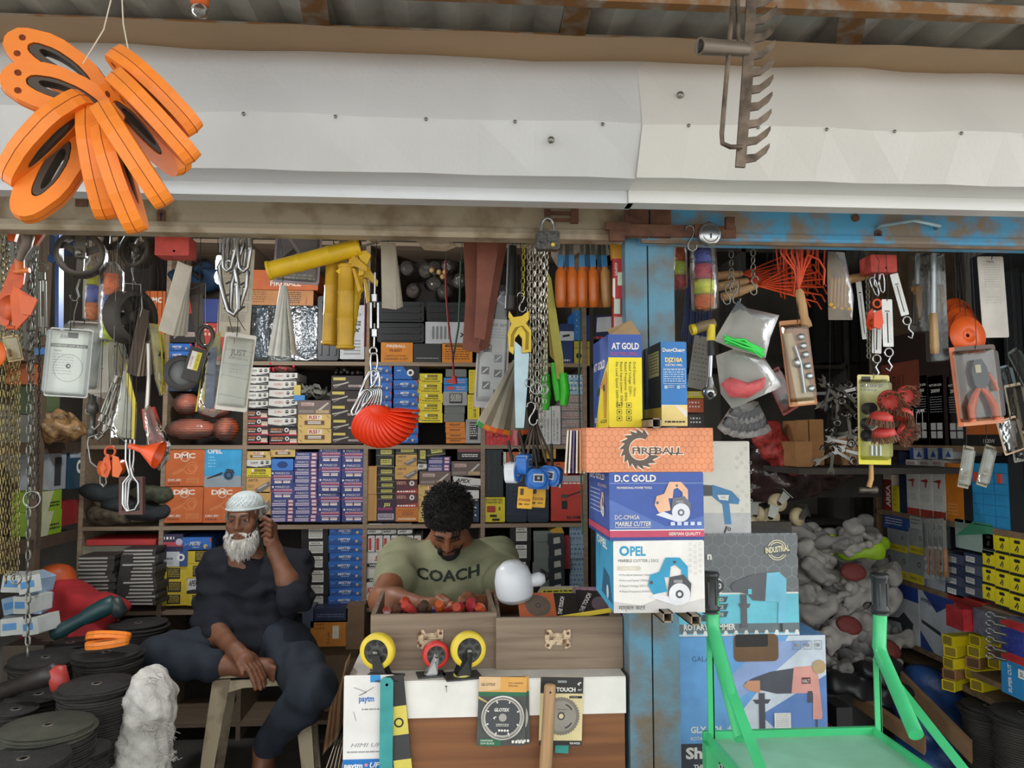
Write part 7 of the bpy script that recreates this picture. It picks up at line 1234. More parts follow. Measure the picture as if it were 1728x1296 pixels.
for i in range(22):q.ball((rd.uniform(-.06,.06),rd.uniform(-.03,.05),rd.uniform(.005,.03)),rd.uniform(.008,.013),C('2b2724',.4,.4),8,6)
o=q.build('links',t);o['kind']='stuff'
# ------------------------------------------------------------------ right opening: hanging things
ropeballs(1136,1160,416,488,2.14,('d9632a','c8d632','c22a30'),'small bag of orange, yellow and red twine beside the post')
ropeballs(1163,1207,420,524,2.08,('34419c','b01f3c','cfd428','d8681f'),'stack of blue, red, yellow and orange twine spools',tilt=1.5)
t=hung('cord_bundle','bunch of navy cords behind the twine spools','cord',1170,510,2.24)
for i in range(14):PT(t,'cord',[(1160+i*3,470),(1155+i*3.4,540),(1150+i*3.9,590-abs(i-7)*3)],2.24+.006*(i%3),.003,C('1e2c58',.6),5)
wire(t,1175,470,2.24)
for i,(x,y0,y1)in enumerate(((1234,422,466),(1271,420,470))):chain(x,y0,x,y1,2.1,15,GALV,['short steel chain above the clear rope bag','short steel chain beside the orange rakes'][i],'short chains')
for i,(x,y,h,lb)in enumerate(((1235,479,30,'upper S hook on the short chain'),(1228,496,38,'left of two S hooks holding the clear bag'),(1241,494,40,'right of two S hooks holding the clear bag'),(1273,482,34,'S hook at the end of the right short chain'))):s_hook(x,y,h,2.09,lb,m=STEEL,flip=-1 if i%2 else 1)
wd_=C('a98459',.55,kind='wood',var=.2);orr_=C('d9481a',.4,var=.1)
for i,(x0,y0,x1,y1,Y)in enumerate(((1212,466,1252,462,2.24),(1213,484,1262,474,2.2),(1219,502,1277,482,2.15))):
 t=hung('hand_rake',['upper orange hand rake with wooden handle','middle orange hand rake with wooden handle','front orange hand rake with wooden handle'][i],'rake',x1,y1,Y,group='orange hand rakes');PT(t,'handle',[(x0,y0),((x0+x1)/2,(y0+y1)/2),(x1,y1)],Y,[.013,.014,.009],wd_,12)
 for k in range(7):a=R(-32+k*11+i*4);ex,ey=x1+112*math.cos(a),y1-112*math.sin(a)*.62;PT(t,'tine',[(x1,y1),(x1+50*math.cos(a),y1-50*math.sin(a)*.62),(ex,ey),(ex+7,ey+12)],Y+.006*k,.0026,orr_,5)
 PT(t,'cross_bar',[(x1+62,y1+18),(x1+66,y1-30)],Y,.0025,orr_,5);wire(t,x1+40,y1-8,Y)
t=hung('hand_rake','orange hand rake hanging upright with wooden handle down','rake',1352,490,2.06);q=wb(t.location);q.lathe([(.007,0),(.012,-.01),(.013,-.05),(.011,-.08),(.015,-.095),(.016,-.108),(.001,-.112)],W(1348,488,2.06),C('b08a5c',.5,kind='woodz',var=.2),'z',14,rot=(0,R(-10),0));q.build('handle',t)
for k in range(7):PT(t,'tine',[(1348,488),(1340+k*3,455),(1318+k*9,428),(1318+k*9,420)],2.06+.004*k,.0028,orr_,5)
PT(t,'side_bar',[(1362,430),(1382,438),(1392,455),(1390,480)],2.08,.003,orr_,5);wire(t,1345,425,2.06)
for i in range(6):t=hung('hand_rake','%s orange tine frame behind the wooden handles'%(ORD[i]if i else 'leftmost'),'rake',1350,440,2.2+.015*i,group='orange tine frames');PT(t,'tine_frame',[(1310+i*14,420),(1318+i*13,500-i*4),(1324+i*13,505-i*4),(1322+i*14,420)],2.2+.015*i,.0026,orr_,5);wire(t,1316+i*14,421,2.2)
# ratchet, cards and small boxes behind
t=hung('ratchet_wrench','chrome ratchet with yellow and grey T handle','wrench',1198,560,2.05);PT(t,'handle',[(1171,556),(1185,551),(1206,545)],2.05,[.014,.015,.013],C('7a6a4a',.5),12);PT(t,'grip',[(1166,557),(1173,555)],2.05,.015,C('d8c01e',.4),12);PT(t,'yellow_neck',[(1200,548),(1200,575)],2.045,.012,C('d8c01e',.4),10);PT(t,'black_neck',[(1200,572),(1200,600)],2.045,.011,BLACK,10);PT(t,'shaft',[(1200,598),(1198,640)],2.045,.005,CHROME,8);q=wb(t.location);q.lathe([(.001,-.012),(.014,-.011),(.019,-.004),(.019,.01),(.001,.012)],W(1198,662,2.045),CHROME,'y',20);q.build('head',t);PT(t,'neck',[(1198,636),(1198,655)],2.045,[.007,.014],CHROME,10);q=wb(t.location);q.lathe([(.001,-.016),(.007,-.015),(.008,-.011)],W(1197,666,2.045),BLACK,'y',14);q.build('drive',t);wire(t,1198,546,2.05)
blister(1182,612,36,92,2.2,10,10,C('8f8b84',.6),lambda A,w,h:A.lines(w*.1,w*.9,h*.1,h*.85,9,C('6f6b66'),.3),'grey printed card behind the ratchet',shell=False,cat='card',name='card')
for r_,c,lb in(((1160,660,1188,672),'d4bf26','flat yellow box under the grey printed card'),((1160,673,1188,696),'c4582c','orange box right of the blue drill box'),((1162,700,1190,722),'3a3634','dark box under the orange box by the drill box')):cart(r_,(C(c,.5),{'F':lambda A,w,h:A.lines(w*.1,w*.8,h*.2,h*.8,2,WHITE,.4)},''),lb,.1,Y=2.2)
# clear bag with cord
t=hung('cord_bag','clear bag holding a bright green cord and a pink bundle','bag',1255,590,2.04);gc=C('3fdc5a',.5);q=wb(t.location)
for i in range(12):a=random.Random(i);q.tube([W(1224+a.uniform(-3,3),566+i*.9+a.uniform(-4,6),2.005+.001*i),W(1256,580+a.uniform(-8,10),1.995+.002*i),W(1289+a.uniform(-4,2),594+i*.6+a.uniform(-8,6),2.005)],.0034,gc,5)
q.build('green_cord',t);q=wb(t.location);pillow(q,[(1216,648),(1232,636),(1262,646),(1292,636),(1290,655),(1262,672),(1232,670)],2.02,.022,C('cf5a5e',.5,var=.25,bump=.5,bscale=40));q.build('pink_bundle',t)
for pts,Y in(([(1245,508),(1262,520),(1315,532),(1300,570),(1292,604),(1240,590),(1205,575),(1225,540)],2.04),([(1208,600),(1240,588),(1290,604),(1322,652),(1236,690),(1216,664)],2.06)):q=wb(t.location);pillow(q,pts,Y,.034,C('f0efe8',.42,kind='clear',trans=.26,bump=.5,scale=22));q.build('film',t)
wire(t,1246,512,2.06)
for i in range(6):
 t=hung('disc_blister','%s blister strip of dark discs under the clear cord bag'%(['leftmost']+ORD[1:5]+['rightmost'])[i],'blister pack',1250+i*3,680,2.08+.02*i,(0,38-i*13,12),'blister strips of dark discs');MB().rbox(.034,.1,0,.002,C('8d7a74',.4),.004,0,-.05).build('card',t)
 for k in range(2):MB().lathe([(.001,-.016),(.011,-.015),(.015,-.011),(.016,0)],(0,0,-.03-.038*k),C('3a3331',.3),'y',18).build('disc',t)
 MB().rbox(.032,.096,-.018,-.001,CLEAR(.02,.2),.004,0,-.05).build('clear_shell',t)
blister(1318,660,34,80,2.2,-28,10,C('8c3a34',.5),lambda A,w,h:A.disc(w*.5,h*.7,w*.3,blk).disc(w*.5,h*.3,w*.3,blk),'red-backed blister of black wheels beside the tap set',.015,rail=False)
t=blister(1347,612,52,150,2.06,-6,4,C('b5794a',.5),lambda A,w,h:A.text('TATDAO',w*.14,h*.9,h*.035,C('4a2410'),width=w*.6,bold=.03).poly([(w*.1,h*.85),(w*.4,h*.85),(w*.9,h*.1),(w*.9,h*.02),(w*.3,h*.02)],C('d3b48e')).rect(w*.03,h*.02,w*.1,h*.95,C('8a5a34')),'tap and die set blister with silver discs on brown card',.02)
MB().tube([(-.008,-.008,.045),(.002,-.009,0),(.004,-.008,-.085)],.005,CHROME,8).build('die_stock',t)
for k,(x,z)in enumerate(((.014,.07),(.017,.045),(.02,.02),(-.004,.0),(.022,-.012),(.024,-.04),(.025,-.075))):MB().lathe([(.002,-.012),(.0095 if k!=3 else.014,-.012),(.0095 if k!=3 else.014,-.004)],(x,0,z),CHROME,'y',16).build('die',t)
# bag of sticks, loose handle, scales
t=hung('stick_bag','clear tan bag of pale wooden knobs under the blue rail','bag',1417,470,2.1);
for i in range(6):PT(t,'stick',[(1404+i*6,470),(1402+i*6,516+(i*5%9))],2.1,.0035,C('c9a03a',.5),6);q=wb(t.location);q.ball(W(1402+i*6,514+(i*5%9),2.09),.0065,C('d8ae44',.4),8,6);q.build('knob',t)
q=wb(t.location);pillow(q,[(1397,424),(1425,426),(1432,460),(1441,500),(1438,540),(1398,540),(1396,470)],2.1,.022,C('e6d8b4',.4,kind='clear',trans=.2,bump=.5,scale=30));q.build('film',t);wire(t,1410,426,2.1)
t=hung('wooden_stick','loose pale wooden handle lying level behind the stick bag','tool',1445,468,2.16);PT(t,'shaft',[(1400,478),(1440,470),(1468,464)],2.16,[.012,.013,.011],wd_,12);wire(t,1445,466,2.16)
for i,(x,y,w_,h_,tl_,Y,lb)in enumerate(((1498,545,19,84,0,2.04,'front white spring scale with black pointer'),(1518,497,15,76,-14,2.08,'white spring scale leaning to the right'),(1480,560,17,76,3,2.1,'rear white spring scale behind the small orange pulley'),(1454,520,10,110,-5,2.16,'long thin pale scale left of the orange pulley'))):
 t=blister(x,y,w_,h_,Y,tl_,0,C('cfcfca',.4,.2),lambda A,w,h:A.rect(w*.42,h*.08,w*.54,h*.72,blk).lines(w*.12,w*.32,h*.08,h*.72,16,DKGREY,.3).lines(w*.66,w*.88,h*.08,h*.72,16,DKGREY,.3).rect(w*.25,h*.74,w*.72,h*.76,blk),lb,shell=False,cat='scale',name='spring_scale',group='white spring scales')
 if i<3:a=h_*S(Y)/2;MB().tube([(.012*math.cos(u*.5236),0,-a-.016+.012*math.sin(u*.5236))for u in range(12)],.0025,CHROME,6,True).build('ring',t);MB().tube([(.004,0,-a-.028),(-.002,0,-a-.04),(.008,0,-a-.055),(0,0,-a-.068),(-.01,0,-a-.06)],.0025,CHROME,6).build('hook',t)
t=hung('pulley_block','small orange double pulley beside the front spring scale','pulley',1476,535,2.03);PS(t,'side_plate',[(1474,528),(1487,522),(1490,545),(1485,556),(1474,552)],2.03,.006,orr_);PS(t,'side_plate',[(1464,528),(1472,520),(1476,550),(1468,558),(1462,548)],2.06,.006,orr_);q=wb(t.location);q.lathe([(.001,-.008),(.013,-.008),(.009,0),(.013,.008),(.001,.008)],W(1478,545,2.045),C('c9571f',.4),'y',18);q.build('sheave',t);ring(t,1480,512,7,2.04,orr_,.003);wire(t,1480,506,2.04)
for i,(x,y)in enumerate(((1480,468),(1488,478),(1476,484))):snaphook(hung('snap_hook','%s wire snap hook above the spring scales'%['upper','right','lower'][i],'snap hook',x,y,2.08,group='wire snap hooks'),x,y,34,2.08,10-14*i)
chain(1464,470,1466,605,2.1,12,GALV,'thin chain hanging left of the white spring scales','short chains')
# tools in clear tubes
for i,(x,Y)in enumerate(((1550,2.14),(1577,2.08))):
 t=hung('boxed_tool',['left steel tool with wooden knob in clear pack','right steel tool with long wooden handle in clear pack'][i],'tool',x,430,Y);PT(t,'blade',[(x-2,430),(x-2,540 if i else 480)],Y,.008,C('a9adb0',.3,.7),8);q=wb(t.location)
 if i:q.lathe([(.001,.058),(.01,.056),(.011,.02),(.0125,-.04),(.011,-.058),(.001,-.06)],W(1576,562,Y),C('c99a54',.4),'z',12)
 else:q.lathe([(.001,.01),(.018,.006),(.017,-.006),(.012,-.012),(.012,-.05),(.009,-.09)],W(1548,487,Y),C('9a7040',.4),'z',14)
 q.build('wooden_handle',t);PT(t,'ferrule',[(x-4,498),(x-5,548)],Y,.009,C('4a4540',.4,.5),8)if not i else None;q=wb(t.location);c=W(x,430,Y);c2=W(x+3,610 if i else 560,Y);q.rbox(.042,c.z-c2.z,Y-.02,Y+.02,CLEAR(.03,.2),.006,(c.x+c2.x)/2,(c.z+c2.z)/2);q.build('clear_shell',t);wire(t,x,431,Y)
oc2=C('dd5a18',.4,var=.08)
for i in range(5):t=hung('plastic_disc','%s orange disc of the hanging set beside the white card'%['front','second','third','fourth','rearmost'][i],'disc',1633-i*4.5,566-i*8,2.07+.026*i,(-5+9*(i%2),0,4+16*(i%2)),'orange discs by the white card');MB().lathe([(.006,0),(.018,-.001),(.02,-.006),(.025,-.005),(.056,-.001),(.056,.002),(.02,.002),(.006,.001),(.006,0)],(0,0,0),C(['dd5a18','b8430f'][i%2],.4,var=.08),'y',30).build('disc',t);MB().tube([(0,0,.01),(0,.0,ZR-t.location.z)],.001,DSTEEL,4).build('hanging_wire',t)
blister(1676,501,52,146,2.09,-2,5,C('c4bfb6',.8),lambda A,w,h:A.text('MAIL',w*.35,h*.92,h*.03,DKGREY,width=w*.3).lines(w*.2,w*.85,h*.6,h*.9,10,C('a8a49c'),.3).lines(w*.2,w*.8,h*.4,h*.5,3,C('a8a49c'),.3),'white printed card hanging at the upper right',shell=False,cat='card',name='card')
t=blister(1648,650,88,140,2.05,-5,2,C('5a463c',.4),lambda A,w,h:A.rect(0,0,w,h*.08,C('d08a66')).rect(0,0,w*.12,h,C('c4683e')).text('TOOLS',w*.35,h*.9,h*.05,C('c4683e'),width=w*.45,bold=.03),'wire stripper pliers blister with orange handles',.03)
for s in(-1,1):MB().tube([(s*.004,-.012,-.01),(s*.02,-.014,-.03),(s*.034,-.014,-.06),(s*.036,-.014,-.1)],[.006,.009,.011,.009],C('d8683e',.4),10).build('handle',t)
MB().prism([(-.016,0),(-.022,.04),(-.01,.07),(.012,.072),(.026,.045),(.03,.01),(.012,-.012),(-.008,-.012)][::-1],-.016,-.006,C('4a4a4c',.35,.5)).build('head',t);MB().box((-.004,-.018,.045),(.016,.004,.022),C('d9cfae',.5)).build('gauge_plate',t);MB().tube([(.03,-.012,.03),(.045,-.012,0),(.05,-.012,-.02)],.006,C('c4623a',.4),8).build('lever',t)
for i,(x,y,w_,h_,tl_,Y)in enumerate(((1700,648,24,66,-14,2.2),(1716,690,36,90,-10,2.14),(1705,735,44,62,-16,2.1),(1722,745,40,70,-8,2.2),(1722,620,24,70,-30,2.24))):blister(x,y,w_,h_,Y,tl_,10,C(['8fa3b0','b9a98f','c9a98f','a9a59a','8f958f'][i],.5),lambda A,w,h:A.rect(w*.3,h*.25,w*.7,h*.85,C('7c7f82',.3,.6)).lines(w*.15,w*.85,h*.05,h*.18,2,DKGREY,.4),['bluish slim blister right of the pliers pack','large clear blister at the right picture edge','peach-carded blister below the pliers pack','grey blister half out of the picture at the right','tilted grey blister above the right edge ones'][i],.016)
for i,(x,y,tl_)in enumerate(((1630,788,12),(1664,786,17))):blister(x,y,21,74,2.1+.02*i,tl_,4,C('8d8672',.5),lambda A,w,h:A.rect(w*.3,h*.1,w*.7,h*.9,C('6f6a5c')),'%s narrow blister with a small chrome bit above the blue cases'%['left','right'][i],.012,group='narrow bit blisters')
# hole saw set and cup brushes, hammer, spanners
t=blister(1475,708,58,156,2.08,1,0,C('d8cf86',.5),lambda A,w,h:A.text('HOLE SAW SET',w*.1,h*.86,h*.035,DKGREY,width=w*.7,bold=.02).lines(w*.1,w*.6,h*.8,h*.84,1,GREY,.5).text('6PCS',w*.72,h*.93,h*.025,DKGREY).rect(0,0,w,h*.28,C('d9cf3a')).rect(w*.12,h*.92,w*.4,h*.98,DKGREY),'yellow hole saw set card with black cups',.03)
for i,(x,z)in enumerate(((-.024,-.012),(-.024,-.045),(-.02,.03))):MB().lathe([(.001,-.026),(.016,-.026),(.017,0)],(x,0,z),BLACK,'y',18).build('hole_saw',t)
for i in range(3):MB().tube([(-.012+.012*i,-.008,-.1),(-.012+.012*i,-.008,-.072)],.004,CHROME,8).build('arbor',t)
for i,(x,y,rx,ry,Y)in enumerate(((1500,676,-60,24,2.0),(1530,668,-70,-20,2.02),(1487,706,10,6,1.98),(1522,702,-20,30,2.01),(1492,732,8,-12,1.99),(1528,730,-50,-35,2.03))):
 t=hung('cup_brush',['upper left','upper right','middle left','middle right','lower left','lower right'][i]+' red wire cup brush over the hole saw card','brush',x,y,Y,(rx,ry,0),'red wire cup brushes');k=.036;MB().lathe([(.001,k*.55),(k*.4,k*.5),(k*.75,k*.3),(k*.85,-k*.1),(k*.8,-k*.12),(.001,k*.2)],(0,0,0),C('b83a34',.45),'z',20).build('cup',t);br_=MB();rd=random.Random(i)
 for u in range(70):a=u*.0898*1.0;rr=k*rd.uniform(.5,.86);br_.tube([(rr*math.cos(u*2.4),rr*math.sin(u*2.4),-k*.05),(rr*1.18*math.cos(u*2.4+.1),rr*1.18*math.sin(u*2.4+.1),-k*.6)],.0016,C('7a543c',.7),3)
 o=br_.build('bristles',t);o['kind']='stuff';MB().lathe([(.004,k*.5),(.006,k*.7),(.001,k*.72)],(0,0,0),DSTEEL,'z',6).build('nut',t)
t=hung('hammer','small hammer with wooden handle hanging head down','hammer',1470,790,2.1);PT(t,'handle',[(1470,782),(1470,808),(1466,822)],2.1,[.006,.007,.007],C('b58a55',.5,kind='woodz',var=.2),10);q=wb(t.location);q.lathe([(.001,-.026),(.008,-.025),(.009,-.015),(.007,-.006),(.009,.008),(.011,.012),(.011,.026),(.001,.027)],W(1464,827,2.1),C('5a534c',.4,.6),'x',14);q.build('head',t);wire(t,1470,783,2.11)
rd=random.Random(21)
for i in range(26):
 x,y=1392+rd.uniform(0,50),672+rd.uniform(-20,105);t=hung('spanner','dark chrome ring spanner in the bundle left of the hole saw card','spanner',x,y,2.25+rd.uniform(0,.12),(rd.uniform(-30,30),rd.uniform(0,180),rd.uniform(-30,30)),'bundle of ring spanners');m=C('6a6864',.25,1,.1);MB().lathe([(.007,-.004),(.0125,-.004),(.0125,.004),(.007,.004),(.007,-.004)],(0,0,.03),m,'y',14).build('ring_end',t);MB().prism([(-.0055,.02),(-.004,-.03),(.004,-.03),(.0055,.02)],-.0025,.0025,m).build('shank',t);MB().prism([(-.004,-.03),(-.011,-.04),(-.009,-.056),(-.004,-.046),(.004,-.046),(.009,-.056),(.011,-.04),(.004,-.03)],-.003,.003,m).build('open_end',t)
t=hung('spanner_wire','looped wire carrying the bundle of spanners','wire',1415,640,2.3);PT(t,'wire',[(1400,640),(1405,700),(1420,790),(1436,720),(1430,640)],2.31,.0015,DSTEEL);wire(t,1400,641,2.3)
# ------------------------------------------------------------------ shelving along the right wall
def WX(x,y,X):
 d=CM@Vector(((x-864)/F,(648-y)/F,-1));return V((X,d.y*X/d.x,CZ+d.z*X/d.x))
XR=WX(1474,900,1.0).x*0+W(1474,900,3.1).x
for i in range(4):
 t=hung('chisel','%s wooden-handled chisel in clear sleeve before the grey-yellow boxes'%['leftmost','second','third','rightmost'][i],'chisel',1568+i*9,880,2.3,(0,0,-50),'chisels in clear sleeves');t.location=WX(1566+i*9,878,XR-.025);MB().box((0,0,-.05),(.012,.003,.1),C('8a847a',.35,.7)).build('blade',t);MB().lathe([(.004,-.095),(.008,-.1),(.009,-.13),(.008,-.17),(.0105,-.19),(.001,-.196)],(0,0,0),C('a86a3a',.4,kind='woodz'),'z',12).build('handle',t);MB().rbox(.03,.215,-.014,.012,CLEAR(.03,.6),.004,0,-.1).build('sleeve',t);MB().tube([(0,0,0),(0,.025,.03)],.001,DSTEEL,4).build('hanging_wire',t)
ru=thing('shelving_unit','wooden shelving along the right wall stacked with boxes','shelf',(XR,2.6,0));P=ru.location
rz=[WX(1560,751,XR).z,WX(1560,872,XR).z,WX(1560,990,XR).z,WX(1540,1088,XR).z,WX(1640,1165,XR).z]
bw=C('7a634a',.7,var=.2,kind='wood')
for z in rz:wb(P).box((XR+.2,2.55,z-.011),(.38,1.1,.02),bw).build('shelf_board',ru)
for yy in(3.1,2.0):wb(P).box((XR+.2,yy,1.15),(.38,.02,2.3),C('6a5640',.7,var=.2)).build('end_panel',ru)
def rcart(r_,st,lb,dep=.18,X=None,cat='box',group=None,zb=None,name='carton'):
 X=X or XR+.01;s=ST[st]if isinstance(st,str)else st;a=WX(r_[0],(r_[1]+r_[3])/2,X);c=WX(r_[2],(r_[1]+r_[3])/2,X);xm=(r_[0]+r_[2])/2;zt_=WX(xm,r_[1],X).z;z0=zb if zb is not None else WX(xm,r_[3],X).z
 return carton(None,2.6,dep,s[0],s[1],lb,cat,name,group,rot=-90,loc=V((X,(a.y+c.y)/2,z0)),size=(a.y-c.y-.001,zt_-z0))
HA=lambda A,w,h:(A.text('HOT AIR GUN',w*.1,h*.85,h*.035,wht,width=w*.8,bold=.02),A.text('2000W',w*.2,h*.76,h*.05,wht,width=w*.6,bold=.02),A.lines(w*.1,w*.9,h*.45,h*.7,7,GREY,.3),[A.rect(w*(.12+.42*i),h*(.1+.12*j),w*(.46+.42*i),h*(.2+.12*j),C('b9b9b6'))for i in range(2)for j in range(2)])
for i,(a,c)in enumerate(((1518,1541),(1542,1566),(1567,1593),(1599,1628))):rcart((a,634,c,750),(C('221f1e',.5),{'F':HA,'L':lambda A,w,h:A.rect(0,0,w,h,C('b5692e'))},''),'%s black hot air gun box on the right wall shelf'%['leftmost','second','third','rightmost'][i],zb=rz[0],group='black hot air gun boxes')
rcart((1630,705,1690,752),(C('c4682a',.5),{'F':lambda A,w,h:A.rect(0,0,w,h*.4,blk).text('1100W',w*.5,h*.1,h*.15,wht)},''),'orange and black box right of the hot air gun boxes',zb=rz[0])
rcart((1486,560,1600,632),(C('2a1a18',.5),{'F':lambda A,w,h:(A.text('IMPACT',w*.3,h*.12,h*.2,wht,width=w*.35),A.rect(0,h*.35,w*.6,h*.75,C('7a3a28')),A.text('DRILL',w*.1,h*.5,h*.14,C('2a1a18'),width=w*.3))},''),'dark impact drill box above the hot air gun boxes',zb=rz[0]+.0)
bpy.data.objects[-1]if 0 else None
for i,(a,c)in enumerate(((1535,1558),(1559,1582),(1583,1608))):rcart((a,756,c,776),(C('b9c0c4',.5),{'F':lambda A,w,h:A.rect(0,0,w*.3,h,C('27488a')).poly([(w*.5,h*.2),(w*.7,h*.8),(w*.9,h*.2)],C('27488a'))},''),'%s small white-blue box lying atop the white drill boxes'%['left','middle','right'][i],zb=WX((a+c)/2,775,XR).z,group='small white-blue boxes')
RK=lambda A,w,h:(A.text('RIXOL',w*.1,h*.92,h*.045,C('8a2a22'),width=w*.65,bold=.03),A.lines(w*.1,w*.8,h*.82,h*.9,2,DKGREY,.4),A.rect(0,0,w,h*.12,C('a8382e')),drill(A,w*.5,h*.62,h*.2,C('b0302c'),DKGREY),A.lines(w*.1,w*.8,h*.25,h*.38,4,GREY,.3))
for i,(a,c)in enumerate(((1530,1551),(1552,1573),(1574,1595))):rcart((a,776,c,870),(C('cfccc6',.5),{'F':RK},''),'%s white drill box with red base on the right shelf'%['left','middle','right'][i],zb=rz[1],group='white red-based drill boxes')
rcart((1596,782,1624,877),(C('d07a22',.5),{'F':lambda A,w,h:(A.text('DMC',w*.1,h*.84,h*.06,pale,width=w*.6,bold=.03),A.lines(w*.1,w*.7,h*.08,h*.3,4,C('e8b070'),.3))},''),'orange box right of the white drill boxes',zb=rz[1]+.0)
rcart((1491,800,1505,857),(C('d8c9b0',.5),{'F':lambda A,w,h:A.rect(0,0,w,h*.85,C('8a2a22')).text('ARKA',w*.8,h*.1,w*.5,wht,rot=90,width=h*.6,bold=.04)},''),'upright cream and red lettered box at the shelf\'s far end',zb=rz[1]);rcart((1506,820,1516,860),(C('d4c21e',.5),{'F':lambda A,w,h:A.lines(w*.2,w*.8,h*.1,h*.9,4,C('7a5a10'),.4)},''),'slim yellow box beside the cream and red one',zb=rz[1]);rcart((1517,762,1529,866),(C('27324a',.2,var=.3,bump=.6),None,''),'navy film-wrapped pack left of the white drill boxes',zb=rz[1])
bc_=C('2f8fc4',.4,var=.1)
for i,(a,c)in enumerate(((1641,1658),(1659,1678),(1679,1702))):blo=rcart((a,782,c,886),(bc_,{'F':lambda A,w,h:[A.rect(0,h*k/6+h*.01,w,h*k/6+h*.02,C('1f6a98'))for k in range(6)]},''),'%s bright blue ribbed plastic case on the right shelf'%['left','middle','right'][i],zb=rz[1],group='bright blue cases',cat='case',name='tool_case');q=MB();q.box((0,-.004,.16),(.012,.01,.03),C('c9472c',.5));q.build('latch',blo)
for i,(a,c)in enumerate(((1626,1640),(1703,1728),(1729,1760))):rcart((a,770,c,890),(C('26292c',.5),None,''),['slim black case between the orange box and blue cases','black case right of the blue cases','black case cut off by the right picture edge'][i],zb=rz[1],cat='case',name='tool_case')
for i,(a,c)in enumerate(((1640,1668),(1692,1724),(1726,1760))):rcart((a,455 if i else 430,c,610),(C('1f2328',.5),None,''),['navy case behind the white printed card','tall black case behind the right edge blisters','black case at the right edge high up'][i],zb=rz[0],X=XR+.06,cat='case',name='tool_case')
GY=lambda A,w,h:(A.rect(0,0,w,h*.3,C('d9c42c')),A.text('SERIES',w*.1,h*.1,h*.1,DKGREY,width=w*.5),A.ring(w*.75,h*.65,h*.1,h*.06,DKGREY,12),A.lines(w*.7,w*.9,h*.06,h*.2,2,DKGREY,.4))
for i,(r_,lb)in enumerate((((1484,925,1507,968),'lower left grey and yellow box on the right shelf'),((1508,930,1532,978),'lower middle grey and yellow box on the right shelf'),((1533,935,1558,986),'lower right grey and yellow box on the right shelf'),((1498,893,1532,930),'upper left grey and yellow box on the right shelf'),((1534,893,1560,935),'upper right grey and yellow box on the right shelf'))):rcart(r_,(C('8f9192',.5),{'F':GY},''),lb,zb=rz[2]if i<3 else None,group='grey and yellow boxes')
rcart((1491,871,1531,893),(C('2c4a86',.5),{'F':lambda A,w,h:A.lines(w*.1,w*.8,h*.2,h*.8,3,wht,.3)},''),'blue box atop the grey and yellow boxes');rcart((1535,872,1556,892),(C('a9aaa8',.5),{'F':lambda A,w,h:A.lines(w*.1,w*.8,h*.2,h*.8,2,DKGREY,.4)},''),'white open box right of the blue one');rcart((1561,885,1580,925),(C('25283a',.5),None,''),'navy box behind the hanging chisels');rcart((1561,928,1592,990),(C('8f9498',.5),{'F':lambda A,w,h:A.lines(w*.1,w*.8,h*.2,h*.8,3,WHITE,.5)},''),'grey box behind the hanging chisels',zb=rz[2])
BW=lambda A,w,h:(A.rect(w*.1,h*.15,w*.6,h*.7,C('d5d5d2')),A.lines(w*.15,w*.55,h*.25,h*.6,2,DKGREY,.4))
for i in range(4):
 for j in range(2):rcart((1596+j*31,935+i*18,1626+j*31,952+i*18),(C('33405c' if(i+j)%2 else '4a5268',.4),{'F':BW},''),'%s %s navy box with white sticker right of the chisels'%(['top','second','third','bottom'][i],['left','right'][j]),group='navy boxes with stickers')
rcart((1600,1008,1658,1024),(C('a8322c',.5),None,''),'flat red box under the navy stickered boxes');rcart((1612,880,1676,930),(C('8fa39a',.5),{'F':lambda A,w,h:A.poly([(0,h*.4),(w*.5,h),(w,h),(w,h*.7)],C('3f8a6a'))},''),'pale green and white open box above the navy ones',zb=WX(1640,930,XR).z)
YBX=lambda A,w,h:(A.rect(0,0,w,h*.14,blk),A.poly(rrect(w*.4,h*.18,h*.06,w*.5,h*.8,3),blk),A.line([(w*.35,h*.3),(w*.55,h*.6)],w*.08,DKGREY),A.line([(w*.5,h*.25),(w*.6,h*.5)],w*.06,DKGREY))
for j,(a,c)in enumerate(((1658,1679),(1680,1703),(1704,1730))):
 for i in range(4):y=905+(j-1)*4+i*(29+j*1.5);rcart((a,y,c,y+28+j*1.5),(C('e0cf1e',.5),{'F':YBX},''),'%s yellow box in the %s yellow column on the right shelf'%(['top','second','third','bottom'][i],['left','middle','right'][j]),group='yellow boxes on the right shelf')
rcart((1490,985,1551,1092),(C('b9bcc0',.5),{'F':lambda A,w,h:(A.rect(0,h*.75,w,h,C('27408a')),A.text('OPEL',w*.1,h*.72,h*.12,C('55606a'),width=w*.35,bold=.02),A.poly([(w*.1,h*.3),(w*.45,h*.36),(w*.6,h*.5),(w*.85,h*.35),(w*.8,h*.15),(w*.55,h*.15),(w*.5,h*.28),(w*.1,h*.25)],DKGREY))},''),'white blower box with dark blower on the lower right shelf',zb=rz[3]);rcart((1553,1005,1612,1112),(C('bcc2c8',.5),{'F':lambda A,w,h:(A.poly([(w*.1,h),(w*.5,h*.7),(w,h*.95),(w,h)],C('27408a')),A.text('HYPERMAX',w*.05,h*.82,h*.07,C('1f3058'),width=w*.6,bold=.03,rot=-6),A.poly([(w*.05,h*.5),(w*.6,h*.4),(w*.6,h*.33),(w*.05,h*.44)],DKGREY),A.poly([(0,0),(w*.4,0),(0,h*.3)],C('27408a')))},''),'white and blue blower box right of the other blower',zb=rz[3])
rd=random.Random(31)
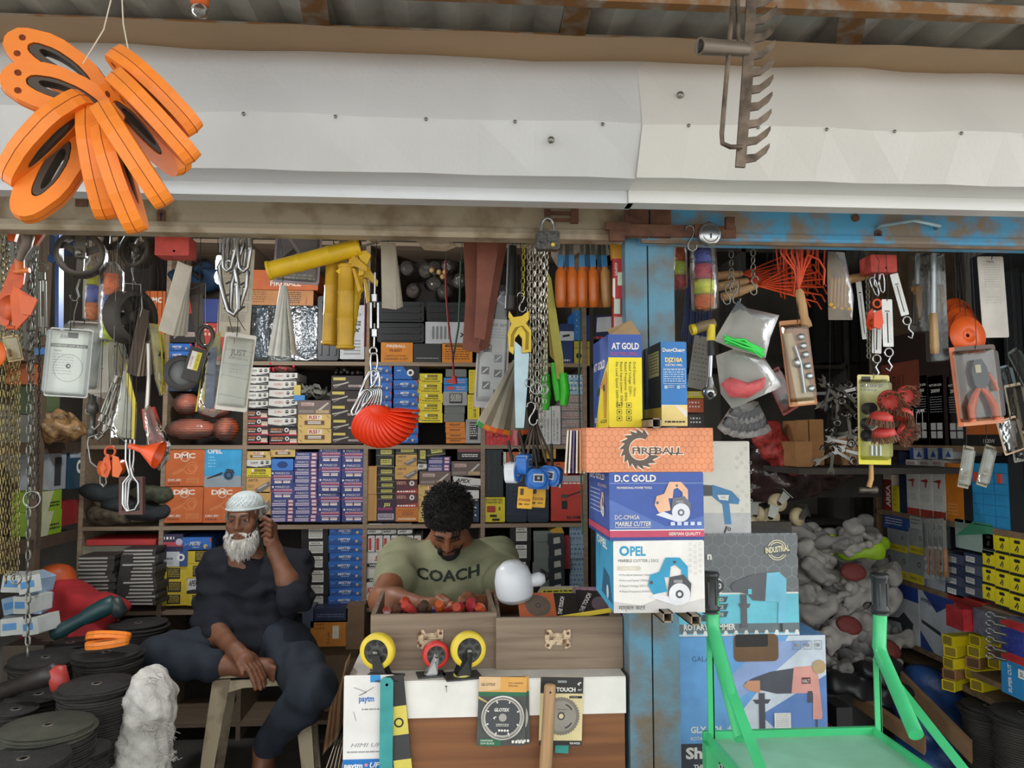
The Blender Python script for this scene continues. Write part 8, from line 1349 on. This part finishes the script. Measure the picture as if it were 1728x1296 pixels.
for i in range(13):
 y=1090+(i%5)*19;xx=1575+(i//5)*38+rd.uniform(-6,6);p=WX(xx+30,y,XR-.04+.05*(i//5));kind=i%4==3;o=carton(None,2.4,.22,C('e3cf1c' if not kind else 'a5774a',.5 if not kind else.85),None,'%s %s long tube box in the pile on the right shelf'%(['lowest','second','third','fourth','fifth','sixth','seventh','eighth','ninth','tenth','eleventh','twelfth','topmost'][i],'kraft' if kind else 'yellow'),'box','tube_box','long tube boxes',rot=-68+rd.uniform(-14,14),loc=p,size=(.045,.036));q=MB();q.rbox(.036,.028,-.0006,.0002,C('8f7a22' if not kind else '5e4126',.7),.003,0,.018);q.build('open_end',o)
rcart((1690,1050,1745,1120),(C('33408f',.35,bump=.4),{'F':lambda A,w,h:(A.rect(0,h*.8,w,h,C('b83030')),A.rect(0,0,w,h*.2,C('b83030')))},''),'blue and red wrapped pack at the right picture edge',zb=WX(1715,1120,XR-.05).z,X=XR-.05);rcart((1690,1120,1750,1180),(C('2f86c0',.5),{'F':lambda A,w,h:(A.text('SUPER CUT',w*.3,h*.08,w*.1,wht,rot=90,width=h*.8,bold=.02),A.rect(w*.5,h*.6,w,h*.85,wht),A.text('SUPER',w*.55,h*.66,h*.12,blk,bold=.02))},''),'sky blue lettered box at the right picture edge',X=XR-.05)
for i in range(6):t=thing('pliers','%s nickel pliers in the clear pack by the blue-red pack'%(ORD[i]if i else 'topmost'),'pliers',WX(1682,1040+i*14,XR-.1),(0,0,R(-70)),'packed pliers');q=MB();q.tube([(-.02+.014*math.cos(u*.6283),0,.008*math.sin(u*.6283))for u in range(10)],.003,CHROME,6,True).tube([(-.006,0,0),(.03,0,0)],.005,STEEL,6);q.build('jaws',t)
t=thing('plastic_pack','clear red and blue tool packs above the yellow tubes','pack',WX(1630,1060,XR-.03));q=MB();q.box((0,.02,.03),(.05,.09,.07),C('b52e34',.25,var=.2,bump=.5));q.build('red_pack',t);MB().box((.03,-.1,.035),(.05,.14,.08),C('59606e',.2,var=.3,bump=.5)).build('grey_pack',t)
# ------------------------------------------------------------------ hanging in front of the canopy
OH=C('ef8526',.45,var=.06,scale=20);
def chk(o):
 r=[]
 for(a,b_),(c,d)in zip(o,o[1:]+o[:1]):r+=[(a*.8+c*.2,b_*.8+d*.2),(a*.2+c*.8,b_*.2+d*.8)]
 return r
def dhandle(name,label,loc,rot,group,s=1.0):  # orange D-shaped handle with rubber grip only, not a whole saw
 t=thing(name,label,'handle',loc,tuple(R(a)for a in rot),group);o=[(-.088,-.004),(-.078,.02),(-.03,.04),(.03,.036),(.075,.016),(.088,.0),(.086,-.016),(.07,-.026),(.02,-.034),(-.05,-.034),(-.08,-.024)];o=chk(o);i_=[(x*.6-.002,z*.42+.003)for x,z in o]
 rg=lambda L_,y:[(x*s,y,z*s)for x,z in L_];k=.0145*s;MB().loft([rg(o,-k),rg([(x*1.02,z*1.05)for x,z in o],0),rg(o,k),rg(i_,k),rg(i_,-k),rg(o,-k)],OH,True,False,False).build('frame',t)
 MB().loft([rg([(x*.95,z*.9)for x,z in i_],-k*.9),rg([(x*.95,z*.9)for x,z in i_],k*.9),rg([(x*.7,z*.45+.004)for x,z in i_],k*.9),rg([(x*.7,z*.45+.004)for x,z in i_],-k*.9),rg([(x*.95,z*.9)for x,z in i_],-k*.9)],C('4a4038',.6),True,False,False).build('rubber_grip',t)
 for x,z in((-.066,.006),(-.058,-.02)):MB().lathe([(.005*s,-k-.0004),(.0001,-k-.0004)],(x*s,0,z*s),C('9c4410',.6),'y',12).build('hole',t)
 MB().tube([(x*1.021*s,0,z*1.051*s)for x,z in o],.0006,C('8f3f10',.6),4,True).build('seam',t)
for i,(x,y,rx,tl_,yw,Y,lb)in enumerate(((106,118,0,30,12,1.24,'upper left orange handle showing its open loop'),(112,165,0,15,16,1.2,'orange handle loop just below the upper left one'),(76,232,84,131,0,1.17,'orange handle edge-on pointing down left'),(88,290,20,112,30,1.2,'lowest left orange handle with dark grip showing'),(164,272,82,80,0,1.18,'middle orange handle hanging nearly upright'),(201,295,86,72,0,1.16,'lowest middle orange handle edge-on'),(222,258,84,57,0,1.14,'orange handle crossing the lower right of the bunch'),(245,214,55,46,10,1.22,'orange handle turned to show its dark rubber grip'),(257,196,84,46,0,1.17,'second orange handle from the upper right'),(259,152,80,42,0,1.2,'upper right orange handle of the bunch'))):dhandle('plastic_handle',lb,W(x,y,Y),(rx,tl_,yw),'bunch of orange handles')
t=hung('string','white string carrying the bunch of orange handles','string',200,60,1.2);PT(t,'left_strand',[(202,-60),(175,50),(140,108)],1.2,.0011,C('cfc5b4',.8),5);PT(t,'right_strand',[(203,-60),(208,40),(221,108)],1.2,.0011,C('cfc5b4',.8),5)
t=hung('garden_rake','dark steel garden rake head hanging before the canopy','rake',1270,130,1.25);rk=C('4a4038',.5,.6,var=.3,scale=30,col2='8a7a6a');PS(t,'head_bar',[(1262,-40),(1277,-40),(1270,130),(1257,283),(1241,282),(1252,130)],1.25,.006,rk)
for k in range(11):y=-28+k*29;x=1274-k*1.6;PS(t,'tooth',[(x-4,y),(x+16,y-2),(x+32,y-14),(x+40,y-20),(x+40,y-13),(x+34,y-2),(x+18,y+10),(x-4,y+14)],1.25,.005,rk)
PT(t,'tang',[(1240,-40),(1232,60),(1218,225),(1219,242),(1232,248),(1252,248)],1.24,.0042,rk,8);PT(t,'tang',[(1244,-40),(1246,60),(1250,80)],1.24,.004,rk,8)
q=wb(t.location);a=W(1180,78,1.22);b_=W(1260,84,1.25);q.tube([a,b_],[.0145,.012],C('7a7064',.45,.6),16);q.build('socket',t);q=wb(t.location);q.tube([a-V((.001,0,0)),a+V((.001,0,0))],.011,BLACK,14);q.build('socket_mouth',t);PT(t,'hanging_wire',[(1265,-40),(1266,-120)],1.25,.0012,DSTEEL)
t=hung('light_bulb','clear bulb in an orange holder under the roof sheets','bulb',337,5,1.5);q=MB();q.lathe([(.001,.05),(.016,.05),(.019,.02),(.017,-.004),(.001,-.004)],(0,0,0),C('d0622a',.6,bump=.4),'z',14);q.build('holder',t);MB().lathe([(.012,-.004),(.0165,-.014),(.014,-.026),(.001,-.032)],(0,0,0),CLEAR(.05,.1),'z',14).build('glass',t);MB().tube([(0,0,.05),(0,0,ROOF_Z-t.location.z)],.002,BLACK,5).build('cord',t)
# ------------------------------------------------------------------ floor of the left side: grinding discs
DK=[C('2a2826',.85,var=.2,scale=30,bump=.3,bscale=150),C('33302c',.85,var=.2,bump=.3,bscale=150),C('46463a',.85,var=.2,bump=.3,bscale=150)]
def discstack(px,py,rpx,Y,nm,mi=0,n=5,z0=0):
 p=W(px,py,Y);r_=rpx*S(Y);rd=random.Random(int(px));z=p.z;me=MB().lathe([(.011,.0038),(r_*.45,.0038),(r_*.47,.002),(r_,.0042),(r_,0),(.011,0),(.011,.0038)],(0,0,0),DK[mi],'z',32).mesh('disc')
 for i in range(n):
  t=thing('grinding_disc','%s dark grinding disc on the %s'%(['topmost','second','third','fourth','fifth','sixth'][i],nm),'disc',V((p.x+rd.uniform(-.012,.012),p.y+rd.uniform(-.012,.012),z-.0055*(i+1))),(R(rd.uniform(-1.2,1.2)),R(rd.uniform(-1.2,1.2)),0),'stacked grinding discs');o=bpy.data.objects.new('disc',me);COL.objects.link(o);o.parent=t
  if i==0:MB().lathe([(.009,.0045),(.016,.0048),(.016,.004),(.009,.0045)],(0,0,0),C('8f8a80',.4,.7),'z',14).build('hub_ring',t)
 zt_=z-.0055*n-.001;q=MB();prof=[];k=int((zt_-z0)/.007);cx=0
 for i in range(k):h=z0+(zt_-z0)*i/k;rr=r_*rd.uniform(.955,1.03);prof+=[(rr,h),(rr,h+.0045),(rr*.95,h+.005)]
 q.lathe([(.001,z0)]+prof+[(.001,zt_)],(p.x,p.y,0),DK[(mi+1)%2],'z',28,False);o=q.build('disc_stack');props(o,'lower part of the %s'%nm,'disc stack',kind='stuff')
for a in((235,1050,44,3.2,'disc stack behind the orange handles, under a black case'),(80,1108,52,2.8,'disc stack in front of the red cloth'),(118,1082,40,3.05,'disc stack touching the red cloth'),(184,1098,50,2.75,'disc stack carrying two orange handles'),(163,1152,54,2.5,'tall disc stack in the middle left'),(62,1168,46,2.6,'disc stack under the red grinder'),(85,1222,66,2.25,'greenish topped disc stack left of the woven sack',2),(20,1196,32,2.45,'disc stack at the left picture edge'),(38,1278,66,2.08,'nearest disc stack at the lower left corner'),(128,1262,46,2.3,'low disc stack beside the woven sack')):discstack(*a)
for a in((1668,1190,42,2.45,'left tall disc stack under the right shelf'),(1730,1200,50,2.3,'right tall disc stack under the right shelf'),(1655,1185,36,2.7,'rear disc stack under the right shelf')):discstack(*a)
dhandle('plastic_handle','upper of two orange handles lying on the disc stack',W(182,1074,2.72),(62,0,0),'orange handles on the discs',.82);dhandle('plastic_handle','lower of two orange handles lying on the disc stack',W(180,1086,2.68),(88,-4,8),'orange handles on the discs',.76)
def blob(name,label,cat,cx,cy,Y,ells,m,noise,vox=.01,seed=0,part='cloth',floor=None):
 c=W(cx,cy,Y);t=thing(name,label,cat,c);pr=[]
 for x,y,dY,rx,ry,rz in ells:pr.append(('ell',tuple(W(x,y,Y+dY)),(rx,ry,rz),None,0,.03))
 put(sdf_mesh(pr,vox,part,m,noise,seed),part,t);return t
blob('red_cloth','heap of red and orange cloth in the left corner','cloth',130,1040,3.25,[(110,1030,0,.11,.1,.1),(150,1025,.02,.12,.1,.06),(185,1025,0,.09,.08,.05),(90,1060,0,.09,.09,.09),(130,1075,0,.16,.12,.1),(110,1130,0,.2,.14,.25)],C('a8242a',.85,var=.2),(.02,30),seed=11)
blob('orange_bag','orange plastic bag above the red cloth','bag',95,985,3.3,[(95,985,0,.08,.07,.09),(105,1000,.02,.08,.07,.06)],C('b04a1c',.5,var=.25),(.015,40),seed=12)
def grinder(label,px,py,Y,rot,c1,c2):t=thing('angle_grinder',label,'grinder',W(px,py,Y),tuple(R(a)for a in rot));MB().lathe([(.001,-.13),(.022,-.128),(.026,-.1),(.024,-.02),(.03,0),(.034,.06),(.03,.1),(.001,.105)],(0,0,0),C(c1,.45),'x',16).build('body',t);MB().lathe([(.012,-.05),(.028,-.04),(.028,.02),(.001,.03)],(.1,0,-.01),C(c2,.45),'z',16).build('gear_head',t);MB().lathe([(.02,0),(.005,.004)],(-.131,0,0),C(c2,.5),'x',12).build('end_cap',t)
grinder('dark green angle grinder lying on the red cloth',148,1040,3.0,(0,-28,10),'1f3f42','26302f');grinder('black and red angle grinder lying on the discs',50,1150,2.55,(0,-20,-14),'2a2422','a83a34')
# woven white sack
t=thing('woven_sack','rolled white woven sack standing beside the seated man','sack',V((W(245,1296,2.5).x,2.5,0)));pr=[]
for i,(x,y,r_)in enumerate(((255,1166,.066),(254,1190,.072),(250,1215,.07),(244,1240,.078),(238,1265,.086),(234,1296,.092),(230,1360,.1))):pr.append(('ell',tuple(W(x,y,2.5)),(r_,r_*.9,.075),None,0,.03))
m=C('cbc7c0',.8,var=.14,scale=30,bump=.5,bscale=120);put(sdf_mesh(pr,.006,'fabric',m,(.005,120),13),'fabric',t);rd=random.Random(17);q=MB()
for i in range(150):
 x,y=rd.choice(((262,1150),(270,1225),(250,1228),(285,1275),(278,1235)));p=W(x+rd.uniform(-14,14),y+rd.uniform(-8,8),2.42)-t.location;q.tube([p,p+V((rd.uniform(-.012,.012),-.012,rd.uniform(-.004,.012))),p+V((rd.uniform(-.03,.03),-.018,rd.uniform(-.014,.018)))],.0008,m,3)
o=q.build('frayed_threads',t);o['kind']='stuff'
# left corner shelves
stack(135,190,lin_ys(938,1021,13),YB-.12,.26,(C('3a3734',.6),{'F':lambda A,w,h:A.rect(0,h*.1,w*.8,h*.6,C('aaa69e'))},'pa'),'{} dark plate with pale edge in the left pile','dark plates in piles','plate',3);stack(212,262,lin_ys(925,1021,16),YB-.1,.26,(C('3a3734',.6),{'F':lambda A,w,h:A.rect(0,h*.1,w*.9,h*.55,C('b5b1a8'))},'pb2'),'{} dark plate with pale edge in the right pile','dark plates in piles','plate',3)
cart((140,922,262,938),(C('8f8877',.8),None,''),'cream flat carton across the plate piles',.2,Y=YB+.02);cart((150,911,258,920),(C('b02f30',.5),None,''),'red flat sheet lying on top of the plate piles',.2,Y=YB)
for i in range(5):cart((193+i*4,940,196.5+i*4,1021),(C('33302e',.6),None,''),'%s upright dark plate between the piles'%(ORD[i]if i else 'leftmost'),.22,Y=YB-.1,tilt=6,cat='plate',group='upright dark plates')
gl=C('1f2426',.8,var=.3,bump=.3)
for i,(x,y,c,lb)in enumerate(((170,828,gl,'left black work glove on the shelf above the plates'),(205,850,gl,'middle black work glove under the open frame'),(255,830,C('3f4433',.8,var=.4,scale=40),'right black and green patterned glove'),(185,868,C('4a4030',.8,var=.5,scale=40),'camouflage glove below the black ones'),(245,862,gl,'lower right black glove by the orange box'))):blob('work_glove',lb,'glove',x,y,YB,[(x-12,y,0,.06,.05,.035),(x+10,y+4,.02,.06,.05,.03),(x+22,y-4,.01,.035,.03,.018),(x+22,y+8,.01,.035,.03,.016)],c,(.006,70),.008,i,'knit')
XL=W(137,885,3.62).x
lu=thing('shelving_unit','dark wooden shelving along the left wall','shelf',(XL,3.3,0));P=lu.location
for px,py in((90,905),(100,748),(90,600)):z=WX(px,py,XL).z;wb(P).box((XL-.2,3.15,z-.02),(.38,.92,.045),C('4a3c30',.7,var=.2)).build('shelf_board',lu)
wb(P).box((XL-.02,WX(66,900,XL).y,1.1),(.035,.035,2.2),C('5a4a3a',.7)).build('post',lu);wb(P).box((XL-.4,3.2,1.1),(.01,.9,2.2),C('a8a49a',.8)).build('back_panel',lu)
def lcart(r_,c,lb,art=None,dep=.12):a=WX(r_[0],r_[3],XL-.02);c2=WX(r_[2],r_[3],XL-.02);xm=(r_[0]+r_[2])/2;z0=WX(xm,r_[3],XL-.02).z;return carton(None,3,dep,C(c,.5),{'F':art}if art else None,lb,rot=90,loc=V((XL-.02,(a.y+c2.y)/2,z0)),size=(abs(c2.y-a.y),WX(xm,r_[1],XL-.02).z-z0))
ga=lambda A,w,h:(A.poly([(0,h),(w*.6,h),(w*.3,0),(0,0)],C('b9bf9a')),A.lines(w*.4,w*.9,h*.15,h*.45,2,blk,.6))
lcart((70,828,103,862),'86a82c','upper lime green box on the left wall shelf',ga);lcart((69,862,103,902),'86a82c','lower lime green box on the left wall shelf',ga);lcart((104,845,134,885),'8f2a2c','dark red pack right of the lime green boxes');lcart((82,765,110,826),'9aa0a4','grey clear tool pack on the left wall',lambda A,w,h:A.rect(w*.3,h*.1,w*.7,h*.9,DKGREY));lcart((116,763,144,824),'2a4a5c','dark teal tool pack on the left wall',lambda A,w,h:(A.rect(0,h*.85,w,h,C('a9b5bc')),A.ring(w*.6,h*.6,w*.2,w*.1,WHITE)))
lcart((60,610,74,650),'a8582c','brown box behind the chain strands');lcart((74,652,100,700),'5a6b4a','green boxed tool below the blade pack');blob('string_bag','tan bags of string on the left wall shelf','bag',100,722,3.3,[(84,726,0,.045,.05,.05),(104,718,.05,.05,.05,.055),(122,724,.03,.045,.05,.04),(96,706,.05,.03,.04,.03)],C('8a6a44',.4,var=.4,scale=30,bump=.6),(.01,110),.007,seed=5)
for i in range(9):p=W(20+(i%3)*16,1000+(i//3)*36,2.9+.04*(i%2));carton(None,3,.1,C('8fa6bc' if i%2 else 'b5b9b4',.4),{'F':lambda A,w,h:A.rect(w*.1,h*.3,w*.7,h*.7,C('4f86b8'))},'%s pale blue packet in the heap at the left edge'%(ORD[i]if i else 'topmost'),'box','packet','pale blue packets at the left edge',rot=random.Random(i).uniform(-30,30),tilt=random.Random(i+5).uniform(-25,25),loc=p,size=(.07,.06))
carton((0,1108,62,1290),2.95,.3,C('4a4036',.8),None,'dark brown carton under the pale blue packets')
# ------------------------------------------------------------------ right side floor and back
gm=[C('948f89',.85,var=.2),C('7f7c78',.85,var=.2),C('a09b93',.85,var=.18)];GL=[]
for k in range(4):
 rd=random.Random(40+k);pr=[('ell',(0,0,0),(.1,.06,.035),None,0,.02),('ell',(.09,0,-.005),(.05,.045,.025),None,0,.02),('cap',(-.06,.0,.01),(-.1,.02,.05),.035,.045,.02)]+[cap((.1,-.035+.023*j,0),(.155+rd.uniform(-.01,.02),-.045+.03*j,rd.uniform(-.02,.015)),.014,.011,.012)for j in range(4)];GL.append(sdf_mesh(pr,.006,'knit',gm[k%3],(.008,75),50+k))
rd=random.Random(77);n=0
for row in range(8):
 for j in range(5):
  x=1350+j*30+rd.uniform(-10,10)+row*2;y=910+row*30+rd.uniform(-8,8);t=thing('work_glove','%s grey knitted work glove in the %s layer of the tall heap'%(['leftmost','left','middle','right','rightmost'][j],['top','second','third','fourth','fifth','sixth','seventh','bottom'][row]),'glove',W(x,y,2.95+rd.uniform(-.1,.1)-.02*row),(rd.uniform(-.9,.9),rd.uniform(-.6,.6),rd.uniform(0,6.28)),'heap of grey gloves');o=bpy.data.objects.new('knit',GL[n%4]);COL.objects.link(o);o.parent=t;o.scale=(.78,)*3;n+=1
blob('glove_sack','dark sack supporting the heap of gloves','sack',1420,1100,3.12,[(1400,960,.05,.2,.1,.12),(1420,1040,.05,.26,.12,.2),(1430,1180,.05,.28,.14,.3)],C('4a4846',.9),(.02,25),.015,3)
for i,(x,y)in enumerate(((1440,965),(1433,1055),(1500,1095))):t=thing('work_glove',['upper','middle','right'][i]+' maroon rubber palm showing in the glove heap','glove',W(x,y,2.74),(R(70),R(12*i),0));q=MB();q.ball((0,0,0),(.05,.034,.014),C('6b2a24',.7,bump=.5,bscale=60),16,8);q.build('palm',t)
blob('safety_vest','lime green safety vest on top of the glove heap','vest',1430,915,2.9,[(1405,910,0,.06,.05,.03),(1435,915,.0,.08,.06,.035),(1465,918,.02,.06,.06,.03),(1450,930,-.04,.08,.04,.02)],C('9bc226',.6,var=.2),(.014,60),.007,4)
cw=C('a89a78',.5)
for i,(x,y)in enumerate(((1276,868),(1300,872),(1312,848),(1345,872),(1290,888),(1268,886))):t=thing('caster','%s cream caster wheel in the pile behind the grey hammer box'%['leftmost','middle','upper','rightmost','front','hidden'][i],'caster',W(x,y,2.6),(0,R(20*i),R(-40+25*i)),'pile of cream casters');MB().lathe([(.01,-.012),(.03,-.012),(.032,0),(.03,.012),(.01,.012),(.01,-.012)],(0,0,0),cw,'y',20).build('wheel',t);MB().prism([(-.012,0),(.012,0),(.016,.04),(-.016,.04)],-.018,-.015,STEEL).build('fork',t);MB().box((0,0,.042),(.05,.045,.003),STEEL).build('mounting_plate',t)
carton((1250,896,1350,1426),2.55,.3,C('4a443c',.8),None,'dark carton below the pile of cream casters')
blob('plastic_bag','dark transparent plastic bags with pink contents, upper shelf','bag',1330,800,2.9,[(1290,790,0,.08,.08,.08),(1340,810,0,.1,.09,.06),(1390,800,0,.1,.08,.05),(1300,825,0,.1,.08,.04)],C('3f2f2e',.15,var=.5,scale=12,bump=.6,bscale=25),(.014,45),.009,6);blob('red_net','red mesh bag beside the cardboard pieces','bag',1310,755,2.75,[(1295,735,0,.05,.05,.06),(1315,765,0,.06,.05,.06),(1335,785,0,.05,.05,.03)],C('a83a34',.5,var=.35,scale=60,bump=.5),(.01,70),.007,7)
z_=W(1360,788,2.6).z;t=thing('wall_shelf','dark plank shelf carrying bags and cardboard behind the spanners','shelf',(1.45,2.8,z_-.02));MB().box((0,0,.008),(.62,.56,.02),mDark).build('board',t);MB().box((0,.26,-.06),(.6,.03,.12),mDark).build('bracket',t)
for i,r_ in enumerate(((1346,708,1366,785),(1367,706,1392,785),(1342,744,1372,788),(1420,735,1450,785))):cart(r_,(KRAFT,None,''),['left','tall','front','right'][i]+' brown cardboard box behind the spanner bundle',.12,Y=2.6+.06*(i!=2))
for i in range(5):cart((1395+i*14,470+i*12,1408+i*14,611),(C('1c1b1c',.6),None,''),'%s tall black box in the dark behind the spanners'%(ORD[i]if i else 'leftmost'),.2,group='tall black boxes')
for i,(a,c,w_)in enumerate((((1520,1165),(1640,1290),.06),((1440,1190),(1560,1275),.045))):t=thing('wood_plank',['upper','lower'][i]+' wooden plank leaning on the floor behind the trolley','plank',W(*a,2.7));q=wb(t.location);A0,B0=W(*a,2.7),W(*c,2.35);s=V((.0,.0,w_));d_=V((.025,.03,0));q.add([A0,A0+s,A0+s+d_,A0+d_,B0,B0+s,B0+s+d_,B0+d_],[(0,1,2,3),(7,6,5,4),(0,4,5,1),(1,5,6,2),(2,6,7,3),(3,7,4,0)],C('8f7050',.7,kind='wood'));q.build('board',t)
blob('tarpaulin','blue tarpaulin sack on the floor under the right shelf','tarpaulin',1570,1200,2.75,[(1560,1180,0,.12,.1,.1),(1580,1215,0,.13,.1,.12),(1570,1290,0,.16,.12,.2)],C('26477c',.4,var=.3,bump=.5,bscale=30),(.014,45),.009,8);blob('cable_heap','black cables and straps heaped below the gloves','cable',1440,1180,2.7,[(1420,1150,0,.12,.08,.04),(1470,1130,0,.1,.08,.03),(1500,1160,0,.1,.08,.03)],BLACK,(.015,60),.008,9);carton((1412,1195,1440,1232),2.5,.1,BLACK,None,'small black box on a red one behind the trolley');carton((1410,1233,1450,1300),2.5,.12,C('a8322c',.5),None,'red box under the small black box')
# small fixings and marks on the canopy, film under the rail
for i,(x,y,Y,lb)in enumerate(((1148,160,1.61,'round bolt head on the right canopy sheet'),(930,236,1.61,'small screw on the left canopy sheet'))):q=MB();q.lathe([(.0015,-.006),(.006,-.005),(.008,0),(.001,.02)],(0,0,0),STEEL,'y',12);props(q.build('bolt',None,W(x,y,Y)),lb,'bolt')
for i,(pts,lb)in enumerate((([(700,404),(760,404),(772,416),(752,424),(716,422)],'crumpled clear film tucked under the grey rail'),([(618,402),(646,402),(640,412),(628,410)],'small scrap of film above the pale strip cards'))):t=hung('plastic_film',lb,'film',*pts[0],2.15);q=wb(t.location);pillow(q,pts,2.15,.02,C('a89a88',.25,var=.2,bump=.7,bscale=40));q.build('film',t);wire(t,pts[0][0]+8,405,2.15)
